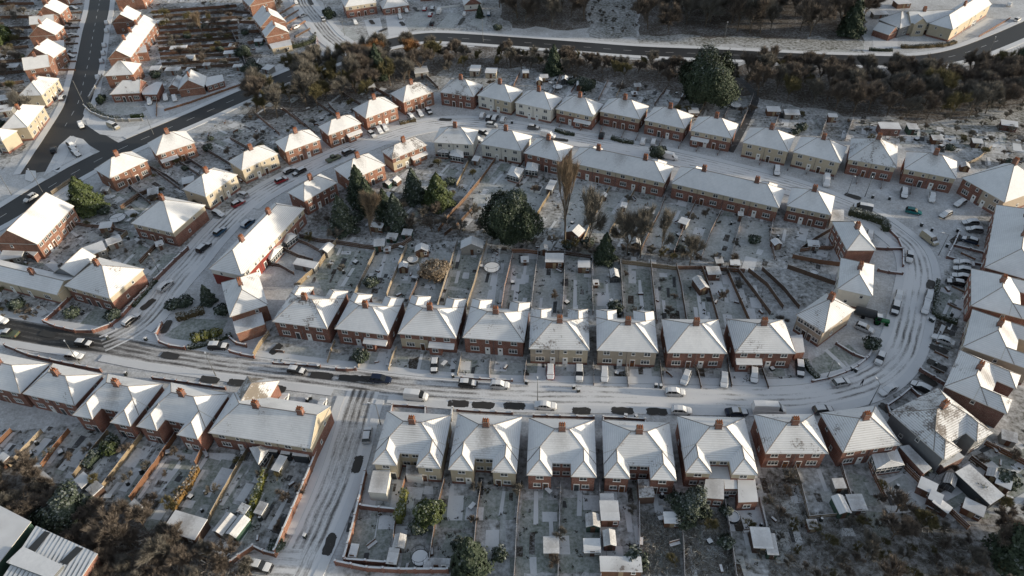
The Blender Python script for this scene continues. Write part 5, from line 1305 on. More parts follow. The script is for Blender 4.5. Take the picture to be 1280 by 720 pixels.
 ('tan fence left of the garden with a snowy table', [(770, 122), (778, 104)], 'fence_tan', 1.3),
 ('dark fence left of the patio under the evergreen', [(818, 132), (832, 112)], 'fence_brown', 1.3),
 ('tan fence right of the patio under the evergreen', [(846, 134), (855, 120)], 'fence_tan', 1.3),
 ('tan fence at the foot of the huge evergreen', [(874, 144), (884, 124)], 'fence_tan', 1.4),
 ('brown fence left of the small trampoline by the footpath', [(905, 148), (914, 130)], 'fence_brown', 1.3),
 ('tall dark fence along the left of the footpath', [(925, 160), (936, 136), (941, 122)], 'fence_brown', 1.8),
 ('dark fence behind the all cream semi', [(968, 160), (978, 134)], 'fence_brown', 1.3),
 ('brown fence behind the second cream semi', [(1026, 170), (1034, 148)], 'fence_brown', 1.3),
 ('brown fence left of the white-roofed shed garden', [(1056, 176), (1066, 150)], 'fence_brown', 1.3),
 ('dark fence right of the white-roofed shed garden', [(1094, 180), (1100, 158)], 'fence_brown', 1.3),
 ('tan curved fence behind the northeast corner house', [(1206, 208), (1222, 200), (1238, 186)], 'fence_tan', 1.3),
 ('red-brown fence left of gardens behind sunlit first semi', [(411, 132), (424, 146), (436, 156)], 'fence_orange', 1.3),
 ('dark fence left of the gardens of the third sunlit semi', [(366, 144), (382, 158), (394, 168)], 'fence_brown', 1.3),
 ('dark fence between the garages and the ring crest semi', [(528, 92), (538, 102), (548, 112)], 'fence_brown', 1.4),
 ('white picket fence in front of the long bungalow', [(522, 13), (548, 11), (575, 8)], 'white_frame', 1.0),
 ('orange-toned fence along the drive of the sunlit white house', [(1223, 47), (1240, 37), (1262, 24)], 'fence_orange', 1.0),
]
for l_, pts, k_, h_ in F_: fence(l_, pts, k_, h_)
Wl = [
 ('long sunlit orange brick wall along the left of the side road', [(406, 549), (390, 590), (368, 642), (346, 694)], 'brick_orange', 1.9),
 ('brick wall closing the bottom of the side road gardens', [(345, 696), (330, 692), (318, 686), (300, 698), (290, 706)], 'brick_orange', 1.3),
 ('brick wall on the right of the side road beside the cream semi', [(458, 594), (450, 630), (441, 668), (432, 702)], 'brick_orange', 1.7),
 ('brick wall across the bottom of the first southern garden', [(433, 703), (458, 705), (483, 707)], 'brick', 1.4),
 ('brick cross wall between garage yard and first southern lawn', [(452, 636), (475, 639), (498, 641)], 'brick', 1.4),
 ('dark brick wall at the bottom edge of the photo', [(421, 706), (460, 714), (500, 716), (560, 716)], 'brick', 1.5),
 ('low brick wall in front of the first main street semi', [(342, 455), (370, 457), (400, 459)], 'brick_dark', 0.6),
 ('low brick wall in front of the second main street semi', [(421, 463), (434, 464), (445, 463)], 'brick_dark', 0.9),
 ('low brick wall in front of the fourth main street semi', [(577, 473), (600, 475), (640, 477)], 'brick', 0.6),
 ('brick wall along the pavement below the west corner house', [(288, 441), (302, 445), (318, 448)], 'brick', 0.9),
 ('curved brick wall at the point where the ring street leaves', [(203, 406), (196, 420), (200, 429), (212, 434), (232, 437)], 'brick', 0.9),
 ('curved brick wall below the west corner front garden', [(288, 424), (296, 431), (308, 434)], 'brick_orange', 0.9),
 ('brick wall with snowy coping curving round the corner house garden', [(86, 376), (70, 392), (56, 404), (70, 410), (95, 416), (118, 416), (140, 408), (154, 396), (170, 378), (186, 362)], 'brick', 1.0),
 ('brick wall with white piers along the west ring street', [(195, 353), (206, 342), (220, 328), (236, 313)], 'brick_dark', 1.3),
 ('dark boundary wall north of the lower left houses', [(8, 434), (37, 446), (80, 456), (127, 465)], 'brick_dark', 1.1),
 ('low boundary wall in front of the terrace end and fourth semi', [(192, 474), (236, 480), (282, 487)], 'brick_dark', 0.8),
 ('brown hedge-topped wall enclosing the first southern front garden', [(488, 524), (491, 508), (510, 509), (532, 511), (532, 524)], 'brick_dark', 0.8),
 ('pale wall between the first two southern front gardens', [(566, 513), (564, 526)], 'concrete', 1.0),
 ('low dark wall in front of the second cream southern semi', [(572, 514), (600, 516), (640, 518)], 'brick_dark', 0.7),
 ('low dark wall in front of the third southern semi', [(667, 521), (700, 522), (742, 523)], 'brick_dark', 0.7),
 ('dark wall box round the fourth southern front garden', [(754, 534), (754, 523), (780, 524), (806, 526), (807, 536)], 'brick_dark', 0.7),
 ('low wall in front of the plain brick southern semi', [(960, 525), (978, 525), (995, 526)], 'brick_dark', 0.6),
 ('curved low wall round the green front lawn at the east bend', [(1015, 478), (1035, 474), (1057, 466), (1072, 458), (1085, 447), (1091, 436)], 'brick_dark', 0.6),
 ('dividing wall between the two curved lawns of the east bend', [(1045, 431), (1066, 444), (1082, 450)], 'brick_dark', 0.7),
 ('curved wall below the dark hedge at the northeast bend', [(1112, 290), (1122, 300), (1128, 314), (1128, 334)], 'brick_dark', 0.8),
 ('dark low wall between two snowy drives at the northeast bend', [(1092, 312), (1108, 313), (1128, 313)], 'brick_dark', 0.9),
 ('low wall between drive and lawn below the end-on brick semi', [(1097, 339), (1110, 342), (1127, 344)], 'brick_dark', 0.8),
 ('dark wall box at the southeast corner front garden', [(1112, 520), (1108, 509), (1124, 498), (1137, 487), (1148, 497)], 'brick_dark', 0.8),
 ('low wall round the upper snowy drive with dark blue car', [(1232, 318), (1212, 313), (1191, 308), (1198, 292)], 'brick_dark', 0.7),
 ('low wall round the lower empty snowy plot on the east side', [(1190, 309), (1183, 323), (1205, 328), (1230, 333)], 'brick_dark', 0.7),
 ('dark brick wall separating drives of the lower east houses', [(1149, 464), (1166, 474), (1180, 482)], 'brick_dark', 1.0),
 ('stone wall curving round the corner bungalow garden', [(106, 134), (114, 142), (128, 148), (145, 152), (162, 152), (178, 151)], 'concrete', 1.0),
 ('pale wall along the avenue below the corner bungalow', [(112, 124), (120, 110), (128, 96)], 'concrete', 1.0),
 ('small hedge-side wall at the upper snowy junction', [(368, 78), (386, 70), (396, 58), (396, 48)], 'brick', 0.8),
]
for l_, pts, k_, h_ in Wl: wall_run(l_, pts, k_, h_)
Hd = [
 ('thick dark hedge curving in front of the end-on brick semi', [(1060, 268), (1075, 271), (1090, 276), (1104, 281), (1107, 290)], 1.8, 1.8, 'hedge_leaf'),
 ('orange-leaved hedge between two lower left gardens', [(248, 588), (240, 604), (228, 622), (216, 638)], 1.5, 1.2, 'hedge_orange'),
 ('yellow-green hedge right of the conservatory garden', [(333, 592), (324, 618), (316, 640), (310, 656)], 1.7, 1.0, 'leaf_yellow'),
 ('bright green hedge right of the white garage garden', [(507, 618), (503, 635), (499, 655)], 2.0, 1.4, 'leaf_yellow'),
 ('frosted hedge beside the lower left snowy lawns', [(146, 548), (132, 562), (118, 576), (108, 586)], 1.6, 1.8, 'leaf_blue'),
 ('row of low bushes along the point of the west corner garden', [(222, 400), (238, 396), (256, 390)], 1.4, 1.6, 'hedge_brown'),
 ('snowy hedge in front of the west corner garden, by parked cars', [(236, 436), (252, 434), (270, 428), (290, 420)], 0.9, 0.8, 'hedge_leaf'),
 ('hedge between the two front drives of the southeast green lawn', [(1004, 452), (1012, 464), (1022, 474)], 1.0, 1.2, 'hedge_leaf'),
 ('dark hedge along the front of the large cream house', [(1126, 60), (1150, 60), (1178, 58), (1194, 54)], 1.2, 1.5, 'hedge_brown'),
 ('clipped low hedge in front of the small red brick garage', [(1086, 63), (1100, 64), (1115, 64)], 1.0, 1.0, 'hedge_leaf'),
 ('round-ended hedge right of the orange house with lean-to', [(366, 60), (378, 58), (390, 54), (394, 48)], 1.8, 1.8, 'hedge_leaf'),
 ('brown hedge below the orange house with white lean-to', [(352, 76), (372, 74), (388, 70), (397, 60)], 1.6, 1.6, 'hedge_brown'),
 ('hedge round the corner bungalow lawn', [(112, 132), (118, 140), (132, 147), (150, 151)], 1.1, 1.2, 'hedge_leaf'),
 ('dark green hedge in front of the corner bungalow drive', [(164, 148), (172, 147), (180, 146)], 1.2, 1.2, 'leaf_green'),
 ('hedge in the front of the third outer ring semi with cars', [(500, 156), (512, 153), (520, 152)], 1.1, 1.2, 'hedge_brown'),
 ('ragged dark hedge below the first sunlit outer semi', [(372, 200), (384, 196), (394, 192)], 1.2, 1.2, 'hedge_leaf'),
 ('low dark hedge in front of semis with wide porch', [(694, 164), (706, 168), (718, 170)], 1.0, 1.0, 'hedge_leaf'),
 ('snowy hedge below the all brick outer semis', [(764, 174), (778, 178), (792, 180)], 1.0, 1.2, 'hedge_leaf'),
 ('dark garden hedge left of the corner house drive', [(196, 352), (186, 362), (178, 372), (166, 384)], 0.9, 1.2, 'hedge_leaf'),
 ('low hedge on the pavement side of the east green plot', [(1172, 352), (1169, 376), (1166, 394)], 0.8, 0.9, 'hedge_leaf'),
 ('short hedge at the foot of the east green plot', [(1168, 395), (1182, 400), (1196, 405)], 0.9, 1.0, 'hedge_leaf'),
]
for l_, pts, h_, w_, k_ in Hd: hedge(l_, pts, h_, w_, k_)

# ================================================================ TREES
RND = random.Random(3)
random.seed(11)
e_big = evergreen_meshes(1, 'round', 6.4, 13.5, 'leaf_dark', 26000, 0.21)
e_fir = evergreen_meshes(2, 'cone', 2.9, 10.5, 'leaf_dark', 8000, 0.22)
e_blue = evergreen_meshes(3, 'cone', 2.8, 9.5, 'leaf_blue', 7500, 0.22)
e_green = evergreen_meshes(4, 'cone', 4.2, 10.5, 'leaf_green', 10000, 0.22)
e_round = evergreen_meshes(5, 'round', 2.6, 4.6, 'leaf_dark', 3800, 0.2)
e_rblue = evergreen_meshes(6, 'round', 3.4, 5.6, 'leaf_blue', 6500, 0.2)
e_rgreen = evergreen_meshes(7, 'round', 2.6, 4.6, 'leaf_green', 4000, 0.2)
bu_s = evergreen_meshes(8, 'round', 0.9, 1.7, 'leaf_yellow', 700, 0.14)
bu_d = evergreen_meshes(9, 'round', 1.1, 1.6, 'leaf_blue', 800, 0.15)
b_pop = bare_meshes(21, 15, 2.6, 'twig_tan', 7000, 0.018, 1.5, tl=1.6)
b_br = [bare_meshes(30+i, 9+i*0.7, 5.4, ['twig_brown', 'twig_brown', 'twig_grey', 'twig_brown'][i], 9000, 0.05, 0.5, tl=1.5) for i in range(4)]
b_gr = [bare_meshes(40+i, 8+i, 4.0, 'twig_grey', 5200, 0.034, 0.6, tl=1.5) for i in range(3)]
b_or = bare_meshes(50, 8, 3.6, 'twig_orange', 6000, 0.035, 0.9, tl=1.4)
b_tan = bare_meshes(51, 7, 2.8, 'twig_tan', 6500, 0.03, 0.9, tl=1.2)
b_ol = bare_meshes(52, 8, 4.2, 'twig_olive', 6000, 0.036, 0.4, tl=1.2)
b_sh = [bare_meshes(60+i, 3.2, 2.4, ['twig_brown', 'twig_grey', 'twig_olive'][i], 1800, 0.034, 0.3, tl=0.8) for i in range(3)]
b_rd = evergreen_meshes(66, 'round', 3.0, 4.4, 'twig_tan', 6000, 0.13)
ET = 'evergreen tree'
tree('huge round dark evergreen towering over the central gardens', 'evergreen_tree', ET, e_big, (640, 304), 0.86, zs=1.12)
tree('huge round evergreen behind the outer ring row by the top road', 'evergreen_tree', ET, e_big, (880, 132), 1.12, zs=1.25)
tree('dense bright green yard tree beside the dark diagonal road', 'evergreen_tree', ET, e_green, (112, 262), 1.05)
tree('bright green cone tree right of the inner wooded corner', 'conifer', 'conifer', e_green, (549, 256), 0.95, zs=1.0)
for l_, x, y, me, s in [('tall dark conifer in front of the half hidden semi', 452, 252, e_fir, 1.15), ('bluish conifer left of the tan bare tree', 431, 288, e_blue, 1.2), ('dark conifer at the right of the half hidden semi', 462, 262, e_fir, 1.0),
   ('dark slim conifer left of a pair above the central sheds', 484, 276, e_fir, 1.0), ('bluish conifer, right of a pair above the central sheds', 497, 284, e_blue, 1.15), ('frosted conifer under the conservatory semi', 519, 250, e_blue, 1.1),
   ('small dark conifer right of the poplar', 756, 326, e_fir, 0.85), ('tall dark conifer in the wood behind the third outer semi', 474, 98, e_fir, 1.25), ('dark green conifer behind the upper back gardens', 692, 92, e_fir, 1.05),
   ('dark conifer at the right edge above the wood', 1268, 98, e_fir, 1.3), ('dark conifer left of the small red brick garage', 1062, 44, e_fir, 1.5), ('dark conifer between the two lower lawns of the cream semis', 590, 712, e_fir, 1.0), ('small dark conifer in the west corner garden', 262, 378, e_blue, 0.6),
   ('small column conifer in front of the top edge bungalow', 600, 22, e_fir, 0.55), ('dark conifer at the bottom right corner of the photo', 1264, 700, e_fir, 1.2)]:
    tree(l_, 'conifer', 'conifer', me, (x, y), s)
for l_, x, y, me, s in [('frosted round evergreen at the lower left wood edge', 88, 648, e_rblue, 1.0), ('round green and blue bush behind the first cream semi', 538, 648, e_rgreen, 0.85), ('dark frosted evergreen bush beside the flat-roofed extensions', 860, 640, e_rblue, 0.78),
   ('round dark shrub behind the upper back gardens, frosted', 733, 112, e_rblue, 0.7), ('dark green tree at the left edge beside the orange gables', 4, 56, e_rgreen, 1.6), ('green shrub at lower left among the snowy gardens', 140, 566, e_rgreen, 0.5),
   ('pale green bush right of the footed alley at upper left', 306, 70, e_rblue, 0.7), ('pale round bush at the bottom of the upper alley', 316, 92, e_rblue, 0.8), ('dark bush at the upper junction below the cream semi', 412, 22, e_round, 0.8),
   ('snowy round bush between the two outer ring drives', 822, 196, e_rblue, 0.6), ('dark bush right of the yellow stone corner wall', 128, 128, e_round, 0.55)]:
    tree(l_, 'evergreen_bush', 'bush', me, (x, y), s)
for i, (x, y) in enumerate([(248, 426), (259, 423), (270, 420)]): tree(['left', 'middle', 'right'][i]+' of three small yellow-green bushes by the black car', 'small_bush', 'bush', bu_s, (x, y), 1.2, group='three small bushes')
for l_, x, y in [('small dark bush in the second main street front garden', 452, 450), ('dark round bush near the west corner garden hedge', 219, 385), ('second dark bush of the west corner garden', 233, 382), ('round dark bush by the corner house steps', 144, 398), ('round bush beside the trampoline garden lawn', 92, 396),
                 ('round bush at the tip of the curved garden wall', 1088, 434), ('small bush behind the sixth main street semi', 768, 390), ('small bush at the top edge behind parked white van', 622, 38), ('dark bush behind the western terrace shed', 280, 392)]:
    tree(l_, 'small_bush', 'bush', bu_d, (x, y), 1.4)
tree('very tall bare tan poplar in front of the first terrace', 'bare_tree', 'bare tree', b_pop, (706, 306), 1.1, zs=1.85)
tree('tall bare grey tree just right of the poplar', 'bare_tree', 'bare tree', b_gr[1], (736, 310), 1.1, zs=2.0)
for i, (x, y, s) in enumerate([(784, 318, 1.25), (800, 322, 1.2), (826, 322, 1.0), (862, 332, 0.9)]):
    tree('thin bare grey tree, '+['first', 'second', 'third', 'fourth'][i]+' right of the small dark conifer', 'bare_tree', 'bare tree', b_gr[i % 3], (x, y), s, zs=s*1.35, group='bare trees behind the striped lawns')
tree('dense tan round bare bush left of the big shed', 'bare_bush', 'bush', b_rd, (545, 346), 1.0)
tree('tan-brown bare tree between the conifers', 'bare_tree', 'bare tree', b_tan, (464, 294), 1.6, zs=1.75)
tree('bright orange bare willow beside the top road', 'bare_tree', 'bare tree', b_or, (516, 82), 1.25)
tree('paler orange bare tree near the upper junction', 'bare_tree', 'bare tree', b_or, (470, 84), 1.25)
tree('small reddish bare tree near the orange willow', 'bare_tree', 'bare tree', b_tan, (512, 100), 0.9)
tree('tan bare tree among the dark upper left gardens', 'bare_tree', 'bare tree', b_tan, (254, 44), 1.3)
tree('large bare tree in front of the half-timbered house', 'bare_tree', 'bare tree', b_gr[0], (42, 150), 1.25)
tree('olive bare tree left below the upper junction wall', 'bare_tree', 'bare tree', b_ol, (366, 98), 1.1)
tree('spreading olive bare tree at right end of the long wood', 'bare_tree', 'bare tree', b_ol, (1165, 132), 1.5)
tree('tan bare tree beside the diagonal road by first sunlit semis', 'bare_tree', 'bare tree', b_tan, (322, 144), 0.9)
tree('wide bare tree over the lower left back gardens', 'bare_tree', 'bare tree', b_br[0], (148, 682), 0.75)
tree('bare purple-grey tree left of the frosted evergreen', 'bare_tree', 'bare tree', b_br[1], (58, 618), 0.55)
tree('bare tree behind the sheds at the lower left centre', 'bare_tree', 'bare tree', b_br[2], (212, 702), 0.7)
tree('yellowish bare shrub above the small woodland path', 'bare_bush', 'bush', b_ol, (1150, 664), 0.6)
tree('dark bare bush below the glazed garden room', 'bare_bush', 'bush', b_sh[0], (1120, 640), 1.3)
tree('bare bush in the overgrown plot behind the evergreen', 'bare_bush', 'bush', b_sh[2], (885, 662), 0.7)
tree('frosted bare bush left of the plain brick semi garden', 'bare_bush', 'bush', b_sh[1], (988, 604), 0.9)
tree('bare bush under the fan-shaped gardens near the conifers', 'bare_bush', 'bush', b_sh[1], (590, 272), 1.2)
for i, (x, y, k_) in enumerate([(530, 272, 1), (548, 268, 0), (560, 284, 1), (516, 286, 0), (575, 292, 1), (600, 290, 1), (505, 262, 1), (540, 290, 0), (420, 300, 1)]):
    tree('bare frosted bush in the inner wooded corner beside the conifers', 'bare_bush', 'bush', b_sh[k_], (x, y), RND.uniform(0.9, 1.3), group='bushes of the inner wooded corner', share=True)

def inpoly(p, q):
    c = False; n = len(q)
    for i in range(n):
        a, b_ = q[i], q[i-1]
        if (a.y > p.y) != (b_.y > p.y) and p.x < (b_.x-a.x)*(p.y-a.y)/(b_.y-a.y)+a.x: c = not c
    return c
def scatter(poly, n, mind):
    q = [P(*p) for p in poly]; xs = [v.x for v in q]; ys = [v.y for v in q]; out = []; tries = 0
    while len(out) < n and tries < n*60:
        tries += 1; p = Vector((RND.uniform(min(xs), max(xs)), RND.uniform(min(ys), max(ys)), 0))
        if inpoly(p, q) and all((p-o_).length > mind for o_ in out): out.append(p)
    return out
def wood(label, poly, n, sets, mind, smin=0.8, smax=1.2, group='woods'):
    for p in scatter(poly, n, mind):
        tree(label, 'bare_tree', 'bare tree', RND.choice(sets), None, RND.uniform(smin, smax), group=group, share=True, world=p)
wood('bare brown tree in the wood behind the clearing, above the top road', [(790, -25), (1075, -30), (1082, 20), (1066, 46), (960, 48), (800, 40)], 90, b_br+[b_gr[0], b_br[1]], 4.0, 1.2, 1.7, group='trees of the wood above the top road')
wood('bare dark tree in the small wood left of the snowy clearing', [(622, -20), (735, -20), (735, 26), (700, 34), (640, 32), (622, 18)], 24, b_br+[b_gr[2]], 5.5, 1.1, 1.6, group='trees of the small wood left of the clearing')
wood('bare tree in the long wood between the top road and outer ring gardens', [(925, 100), (1000, 98), (1180, 102), (1240, 96), (1290, 88), (1290, 128), (1200, 150), (1130, 149), (1000, 135), (948, 122)], 74, b_br+[b_ol, b_br[0], b_gr[0]], 5.2, 0.8, 1.15, group='trees of the long wood below the top road')
wood('bare tree in the belt between the top road and upper back gardens', [(545, 72), (700, 77), (905, 92), (930, 112), (900, 122), (860, 112), (700, 91), (600, 84), (548, 94)], 56, b_br+[b_gr[1], b_ol], 3.4, 0.5, 0.8, group='tree belt behind the outer ring row')
wood('bare olive-brown tree in the wood below the upper snowy junction', [(320, 118), (400, 90), (460, 74), (540, 64), (548, 92), (520, 104), (470, 124), (400, 136), (330, 152), (305, 140)], 40, [b_ol, b_br[0], b_ol, b_gr[1], b_br[2]], 4.4, 0.8, 1.2, group='trees of the wood below the junction')
wood('bare dark tree in the wood at the lower left corner', [(-30, 585), (40, 592), (80, 640), (160, 655), (230, 672), (290, 705), (325, 722), (280, 760), (130, 740), (120, 690), (40, 650), (-20, 630)], 38, b_br, 3.4, 0.42, 0.62, group='trees of the lower left wood')
wood('bare dark tree in the scrubby wood at lower right', [(1066, 652), (1130, 650), (1200, 668), (1290, 640), (1290, 740), (1040, 740)], 24, b_br+b_sh, 4.2, 0.4, 0.7, group='trees of the lower right wood')
for i, p in enumerate(scatter([(955, 610), (992, 600), (1006, 655), (1070, 652), (1180, 664), (1250, 700), (1250, 735), (960, 735)], 40, 2.2)):
    tree('low bare scrub bush on the overgrown land at lower right', 'bare_bush', 'bush', RND.choice(b_sh), None, RND.uniform(0.35, 0.7), group='scrub of the overgrown land', share=True, world=p)
for i, p in enumerate(scatter([(735, 0), (790, 0), (795, 44), (735, 42)], 26, 2.2)):
    tree('small frosted bush on the snowy clearing above the top road', 'bare_bush', 'bush', b_sh[1], None, RND.uniform(0.35, 0.6), group='bushes of the snowy clearing', share=True, world=p)
for i, p in enumerate(scatter([(200, 20), (290, 20), (300, 90), (240, 96), (215, 80)], 34, 3.5)):
    tree('dark bare bush in the long gardens behind the avenue terrace', 'bare_bush', 'bush', RND.choice(b_sh), None, RND.uniform(0.7, 1.3), group='bushes behind the avenue terrace', share=True, world=p)
for i, p in enumerate(scatter([(-10, -10), (36, -10), (28, 100), (30, 130), (-10, 140)], 26, 3.5)):
    tree('dark bare bush in the gardens at the upper left edge', 'bare_bush', 'bush', RND.choice(b_sh), None, RND.uniform(0.8, 1.4), group='bushes at the upper left edge', share=True, world=p)
for i, p in enumerate(scatter([(0, 380), (60, 384), (48, 402), (0, 398)], 12, 2.0)):
    tree('small bare shrub in front of the long cream bungalow', 'bare_bush', 'bush', RND.choice(b_sh), None, RND.uniform(0.3, 0.5), group='shrubs before the long bungalow', share=True, world=p)
for i, p in enumerate(scatter([(1150, 150), (1290, 125), (1290, 165), (1230, 185)], 20, 3)):
    tree('frosted low bush on the snowy bank at the right edge', 'bare_bush', 'bush', b_sh[1], None, RND.uniform(0.4, 0.7), group='bushes of the snowy bank', share=True, world=p)
for i, p in enumerate(scatter([(705, 318), (860, 330), (930, 338), (880, 322), (780, 312), (705, 306)], 14, 2.6)):
    tree('tangled bare bush at the foot of the thin bare trees', 'bare_bush', 'bush', RND.choice(b_sh), None, RND.uniform(0.5, 0.8), group='bushes between the back gardens', share=True, world=p)
# fallen branches and rubble nobody could count
def litter(name, label, polys, n, k, size, z=0.15):
    b = MB(); b.fr = []
    for poly in polys:
        q = [P(*p) for p in poly]; xs = [v.x for v in q]; ys = [v.y for v in q]; c = 0
        while c < n:
            p = Vector((RND.uniform(min(xs), max(xs)), RND.uniform(min(ys), max(ys)), RND.uniform(0.03, z)))
            if not inpoly(p, q): continue
            c += 1; d = Vector((RND.gauss(0, 1), RND.gauss(0, 1), RND.gauss(0, .35))).normalized()*size*RND.uniform(.5, 1.6); s = Vector((-d.y, d.x, 0.3)).normalized()*size*0.12
            b.poly([p-d-s, p-d+s, p+d], k); b.fr.append(RND.uniform(0, 0.9))
    o = b.build(name); tag(o, label, 'undergrowth', None, 'stuff')
litter('undergrowth', 'frosted twigs and dead stems over the overgrown plots', [[(852, 640), (905, 640), (920, 720), (856, 720)], [(960, 600), (1000, 605), (1012, 652), (1070, 650), (1180, 662), (1250, 700), (1250, 720), (960, 720)], [(800, 640), (846, 645), (852, 720), (800, 720)]], 2600, 'twig_grey', 0.45, 0.5)
litter('leaf_litter', 'dead stems and brambles on the floor of the woods', [[(790, -60), (1075, -80), (1082, 20), (1066, 46), (960, 48), (800, 40)], [(910, 88), (1180, 90), (1290, 76), (1290, 125), (1130, 146), (950, 120)], [(-30, 585), (80, 640), (230, 672), (325, 722), (130, 740), (40, 650)], [(545, 64), (905, 84), (930, 112), (700, 90), (548, 92)], [(320, 118), (400, 90), (540, 62), (520, 100), (400, 128)], [(622, -20), (735, -20), (735, 26), (640, 32)]], 3500, 'twig_brown', 0.8, 0.8)

b = MB(); b.fr = []
GPOLY = [[(368, 362), (425, 305), (640, 305), (880, 335), (935, 340), (998, 440), (900, 405), (640, 388), (500, 376), (430, 366)], [(560, 190), (700, 205), (960, 262), (1040, 300), (1040, 340), (930, 330), (640, 310), (430, 308), (340, 320), (440, 250)],
 [(0, 540), (90, 530), (400, 562), (350, 692), (290, 690), (200, 660), (0, 590)], [(480, 600), (950, 600), (1120, 610), (1200, 650), (1120, 650), (920, 715), (430, 715), (440, 640)], [(300, 130), (500, 110), (560, 108), (700, 95), (850, 115), (930, 140), (1150, 150), (1190, 190), (900, 160), (560, 112), (450, 140), (300, 190)],
 [(0, 0), (105, 0), (90, 90), (50, 150), (0, 200)], [(150, 0), (350, 0), (380, 60), (320, 92), (200, 110), (180, 60)], [(10, 300), (110, 240), (200, 195), (300, 140), (360, 180), (270, 260), (200, 330), (100, 400), (0, 395)],
 [(340, 440), (1000, 460), (1000, 480), (640, 474), (335, 452)], [(1180, 340), (1225, 340), (1170, 480), (1160, 470)], [(1100, 600), (1290, 540), (1290, 640), (1200, 650)], [(1050, 150), (1290, 170), (1290, 230), (1190, 190)]]
for gp in GPOLY:
    q = [P(*k) for k in gp]; ar = abs(sum(q[i].x*q[i-1].y-q[i-1].x*q[i].y for i in range(len(q))))/2
    for p in scatter(gp, int(ar*0.13), 0.0):
        s0 = RND.uniform(0.12, 0.5)*(1.5 if RND.random() < .15 else 1)
        for j in range(9):
            d = Vector((RND.gauss(0, 1), RND.gauss(0, 1), abs(RND.gauss(0, 1)))).normalized(); a = d.orthogonal().normalized()*s0*.35; c = p+Vector((RND.uniform(-1, 1), RND.uniform(-1, 1), 0))*s0*.7+Vector((0, 0, .05))
            b.poly([c-a*.8, c+a*.8, c+d*s0*.8], 'garden_leaf'); b.fr.append(max(0, d.z*.7+RND.uniform(-.3, .2)))
GN = ['gardens behind the main street semis', 'gardens inside the ring street', 'gardens west of the side road', 'gardens south of the main street', 'gardens behind the outer ring row', 'gardens at the upper left', 'gardens behind the avenue terrace', 'gardens inside the west loop', 'front gardens of the main street', 'front plots of the east side', 'gardens at the lower right', 'gardens at the upper right']
GC = [16, 40, 26, 22, 44, 26, 34, 40, 0, 0, 10, 12]
for gi, gp in enumerate(GPOLY):
    for p in scatter(gp, GC[gi], 2.5):
        k_ = RND.choice((0, 0, 1, 2, 3))
        tree('low dark frosted shrub growing in the '+GN[gi], 'garden_shrub', 'shrub', b_sh[k_] if k_ < 3 else bu_d, None, RND.uniform(0.35, 0.8) if k_ < 3 else RND.uniform(.8, 1.5), group='shrubs in the '+GN[gi], share=True, world=p)
GDIR = [((340, 402), (1000, 442)), ((711, 203), (974, 260)), ((28, 492), (389, 561)), ((465, 580), (1036, 580)), ((594, 119), (1121, 210)), ((31, 73), (66, 73)), ((143, 60), (200, 56)), ((137, 223), (185, 200)), ((340, 450), (1000, 470)), ((1180, 483), (1259, 518)), ((1112, 515), (1180, 575)), ((1060, 199), (1196, 224))]
NP = [150, 150, 110, 110, 120, 60, 90, 150, 60, 26, 40, 40]
zi = 0
for gi, gp in enumerate(GPOLY):
    bb = {}
    a_, c_ = P(*GDIR[gi][0]), P(*GDIR[gi][1]); u_ = (c_-a_).normalized(); v_ = Vector((-u_.y, u_.x, 0))
    for p in scatter(gp, NP[gi], 1.2):
        if near_road(Vector((p.x, p.y)), None, 1.5): continue
        k_ = RND.choice(('patio_snow', 'patio_snow', 'path_snow', 'lawn_green', 'lawn_frost', 'soil', 'tarmac_path'))
        w_, l_ = RND.uniform(.5, 1.6), RND.uniform(.6, 2.6)
        if k_ == 'path_snow': w_, l_ = .4, RND.uniform(2, 4)
        if k_ in ('soil', 'tarmac_path'): w_, l_ = RND.uniform(.3, .8), RND.uniform(.5, 2.0)
        zi += 1; z_ = 0.031+zi*0.00002
        q = [p+u_*sx_*w_+v_*sy_*l_+Vector((RND.uniform(-.12, .12), RND.uniform(-.12, .12), 0)) for sx_, sy_ in ((-1, -1), (1, -1), (1, 1), (-1, 1))]
        bb.setdefault(k_, MB()).poly([(m_.x, m_.y, z_) for m_ in q], k_)
    for k_, m_ in bb.items(): o_ = m_.build({'soil': 'flower_bed', 'lawn_green': 'lawn', 'lawn_frost': 'lawn', 'path_snow': 'path', 'tarmac_path': 'path'}.get(k_, 'patio')); o_['kind'] = 'structure'
CL = []
b_ = MB(); b_.box(-.6, .6, -.25, .25, 0, .4, 'shed_wood'); b_.box(-.54, .54, -.19, .19, .4, .46, 'snow'); CL.append(('planter', 'snow-filled wooden planter', b_.mesh('planter')))
b_ = MB(); b_.box(-.7, .7, -.4, .4, .68, .74, 'shed_grey', 'snow')
for x_ in (-.6, .6):
    for y_ in (-.3, .3): b_.box(x_-.04, x_+.04, y_-.04, y_+.04, 0, .68, 'shed_grey')
CL.append(('garden_table', 'snow-topped garden table', b_.mesh('garden_table')))
b_ = MB(); b_.box(-.8, .8, -.25, .25, .4, .47, 'shed_wood', 'snow'); b_.box(-.8, .8, .22, .28, .47, .95, 'shed_wood', 'snow'); b_.box(-.75, -.65, -.2, .2, 0, .4, 'shed_wood'); b_.box(.65, .75, -.2, .2, 0, .4, 'shed_wood'); CL.append(('garden_bench', 'snow-topped wooden bench', b_.mesh('garden_bench')))
b_ = MB(); b_.cyl(0, 0, .4, .25, 0, .9, 'bin_dark', 10, 'snow'); CL.append(('compost_bin', 'dark conical compost bin', b_.mesh('compost_bin')))
b_ = MB(); b_.box(-.5, .5, -.5, .5, 0, .55, 'bin_dark'); b_.box(-.45, .45, -.45, .45, .55, .62, 'snow'); CL.append(('storage_box', 'low dark storage box', b_.mesh('storage_box')))
b_ = MB(); b_.tube((0, 0, 0), (0, 0, 1.9), .04, .03, 'galvanised', 6)
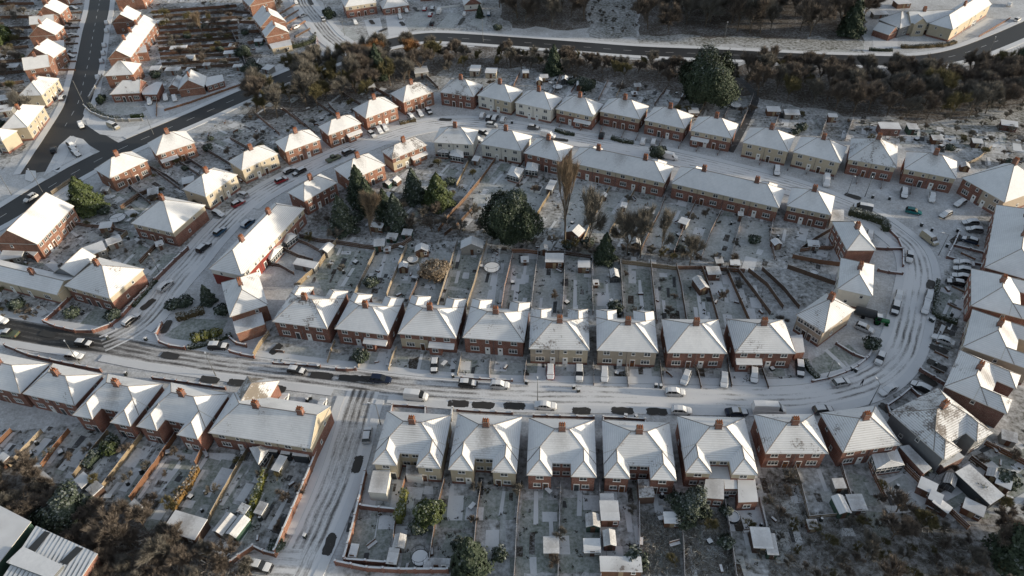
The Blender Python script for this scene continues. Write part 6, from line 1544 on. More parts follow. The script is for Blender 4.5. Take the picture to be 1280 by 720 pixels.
for i_ in range(4):
    an = i_*math.pi/2; b_.tube((0, 0, 1.3), (math.cos(an)*1.1, math.sin(an)*1.1, 1.95), .03, .02, 'galvanised', 4)
CL.append(('clothes_dryer', 'thin rotary clothes dryer', b_.mesh('clothes_dryer')))
CN = [36, 30, 26, 26, 24, 10, 16, 26, 14, 6, 10, 10]
for gi, gp in enumerate(GPOLY):
    for p in scatter(gp, CN[gi], 2.0):
        if near_road(Vector((p.x, p.y)), None, 1.0): continue
        n_0, l_0, m_0 = RND.choice(CL); o_ = link(n_0, m_0, None, (p.x, p.y, 0.03), RND.uniform(0, 6.28)); s_ = RND.uniform(.8, 1.25); o_.scale = (s_, s_, s_)
        tag(o_, l_0+' standing in the '+GN[gi], n_0.replace('_', ' '), n_0.replace('_', ' ')+' in the '+GN[gi], None, True)
# further garden boundaries nothing tells apart
def fences_between(a0, a1, b0, b1, n, label, group, k='fence_brown', h=1.4):
    for i in range(n):
        t_ = (i+.5)/n+RND.uniform(-.15, .15)/n; A = (a0[0]+(a1[0]-a0[0])*t_, a0[1]+(a1[1]-a0[1])*t_); B_ = (b0[0]+(b1[0]-b0[0])*t_, b0[1]+(b1[1]-b0[1])*t_)
        o_ = fence(None, [A, B_], RND.choice((k, k, 'fence_orange')), h, group=group); tag(o_, label, None, None, None, True)
fences_between((190, 14), (205, 92), (296, 6), (300, 86), 12, 'long dark fence across the gardens behind the avenue terrace', 'fences behind the avenue terrace')
fences_between((-6, 0), (-10, 130), (44, 0), (28, 124), 9, 'dark fence between gardens at the upper left edge', 'fences at the upper left edge')
fences_between((292, 10), (312, 60), (326, 14), (338, 56), 4, 'short dark fence behind the upper gabled houses', 'fences behind the upper gabled houses')
fences_between((346, 14), (372, 50), (366, 2), (390, 40), 5, 'low fence between drives of the upper gabled houses', 'fences between upper drives', h=.9)
fences_between((80, 4), (72, 92), (104, 2), (94, 92), 9, 'low fence between front drives on the left of the avenue', 'fences between avenue drives', h=.9)
fences_between((300, 150), (480, 108), (330, 176), (500, 118), 5, 'dark fence behind the sunlit semis of the outer ring row', 'fences behind the sunlit semis')
fences_between((556, 158), (1000, 236), (560, 150), (1004, 228), 0, '', '')
fences_between((690, 158), (905, 196), (694, 146), (912, 182), 9, 'low dark divider in front of the outer ring semis', 'front dividers of the outer ring row', h=.9)
fences_between((935, 204), (1180, 252), (940, 194), (1184, 234), 8, 'low dark divider before the cream and dark outer semis', 'front dividers right of the footpath', h=.9)
fences_between((150, 240), (300, 170), (176, 262), (330, 186), 5, 'dark fence between gardens in the west loop', 'fences in the west loop')
fences_between((1214, 268), (1160, 470), (1232, 276), (1176, 478), 10, 'low dark divider between drives on the east side', 'drive dividers on the east side', h=.7)
o = b.build('garden_plants'); tag(o, 'frosted low plants and tufts scattered over the snowy gardens', 'plants', None, 'stuff')

# ================================================================ CARS
CA = 'cars parked along the streets and drives'
ms = 'on the main street'
C_ = [
 ('small dark car with snowy roof '+ms+' left of four bare patches', 371, 463, 10, 1.5, 'hatch', 'black', 'roof'),
 ('dark blue estate '+ms+' right beside two bare asphalt patches', 476, 474, 10, 1, 'estate', 'navy', 'none'),
 ('dark car with white snow roof '+ms+' below the cream-fronted brick semi', 585, 479, 10, .5, 'hatch', 'black', 'roof'),
 ('snow-covered silver car '+ms+' below the fourth front garden', 625, 481, 10, .5, 'hatch', 'silver', 'full'),
 ('white van with dark sides '+ms+' nearest the side road', 520, 495, 10, 1, 'van', 'white', 'roof'),
 ('white snow-covered car '+ms+' between two pairs of bare patches', 682, 507, 10, .5, 'saloon', 'white', 'full'),
 ('silver-white car parked on the north kerb below the seventh semi', 844, 490, 10, .3, 'hatch', 'silver', 'full'),
 ('white snow-covered car '+ms+' above the extended southern semi', 852, 513, 10, .5, 'hatch', 'white', 'full'),
 ('dark blue car directly left of the long white van', 921, 515, 10, -.3, 'saloon', 'navy', 'roof'),
 ('long white van parked '+ms+' near the east bend', 961, 512, 10, .3, 'longvan', 'white', 'roof'),
 ('dark grey car right of the long white van', 1029, 512, 10, -1, 'hatch', 'grey', 'roof'),
 ('silver car at the curved wall of the east bend lawn', 1052, 478, 10, -2, 'hatch', 'silver', 'roof'),
 ('silver car with dark windscreen rounding the inside of the east bend', 1100, 448, -4, 10, 'hatch', 'silver', 'roof'),
 ('snow-covered pale car on the outside of the southeast bend', 1110, 487, -10, 6, 'saloon', 'silver', 'full'),
 ('dark car with snow roof parked nose down beside the east curve', 1119, 386, -2, 10, 'suv', 'black', 'roof'),
 ('snow-covered car just behind the dark one on the east curve', 1123, 371, -2, 10, 'hatch', 'white', 'full'),
 ('snow-covered car upper of two opposite the green plot', 1161, 371, -2, 10, 'hatch', 'grey', 'full'),
 ('snow-covered car lower of two opposite the green plot', 1157, 385, -2, 10, 'hatch', 'silver', 'full'),
 ('snow-covered car on the drive right below the green plot', 1179, 425, -10, -4, 'saloon', 'silver', 'full'),
 ('snow-covered car by the dark wall at the southeast corner', 1152, 484, -10, -5, 'hatch', 'black', 'full'),
 ('grey van behind the dark hedge at the northeast bend', 1078, 260, -10, -2, 'van', 'grey', 'roof'),
 ('bright teal car on the northeast bend, free of snow', 1142, 264, 10, 2, 'hatch', 'teal', 'none'),
 ('dirty white van heading down the northeast bend', 1162, 299, 8, 6, 'van', 'tan', 'roof'),
 ('white car with dark windscreen below the dirty white van', 1137, 321, -1, 10, 'hatch', 'white', 'roof'),
 ('white-topped car on the left drive above the teal car', 1130, 242, 0, 10, 'suv', 'black', 'full'),
 ('white snow-covered car on the right drive above the teal car', 1165, 247, 0, 10, 'hatch', 'white', 'full'),
 ('snow-covered car upper of two angled by the northeast corner house', 1200, 254, -10, 5, 'hatch', 'grey', 'full'),
 ('snow-covered car lower of two angled by the northeast corner house', 1182, 268, -10, 5, 'hatch', 'black', 'full'),
 ('snow-covered car, upper of the pair above the dark blue car', 1213, 278, -10, 0, 'hatch', 'grey', 'full'),
 ('snow-covered car, lower of the pair above the dark blue car', 1218, 287, -10, -1, 'hatch', 'grey', 'full'),
 ('dark blue car with white roof on the walled east drive', 1212, 300, -10, -3, 'hatch', 'navy', 'roof'),
 ('snow-covered car, top of four below the walled east plot', 1205, 329, -10, -2, 'saloon', 'silver', 'full'),
 ('snow-covered car, second of four below the walled east plot', 1203, 337, -10, -2, 'hatch', 'grey', 'full'),
 ('snow-covered car, third of four below the walled east plot', 1203, 346, -10, -2, 'saloon', 'black', 'full'),
 ('dark car, lowest of four below the walled east plot', 1194, 353, -10, -2, 'hatch', 'black', 'roof'),
 ('white car on the drive of the second cream outer semi', 1033, 227, 0, 10, 'van', 'white', 'full'),
 ('white-topped dark car on the drive of the all cream semi', 971, 214, 0, 10, 'suv', 'black', 'full'),
 ('snow-covered white car on the ring street behind first terrace', 837, 196, 10, 2, 'van', 'white', 'full'),
 ('white van on the ring street in front of wide-porch semi', 685, 169, 10, 2, 'van', 'white', 'full'),
 ('dark silver car left of the white van on the ring street', 667, 159, 10, 1, 'hatch', 'grey', 'roof'),
 ('dark green car on the drive left of the evergreen semis', 752, 169, 3, -10, 'hatch', 'black', 'none'),
 ('left of two white cars in front of the evergreen semi', 804, 176, 3, -10, 'hatch', 'white', 'full'),
 ('right of two white cars in front of the evergreen semi', 817, 177, 3, -10, 'hatch', 'silver', 'full'),
 ('first of four cars in front of the ring crest cream semi', 603, 144, 4, -10, 'hatch', 'silver', 'full'),
 ('dark second of four cars in front of ring crest semi', 611, 147, 4, -10, 'hatch', 'black', 'roof'),
 ('third of four cars in front of the ring crest semi', 619, 147, 6, -10, 'estate', 'grey', 'full'),
 ('fourth of four cars in front of the ring crest semi', 629, 149, 5, -10, 'hatch', 'silver', 'full'),
 ('silver car parked along the road below the four crest cars', 615, 156, 10, 1, 'hatch', 'silver', 'roof'),
 ('left of three cars before the patchy-roofed brick semi', 514, 146, 10, 8, 'hatch', 'silver', 'full'),
 ('middle of three cars before the patchy-roofed brick semi', 525, 142, 8, 9, 'hatch', 'grey', 'full'),
 ('right of three cars before the patchy-roofed brick semi', 536, 139, 8, 9, 'hatch', 'black', 'roof'),
 ('left of three cars before the third sunlit outer semi', 465, 168, 10, 8, 'hatch', 'silver', 'roof'),
 ('middle of three cars before the third sunlit outer semi', 474, 163, 8, 9, 'hatch', 'white', 'full'),
 ('right of three cars before the third sunlit outer semi', 481, 160, 8, 9, 'hatch', 'silver', 'full'),
 ('dark car near the top of the inner corner semi', 605, 166, 8, 3, 'hatch', 'black', 'roof'),
 ('snow-covered car left beside the dark inner corner car', 597, 174, 8, 3, 'hatch', 'white', 'full'),
 ('dark green pickup with loaded bed on the ring street', 417, 198, 10, -4.5, 'pickup', 'olive', 'none'),
 ('dark car with snowy roof directly ahead of the green pickup', 436, 190, 10, -4.5, 'suv', 'black', 'roof'),
 ('dark car right behind the red car on the ring street', 374, 215, -10, 5, 'estate', 'black', 'roof'),
 ('red car with pale windscreen near the first sunlit outer semi', 352, 225, 10, -4, 'hatch', 'red', 'roof'),
 ('dark snow-topped car above the red car', 362, 213, 10, -5, 'hatch', 'black', 'full'),
 ('silver car upper on the drive of the sunlit cream semi', 303, 243, -10, -4, 'hatch', 'silver', 'roof'),
 ('dark red car below the silver one on the cream semi drive', 298, 254, 10, -5, 'hatch', 'red', 'roof'),
 ('silver-grey car on the drive below the sunlit cream semi', 273, 267, 10, 4, 'hatch', 'grey', 'full'),
 ('blue car with snowy roof on the west ring street', 275, 289, 10, -8, 'hatch', 'blue', 'roof'),
 ('black car with snowy roof on the west ring street', 255, 309, 10, -8, 'estate', 'black', 'roof'),
 ('light blue snow-covered car above the long red terrace', 310, 279, 10, -8, 'suv', 'blue', 'full'),
 ('snow-covered car on the west ring street beside white-pier wall', 207, 357, 10, -9, 'estate', 'silver', 'full'),
 ('snow-covered car with dark side near the loop junction', 164, 400, 10, -8, 'estate', 'black', 'full'),
 ('small white car driving on the dark diagonal road', 38, 247, -10, 6, 'hatch', 'white', 'none'),
 ('white car waiting on the dark avenue junction', 101, 156, 5, 10, 'hatch', 'white', 'full'),
 ('beige snow-covered van parked on the rounded verge', 142, 158, 10, 4, 'van', 'tan', 'roof'),
 ('white car uppermost on the right kerb of the dark avenue', 133, 28, -1, -10, 'hatch', 'white', 'full'),
 ('white car second on the right kerb of the dark avenue', 133, 38, -1, -10, 'hatch', 'white', 'full'),
 ('white car third on the right kerb of the dark avenue', 130, 56, -1, -10, 'hatch', 'white', 'full'),
 ('white car fourth on the right kerb of the dark avenue', 129, 66, -1, -10, 'hatch', 'white', 'full'),
 ('white car fifth on the right kerb of the dark avenue', 127, 76, -1, -10, 'hatch', 'silver', 'full'),
 ('white car lowest on the right kerb of the dark avenue', 122, 96, -1, -10, 'hatch', 'white', 'full'),
 ('small white van on the corner bungalow drive', 187, 127, -1, 10, 'hatch', 'white', 'full'),
 ('left of two white cars by the grey gabled garage', 207, 122, 0, 10, 'hatch', 'white', 'full'),
 ('right of two white cars by the grey gabled garage', 218, 123, 3, 10, 'hatch', 'white', 'full'),
 ('green-grey loaded pickup at the left edge of the main street', 10, 417, -10, -1, 'pickup', 'olive', 'roof'),
 ('dark car turning at the loop junction', 105, 429, 10, 1, 'hatch', 'black', 'roof'),
 ('white car cut by the left edge above the pickup', 0, 400, 10, 2, 'hatch', 'white', 'full'),
 ('grey snow-topped car by the boundary wall at lower left', 93, 445, 10, 1, 'hatch', 'grey', 'full'),
 ('black car with snow patches below the small yellow bushes', 273, 433, 10, 0, 'suv', 'black', 'roof'),
 ('silver car with dark rear in the upper side road', 459, 543, 1.5, -10, 'hatch', 'silver', 'roof'),
 ('dark car with snowy roof at the bottom of side road', 325, 708, 10, 2, 'suv', 'black', 'roof'),
 ('left of two white cars parked behind the terrace end', 342, 500, 3, -10, 'hatch', 'black', 'full'),
 ('right of two white cars parked behind the terrace end', 354, 501, 4, -10, 'hatch', 'white', 'full'),
 ('lone white car on the terrace end drive by the side road', 402, 507, 3, -10, 'hatch', 'white', 'full'),
 ('white car with red sides on the first beige semi drive', 688, 465, 0, 10, 'hatch', 'red', 'full'),
 ('silver car with clear windscreen on the cream half drive', 724, 467, 0, 10, 'estate', 'silver', 'roof'),
 ('white snow-covered car on the left beige drive', 755.5, 468, 0, 10, 'hatch', 'silver', 'full'),
 ('silver car parked askew in front of the seventh semi', 857, 472, -4, 10, 'hatch', 'silver', 'full'),
 ('silver car in front of the snowy glass porch', 905, 475, 0, 10, 'hatch', 'silver', 'full'),
 ('silver car on the left drive of the last northern semi', 942.5, 469, 0, 10, 'hatch', 'grey', 'full'),
 ('dark car with white roof beside the last northern semi', 1000, 461, 1, 10, 'estate', 'black', 'roof'),
 ('black car covered in patches on the third semi drive', 543, 457, -1, 10, 'hatch', 'black', 'roof'),
 ('silver car on the drive under the green tractor', 1081, 410, 10, 4, 'hatch', 'silver', 'roof'),
 ('snow-covered car on the drive by the end-on brick semi', 1087, 295, -2, 10, 'hatch', 'grey', 'full'),
 ('silver car in front of the top edge cream semi', 444, 28, 6, 10, 'hatch', 'silver', 'full'),
 ('silver car left on the brown bungalow drive', 500, 21, 4, 8, 'hatch', 'silver', 'full'),
 ('silver car upper right of the brown bungalow', 508, 13, 4, 8, 'hatch', 'silver', 'full'),
 ('pinkish car upper of two left of the white top edge van', 531, 11, 4, -8, 'hatch', 'red', 'full'),
 ('reddish car lower of two left of the top edge van', 538, 18, 4, -8, 'hatch', 'red', 'full'),
 ('grey car beside the top edge white van', 541, 10, 4, -8, 'hatch', 'grey', 'full'),
 ('white van on the long drive at the top edge', 549, 14, 5, -10, 'van', 'white', 'full'),
 ('black car at the bottom of the top edge van drive', 540, 29, 4, -8, 'hatch', 'black', 'none'),
 ('white car above the bare patch on the gabled bungalow drive', 581, 17, 3, -8, 'hatch', 'white', 'full'),
 ('snow-covered car right of the gabled bungalow at top edge', 611, 17, 2, -8, 'hatch', 'blue', 'full'),
 ('dark car at the very top of the snowy side street', 370, 3, 5, 10, 'hatch', 'grey', 'full'),
 ('snow-covered car, middle of the gabled house drives', 379, 19, 10, -4, 'hatch', 'silver', 'full'),
 ('white car, lowest of the gabled house drives', 370, 33, 10, -5, 'hatch', 'white', 'full'),
 ('dark car parked on the right of the upper snowy street', 404, 24, 5, 10, 'hatch', 'grey', 'roof'),
 ('covered car, upper of three in the small car park', 89, 181, 8, 5, 'hatch', 'black', 'full'),
 ('covered car, middle of three in the small car park', 92, 187, 8, 5, 'hatch', 'grey', 'full'),
 ('covered car, lower of three in the small car park', 95, 192, 8, 5, 'hatch', 'black', 'full'),
 ('lone dark car at the left of the small car park', 67, 187, 1, -8, 'hatch', 'black', 'none'),
 ('snow-covered car beside the top gable of the avenue', 92, 10, 10, 1, 'hatch', 'grey', 'full'),
 ('silver car on the drive beside the second avenue gable', 90, 44, 10, -2, 'hatch', 'silver', 'full'),
 ('snowy car on the drive beside the third avenue gable', 88, 70, 10, 1, 'hatch', 'grey', 'full'),
 ('white car on the drive of the sunlit white house', 1216, 28, -8, 8, 'hatch', 'silver', 'full'),
 ('white car at the far right end of the top road', 1272, 24, 8, -5, 'hatch', 'white', 'roof'),
 ('white car uppermost right beyond the sunlit white house', 1262, 5, 6, -8, 'hatch', 'white', 'full'),
 ('dark snow-topped car under the bare tree of the junction', 78, 122, 5, -8, 'hatch', 'grey', 'full'),
]
for c in C_: vehicle(*c, group=CA)
# green tractor with dark tank trailer, east bend
def tractor(label, x, y, dx, dy):
    p = P(x, y, 0.8); q = P(x+dx, y+dy, 0.8); a = math.atan2(q.y-p.y, q.x-p.x); t = thing('tractor', label, 'tractor', (p.x, p.y, 0), a)
    b = MB(); b.box(0.1, 1.9, -.42, .42, .75, 1.35, 'paint_green'); b.box(-1.0, 0.1, -.6, .6, .7, 1.25, 'paint_green'); b.build('body', t)
    b = MB(); b.box(-.95, .15, -.62, .62, 2.25, 2.33, 'paint_green', 'snow')
    for u in (-.9, .1):
        for v in (-.58, .58): b.tube((u, v, 1.2), (u, v, 2.27), .05, .05, 'paint_green')
    b.build('cab_frame', t); b = MB(); b.box(-.88, .08, -.56, .56, 1.25, 2.24, 'car_glass'); b.build('pane', t)
    for (u, v, r) in ((-.6, .75, .75), (-.6, -.75, .75), (1.4, .62, .45), (1.4, -.62, .45)):
        w = MB(); w.tube((0, -.18, 0), (0, .18, 0), r, r, 'rubber', 16); w.tube((0, -.2, 0), (0, .2, 0), r*.5, r*.5, 'paint_green', 10); w.build('wheel', t, (u, v, r))
tractor('green tractor parked on a drive at the east bend', 1100, 401, 10, 2)
t = thing('tank_trailer', 'dark round-topped trailer behind the green tractor', 'trailer', tuple(P(1080, 396)), math.atan2((P(1100, 401)-P(1080, 396)).y, (P(1100, 401)-P(1080, 396)).x))
b = MB(); b.tube((-2.2, 0, 1.5), (2.2, 0, 1.5), .95, .95, 'dark_metal', 14); b.poly([(-2.2, .95*math.cos(a), 1.5+.95*math.sin(a)) for a in [i*math.pi/7 for i in range(14)]][::-1], 'dark_metal'); b.build('tank', t)
b = MB(); b.box(-2.3, 2.8, -.5, .5, .5, .62, 'dark_metal'); b.build('chassis', t)
for v in (-.8, .8):
    w = MB(); w.tube((0, -.12, 0), (0, .12, 0), .42, .42, 'rubber', 14); w.build('wheel', t, (-.3, v, .42))

# ================================================================ SHEDS and garden things
Sd = [
 ('dark cabin shed left below the central conifers', 474, 303, 2.6, 2.4, 5, 2.1, 'shed_green', 'pent'), ('green-sided flat box shed left of a pair', 490, 295, 2.6, 2.0, -10, 1.4, 'shed_green', 'pent'), ('green-sided flat box shed right of a pair', 509, 290, 2.4, 2.0, -10, 1.6, 'shed_green', 'pent'),
 ('white-roofed summer house with dark walls by round bush', 527, 310, 3.2, 2.2, 0, 2.1, 'shed_wood', 'gable'), ('low snow roof among the conifers', 471, 281, 3.4, 1.6, -15, 1.8, 'shed_wood', 'pent'), ('small brown shed beside the round pool', 504, 331, 2.0, 1.8, 0, 1.9, 'shed_wood', 'gable'),
 ('grey shed in the upper red terrace garden', 408, 309, 2.4, 3.0, -25, 2.0, 'shed_grey', 'gable'), ('long white-roofed shed in the lower red terrace garden', 382, 329, 6.0, 2.0, -20, 1.8, 'shed_grey', 'pent'), ('large gabled workshop at the top of the long green lawn', 590, 305, 5.6, 3.0, -2, 2.3, 'shed_grey', 'gable'),
 ('dark-walled snowy shed right of the playhouse', 693, 322, 4.4, 3.0, -4, 2.2, 'shed_wood', 'pent'), ('small gabled playhouse left of the dark-walled shed', 680, 309, 1.8, 1.8, -4, 1.9, 'shed_grey', 'gable'), ('small shed in the garden right of the dark-walled shed', 730, 330, 2.8, 2.0, -4, 2.0, 'shed_wood', 'pent'),
 ('tiny white-topped store near the red panel fence', 656, 324, 1.8, 1.8, 0, 1.2, 'shed_grey', 'pent'), ('gabled snowy shed behind the poplar', 719, 288, 3.8, 3.2, -35, 2.2, 'shed_wood', 'gable'), ('white-topped shed behind the first terrace, right', 812, 263, 2.4, 2.2, -15, 1.9, 'shed_grey', 'pent'),
 ('white square shed behind the second terrace, left', 855, 276, 2.2, 2.2, -35, 1.9, 'shed_grey', 'pent'), ('snowy shed among the thin bare trees', 795, 301, 2.2, 2.2, -10, 1.8, 'shed_wood', 'gable'), ('long narrow white-roofed shed beside the hot tub', 689, 231, 1.8, 4.4, -22, 1.9, 'shed_grey', 'pent'),
 ('small white shed behind the middle of first terrace', 755, 243, 1.4, 1.6, -20, 1.6, 'shed_wood', 'gable'), ('small white box shed next to long tan fence', 780, 256, 1.4, 1.8, -20, 1.6, 'shed_grey', 'pent'), ('white-roofed long shed behind the seventh semi', 876, 353, 2.2, 4.0, 14, 2.1, 'shed_wood', 'gable'),
 ('dark red shed at the back of the seventh garden', 892, 338, 3.0, 2.4, 0, 2.1, 'brick_dark', 'pent'), ('white-topped small shed above the dark red shed', 899, 325, 1.7, 1.8, 0, 1.8, 'shed_grey', 'pent'), ('small snowy shed right of the dark red shed', 919, 328, 2.2, 1.6, -8, 1.6, 'shed_wood', 'pent'),
 ('tiny white cabinet beside the narrow path', 745, 353, 1.2, 1.4, 0, 1.1, 'shed_grey', 'pent'), ('narrow shed against the second terrace wall', 926, 267, 1.2, 1.2, -15, 2.1, 'shed_grey', 'pent'), ('white shed behind the end-on brick semi', 1017, 304, 2.6, 2.0, -10, 1.5, 'shed_grey', 'pent'),
 ('brown shed near the top of the fanned gardens', 971, 302, 2.0, 2.0, 10, 1.8, 'shed_wood', 'gable'), ('small shed in the upper inner corner garden by conservatories', 595, 198, 1.8, 2.2, -20, 1.7, 'shed_grey', 'pent'), ('white-tarped shed right of the half hidden semi', 494, 224, 2.6, 2.0, -30, 1.5, 'shed_wood', 'gable'),
 ('dark tarp shed left of the white-tarped shed', 484, 227, 2.2, 2.0, -30, 1.5, 'shed_green', 'gable'), ('small hutch beside the pair of green boxes', 484, 311, 1.6, 1.4, 0, 1.0, 'shed_grey', 'pent'),
 ('left of two small beige flat-roofed garages above ring crest', 594, 85, 3.6, 4.4, -8, 2.2, 'beige_render', 'pent'), ('right of two small beige flat-roofed garages above ring crest', 614, 88, 4.0, 3.6, -8, 2.2, 'cream_render', 'pent'), ('grey long garage near the orange willow', 526, 87, 5.0, 4.6, 12, 2.2, 'shed_grey', 'pent'),
 ('tiny white shed behind the second sunlit outer semi', 464, 107, 2.4, 2.0, 20, 1.8, 'shed_grey', 'pent'), ('dark box shed behind the white outer semi', 657, 89, 2.2, 2.2, 0, 2.1, 'shed_wood', 'pent'), ('small white-roofed shed near the belt of trees', 680, 95, 2.8, 2.2, 0, 1.8, 'shed_wood', 'pent'),
 ('little gabled shed below the white-roofed one', 674, 99, 2.0, 2.2, 0, 1.7, 'shed_wood', 'gable'), ('black curved-roof shed behind the wide-porch semi', 727, 104, 3.4, 3.2, -8, 2.1, 'shed_wood', 'gable'), ('small white shed left of the evergreen patio', 797, 106, 2.2, 2.0, 0, 1.8, 'shed_grey', 'pent'),
 ('white box left of the evergreen patio table', 793, 116, 1.8, 1.6, 0, 1.0, 'shed_grey', 'pent'), ('tan-roofed shed at the foot of the huge evergreen', 867, 138, 3.2, 3.0, -5, 1.7, 'shed_wood', 'pent'), ('wide snowy shed left behind the all cream semi', 967, 136, 4.2, 3.0, -8, 1.8, 'shed_wood', 'pent'),
 ('flat snowy shed right behind the all cream semi', 990, 140, 4.6, 3.0, -8, 1.8, 'shed_grey', 'pent'), ('white archway shed behind second cream semi', 1041, 144, 2.6, 1.8, -8, 2.0, 'shed_wood', 'pent'), ('dark red cabin with white roof behind the dark semis', 1112, 157, 6.0, 3.4, -8, 2.5, 'brick_dark', 'pent'),
 ('small green-grey shed right of the dark red cabin', 1141, 158, 2.8, 3.0, -8, 2.1, 'shed_green', 'pent'), ('low white shed at the right end of upper gardens', 1172, 172, 3.0, 2.4, -10, 1.6, 'shed_wood', 'pent'), ('small white hut right of the last dark semi', 1207, 206, 2.2, 2.2, -20, 1.6, 'shed_wood', 'gable'),
 ('brown shed against the right edge bank', 1262, 154, 4.4, 3.0, -25, 1.9, 'brick_dark', 'pent'), ('small shed at the far right upper gardens', 1222, 176, 2.6, 2.2, -15, 1.8, 'shed_wood', 'pent'),
 ('small white-roofed shed right of the yellow-green hedge', 499, 676, 1.8, 2.2, -5, 1.9, 'shed_grey', 'gable'), ('lower white-roofed shed by the brick garden corner', 491, 695, 1.5, 2.4, -8, 1.6, 'shed_grey', 'pent'), ('narrow grey store against the side road brick wall', 442, 688, 1.1, 2.0, -8, 1.2, 'shed_grey', 'pent'),
 ('flat long snowy box at the bottom of cream semi garden', 546, 704, 4.2, 1.4, -4, 0.8, 'shed_grey', 'pent'), ('tall red shed with snow roof behind the fourth southern semi', 762, 638, 3.0, 3.4, -2, 2.4, 'brick', 'pent'), ('flat store just above the tall red shed', 759, 624, 2.2, 1.8, -2, 1.9, 'shed_grey', 'pent'),
 ('gabled narrow shed with sunlit white roof below the red shed', 762, 672, 1.9, 2.6, -2, 1.9, 'brick', 'gable'), ('long ribbed-roof shed at the bottom of the cluttered garden', 776, 705, 6.6, 2.2, -3, 2.0, 'shed_wood', 'pent'), ('wide white-roofed shed in the third southern right garden', 689, 681, 2.4, 2.6, -2, 1.7, 'shed_grey', 'pent'),
 ('pale flat shed at the right of the third southern garden', 740, 682, 2.6, 2.2, -2, 1.5, 'shed_grey', 'pent'), ('white half-lit shed by the fourth southern fence', 741, 650, 2.2, 2.2, -3, 2.1, 'shed_green', 'gable'), ('shed with white roof between lean-to and evergreen bush', 840, 647, 2.6, 1.8, -3, 1.9, 'shed_wood', 'pent'),
 ('white-roofed shed near the small pool garden', 952, 672, 3.0, 3.4, -5, 2.0, 'shed_wood', 'pent'), ('white-topped shed upper in the plain brick semi garden', 1049, 604, 1.8, 1.6, 0, 1.8, 'shed_grey', 'pent'), ('gabled white shed lower in the plain brick semi garden', 1052, 630, 1.9, 3.2, 4, 1.9, 'shed_green', 'gable'),
 ('flat-roofed shed right of the gabled white shed', 1071, 628, 2.6, 2.8, 0, 1.6, 'shed_grey', 'pent'), ('tiny pale shed in the scrub below yellow fence', 1016, 655, 1.5, 1.4, 0, 1.4, 'shed_wood', 'pent'),
 ('square white-roofed shed, top of three by the corner fence', 1160, 607, 2.6, 2.2, -38, 2.0, 'brick_dark', 'pent'), ('square white-roofed shed, middle of three by the corner fence', 1170, 621, 1.8, 1.8, -38, 1.9, 'brick_dark', 'pent'), ('narrow white-roofed shed, lowest of three by the corner fence', 1178, 631, 1.5, 2.6, 38, 1.7, 'brick_dark', 'pent'),
 ('upper small white shed right of the long flat building', 1243, 592, 2.0, 1.8, -38, 1.8, 'shed_wood', 'gable'), ('lower small white shed right of the long flat building', 1255, 603, 2.2, 1.6, -38, 1.8, 'shed_wood', 'pent'), ('dark open shed below the long flat building', 1218, 634, 3.0, 2.0, -38, 1.8, 'shed_wood', 'pent'),
 ('white roof at the bottom right of the tiny lawn', 964, 680, 1.6, 3.4, -5, 1.8, 'shed_green', 'pent'), ('snowy shed at the end of the orange slatted fence', 166, 635, 2.4, 2.2, -38, 1.8, 'shed_grey', 'pent'), ('left roof of the twin-roofed shed', 280, 654, 2.0, 3.6, -25, 2.0, 'shed_grey', 'gable'),
 ('right roof of the twin-roofed shed, greenish side', 297, 657, 2.0, 3.6, -25, 2.0, 'shed_green', 'gable'), ('small white shed above the twin-roofed shed', 304, 636, 1.6, 1.5, -25, 1.6, 'shed_green', 'pent'), ('left of two small snowy sheds at lower left', 103, 600, 2.6, 2.0, -35, 1.6, 'shed_grey', 'pent'),
 ('right of two small snowy sheds at lower left', 118, 610, 2.2, 2.0, -35, 1.6, 'shed_wood', 'pent'), ('small white-roofed shed beside the yellow-green hedge', 326, 635, 1.4, 2.0, -20, 1.7, 'shed_grey', 'pent'), ('long narrow shed under the terrace end conservatory', 349, 579, 1.4, 3.0, -18, 2.0, 'shed_grey', 'pent'),
 ('grey shed at the bottom left garden end', 52, 600, 2.8, 2.2, -35, 1.7, 'shed_grey', 'pent'), ('small hut at the left photo edge below second semi', 2, 573, 1.8, 1.8, -30, 1.7, 'shed_wood', 'pent'),
 ('snowy shed left above the corner house', 117, 311, 5.0, 4.0, 35, 2.2, 'shed_grey', 'pent'), ('small shed above the two green lawns', 142, 300, 3.4, 2.6, 35, 2.0, 'shed_grey', 'pent'), ('grey flat-roofed garage at the left below the terrace', 16, 315, 5.4, 5.0, 10, 2.2, 'shed_grey', 'pent'),
 ('snow-roofed shed at top of the square west garden', 191, 239, 2.8, 3.2, 20, 2.0, 'shed_wood', 'pent'), ('snow-roofed shed between the orange and cream semis', 235, 225, 3.2, 3.0, 20, 2.0, 'shed_wood', 'pent'), ('small dark shed beside the west trampoline', 132, 281, 3.0, 2.4, 10, 1.8, 'shed_wood', 'pent'),
 ('tiny white hut left of the first orange semi', 131, 236, 2.0, 1.6, 0, 1.4, 'shed_grey', 'pent'), ('small grey shed between the two green lawns', 199, 304, 1.8, 1.8, 30, 1.5, 'shed_grey', 'pent'), ('long shed, lower left of the avenue terrace gardens', 223, 59, 6.4, 2.6, 5, 2.0, 'shed_wood', 'pent'),
 ('flat shed beside the avenue terrace rear wing', 187, 27, 4.0, 3.0, 0, 2.2, 'shed_grey', 'pent'), ('flat shed right next to the terrace rear shed', 200, 27, 3.4, 3.0, 0, 2.2, 'shed_grey', 'pent'), ('grey-roofed shed near the alley, upper', 237, 71, 3.2, 3.0, 0, 1.9, 'shed_grey', 'pent'),
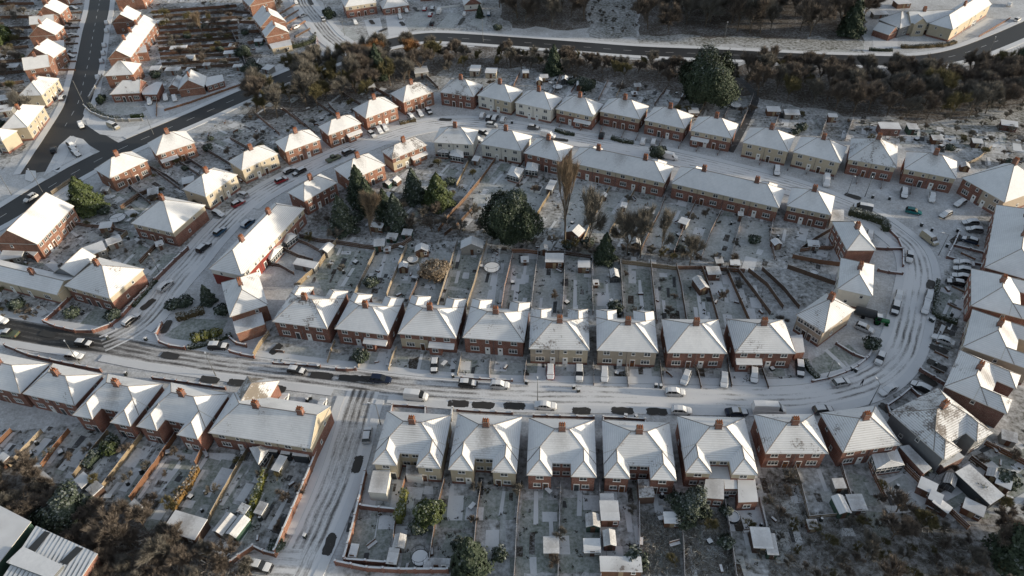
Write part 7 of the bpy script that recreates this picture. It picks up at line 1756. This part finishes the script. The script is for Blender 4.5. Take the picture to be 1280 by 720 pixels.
 ('small white shed by the alley end', 258, 80, 2.4, 2.0, 0, 1.6, 'shed_grey', 'pent'), ('white shed left of alley, upper of two', 290, 56, 2.4, 2.0, 0, 1.7, 'shed_grey', 'pent'), ('white shed left of alley, lower of two', 287, 65, 4.4, 2.2, 5, 1.7, 'shed_grey', 'pent'),
 ('white shed left of the alley bottom', 297, 82, 3.2, 2.0, 0, 1.6, 'shed_grey', 'pent'), ('white box shed behind the corner bungalow', 194, 85, 3.6, 3.2, 0, 2.0, 'shed_grey', 'pent'), ('long white box shed behind the corner bungalow', 216, 86, 5.4, 2.4, 0, 2.0, 'shed_grey', 'pent'),
 ('small shed behind the grey gabled garage', 238, 86, 3.0, 2.4, 0, 1.8, 'shed_grey', 'pent'), ('white shed beside the lean-to orange house', 335, 84, 3.4, 3.4, -25, 1.9, 'shed_grey', 'pent'), ('greenish shed left of the lean-to orange house', 323, 50, 3.2, 2.2, 5, 1.8, 'shed_green', 'pent'),
 ('pale shed at the left edge beside top green tree', 14, 43, 4.0, 2.8, 0, 1.8, 'shed_grey', 'pent'), ('low shed at the left edge below orange gables', 14, 82, 5.0, 3.0, 5, 1.8, 'shed_grey', 'pent'), ('grey garage left of the half-timbered house', 6, 135, 5.0, 4.6, 15, 2.2, 'shed_grey', 'pent'),
 ('flat garage at the left edge beneath the cream house', 2, 122, 4.6, 4.0, 15, 2.2, 'shed_grey', 'pent'), ('snow-roofed shed between top wood and cream house', 1100, 16, 6.0, 3.0, 0, 1.8, 'shed_grey', 'pent'), ('dark shed at the top edge right of the wood', 1128, 2, 6.0, 4.0, 5, 2.0, 'shed_wood', 'pent'),
 ('snow-roofed box in the right edge garden below semis', 1224, 538, 2.2, 2.0, -25, 1.7, 'shed_grey', 'pent'), ('second box in the right edge garden below semis', 1262, 545, 2.4, 2.0, -25, 1.7, 'shed_grey', 'pent'), ('dark tall store at the wood end near second cream semi', 1097, 172, 2.0, 2.0, 0, 2.0, 'shed_wood', 'gable'),
]
for a in Sd: shed(*a[:8], kind=a[8])
shed('large half-melted flat shed at the foot of orange hedge', 231, 656, 6.4, 3.6, -18, 2.3, 'shed_wood', 'pent')
flat_block(None, 'outbuilding', [(1194, 590), (1212, 580), (1256, 619), (1238, 631)], 2.6, 'dark_metal', 'roof_snow', label='long flat-roofed dark outbuilding behind the corner house', cat='outbuilding')
greenhouse('small greenhouse in the first striped garden', 768, 342, 2.2, 3.0, 0); greenhouse('greenhouse behind the brick and cream outer semis', 706, 98, 2.2, 3.0, -10); greenhouse('greenhouse near the lower right square sheds', 1188, 600, 2.0, 2.6, -38)
trampoline('large snow-topped trampoline behind the fourth main street semi', 615, 334, 2.1); trampoline('dark ring trampoline beside the west gardens', 147, 272, 2.3); trampoline('trampoline behind the first brick and cream outer semi', 697, 108, 1.9); trampoline('trampoline left of the dark footpath', 920, 131, 2.0)
trampoline('trampoline in the lower garden right of the twin shed', 280, 687, 1.6); trampoline('dark net trampoline beside the flat snowy box', 525, 697, 1.5); pool('round snow-covered pool behind the third main street semi', 516, 324, 1.4); pool('oval pale pool in the extension semi garden', 916, 645, 1.2); pool('small round pool in the fanned gardens', 1018, 340, 1.0)
t = thing('hot_tub', 'black square hot tub with white rim behind the inner semi', 'hot tub', tuple(P(671, 238)), R(-22)); b = MB(); b.box(-1.5, 1.5, -1.5, 1.5, 0, .8, 'white_frame'); b.build('rim', t); b = MB(); b.poly([(-1.25, -1.25, .81), (1.25, -1.25, .81), (1.25, 1.25, .81), (-1.25, 1.25, .81)], 'hot_tub_black'); b.build('water', t)
# ================================================================ LAMPS, BINS, PERSON
for l_, x, y, ax, ay, h_ in [('street lamp at the top of the side road', 476, 531, -8, -1, 6.5), ('street lamp in the green lawn of the east bend', 1033, 474, 6, 8, 6), ('street lamp at the outside of the southeast bend', 1087, 506, -8, -10, 6.5), ('street lamp beside the dirty white van', 1173, 319, -10, -2, 6.5),
   ('tall street lamp on the traffic island of the dark road', 55, 243, -8, -6, 8), ('street lamp left of the dark diagonal road', 15, 244, -8, -6, 7), ('street lamp at the dark avenue junction', 105, 130, -10, -1, 9), ('street lamp by the small bungalows on the diagonal road', 192, 168, -8, 1, 7), ('street lamp at the second cream outer semi drive', 1081, 246, -3, 8, 7),
   ('street lamp on the north side of the main street, centre', 672, 503, 0, -8, 6), ('street lamp near the loop junction on the main street', 102, 458, -6, -9, 7), ('street lamp beside the west ring garden wall', 201, 344, -5, -5, 6), ('street lamp at the upper snowy street corner', 431, 45, -8, -3, 8), ('street lamp in front of second southern drive', 1058, 245, 3, 9, 7),
   ('telegraph-like lamp near the terrace end car park', 270, 470, -3, -8, 6), ('street lamp near the long top road wood', 905, 52, 0, 8, 8), ('street lamp at the curve of the top road', 1232, 75, 2, -8, 8), ('street lamp on the top road above the ring crest', 604, 52, 2, -6, 8)]:
    lamp(l_, x, y, h_, ax, ay)
for l_, x, y in [('first main street front path', 398, 458), ('lone bin on the snow near the south kerb west', 157, 467), ('drive between fifth and sixth semis', 723, 488), ('bin beside the beige semi fence', 717, 484), ('pair beside the seventh semi drive, left', 820, 482), ('pair beside the seventh semi drive, right', 826, 483),
   ('southern front garden corner box', 782, 520), ('pavement right of the fourth southern garden', 795, 521), ('pavement above the extended southern semi', 877, 525), ('gap right of the dark blue car', 929, 526), ('drive of the glazed room semi', 1044, 524), ('by the southeast lamp', 1082, 516), ('kerb beside the east green plot', 1163, 399), ('south end of east green plot', 1166, 401),
   ('northeast bend kerb, left', 1152, 281), ('northeast bend kerb, right', 1165, 287), ('left of the two bins above northeast hedge', 1091, 246), ('right of the two bins above northeast hedge', 1112, 248), ('east plot corner, upper', 1197, 288), ('east plot corner, lower', 1184, 307), ('kerb at southeast lawn wall', 1065, 461), ('kerb by the curved lawn end', 1070, 463),
   ('upper snowy street kerb, left', 392, 43), ('upper snowy street kerb, right', 394, 41), ('side road right kerb', 381, 670), ('loop junction corner', 134, 422), ('west ring street snowy point', 182, 424), ('first beige drive gate', 658, 478), ('third front garden steps', 566, 470), ('outer ring crest kerb', 640, 153), ('terrace end yard', 384, 500), ('terrace end yard, tallest', 388, 497)]:
    wheelie_bin('dark snow-topped wheelie bin: '+l_, x, y)
# person on the pavement, walking
def person(label, x, y, rz):
    p = P(x, y); t = thing('person', label, 'person', (p.x, p.y, 0.06), rz)
    # one continuous skin from joints
    J = dict(pel=(0, 0, .95, .15), ch=(0, 0.03, 1.32, .17), nk=(0, 0.05, 1.5, .065), hd=(0, 0.07, 1.66, .105), hc=(0, .07, 1.74, .09),
             sl=(-.19, .03, 1.42, .075), el=(-.25, -.05, 1.14, .055), wl=(-.24, .08, .92, .04), hl=(-.24, .13, .83, .035), sr=(.19, .03, 1.42, .075), er=(.25, .06, 1.14, .055), wr=(.24, .24, .98, .04), hr=(.24, .29, .91, .035),
             tl=(-.1, 0, .88, .11), kl=(-.11, .16, .5, .075), al=(-.11, .06, .1, .05), fl=(-.11, .2, .05, .045), tr=(.1, 0, .88, .11), kr=(.11, -.02, .5, .075), ar=(.11, -.24, .14, .05), fr=(.11, -.12, .05, .045))
    E = [('pel', 'ch'), ('ch', 'nk'), ('nk', 'hd'), ('hd', 'hc'), ('ch', 'sl'), ('sl', 'el'), ('el', 'wl'), ('wl', 'hl'), ('ch', 'sr'), ('sr', 'er'), ('er', 'wr'), ('wr', 'hr'), ('pel', 'tl'), ('tl', 'kl'), ('kl', 'al'), ('al', 'fl'), ('pel', 'tr'), ('tr', 'kr'), ('kr', 'ar'), ('ar', 'fr')]
    ks = list(J); me = bpy.data.meshes.new('body'); me.from_pydata([J[k][:3] for k in ks], [(ks.index(a), ks.index(b)) for a, b in E], [])
    o = link('body', me, t); sk = o.modifiers.new('skin', 'SKIN'); sv = me.skin_vertices[0].data if me.skin_vertices else None
    if sv is None:
        bpy.context.view_layer.objects.active = o; me.skin_vertices
    else:
        for i, k in enumerate(ks): sv[i].radius = (J[k][3],)*2; sv[i].use_root = (k == 'pel')
    o.modifiers.new('sub', 'SUBSURF').levels = 1; me.materials.append(M['cloth_dark'])
    h = MB(); h.tube((0, .06, 1.6), (0, .05, 1.8), .115, .1, 'cloth_dark', 10); h.build('woolly_hat', t)
    f = MB(); f.tube((0, .12, 1.6), (0, .165, 1.72), .075, .06, 'skin', 8); f.build('face', t)
person('person in dark clothes walking at the east bend', 1076, 482, R(20))
# ================================================================ LIGHT
W = bpy.data.worlds.new('World'); S.world = W; W.use_nodes = True; nt = W.node_tree
sky = nt.nodes.new('ShaderNodeTexSky'); sky.sky_type = 'NISHITA'; sky.sun_disc = False
EL, AZ = 9.0, -7.0     # degrees; AZ measured from +X towards +Y
sky.sun_elevation = R(EL); sky.sun_rotation = R(90-AZ); sky.air_density = 1.0; sky.dust_density = 1.5; sky.ozone_density = 1.5
bg = nt.nodes['Background']; hs = nt.nodes.new('ShaderNodeHueSaturation'); hs.inputs['Saturation'].default_value = 0.55
nt.links.new(sky.outputs[0], hs.inputs['Color']); nt.links.new(hs.outputs[0], bg.inputs['Color']); bg.inputs['Strength'].default_value = 0.15
sl = bpy.data.lights.new('sun', 'SUN'); sl.energy = 3.4; sl.angle = R(1.5); sl.color = (1.0, 0.85, 0.65)
so = bpy.data.objects.new('sun', sl); COL.objects.link(so)
sd = Vector((math.cos(R(EL))*math.cos(R(AZ)), math.cos(R(EL))*math.sin(R(AZ)), math.sin(R(EL))))
so.rotation_euler = sd.to_track_quat('Z', 'Y').to_euler()
so.location = sd*300
S.view_settings.view_transform = 'Standard'; S.view_settings.look = 'None'; S.view_settings.gamma = 1; S.view_settings.exposure = 0.58
S.render.engine = 'CYCLES'
S.render.resolution_x = 1024; S.render.resolution_y = 576
for l_, v_ in LABELS.items():
    if len(v_) > 1 and not all(x[1] for x in v_): print('DUPLICATE LABEL', l_, len(v_))
    nw = len(l_.split())
    if nw < 4 or nw > 16: print('LABEL LENGTH', nw, l_)
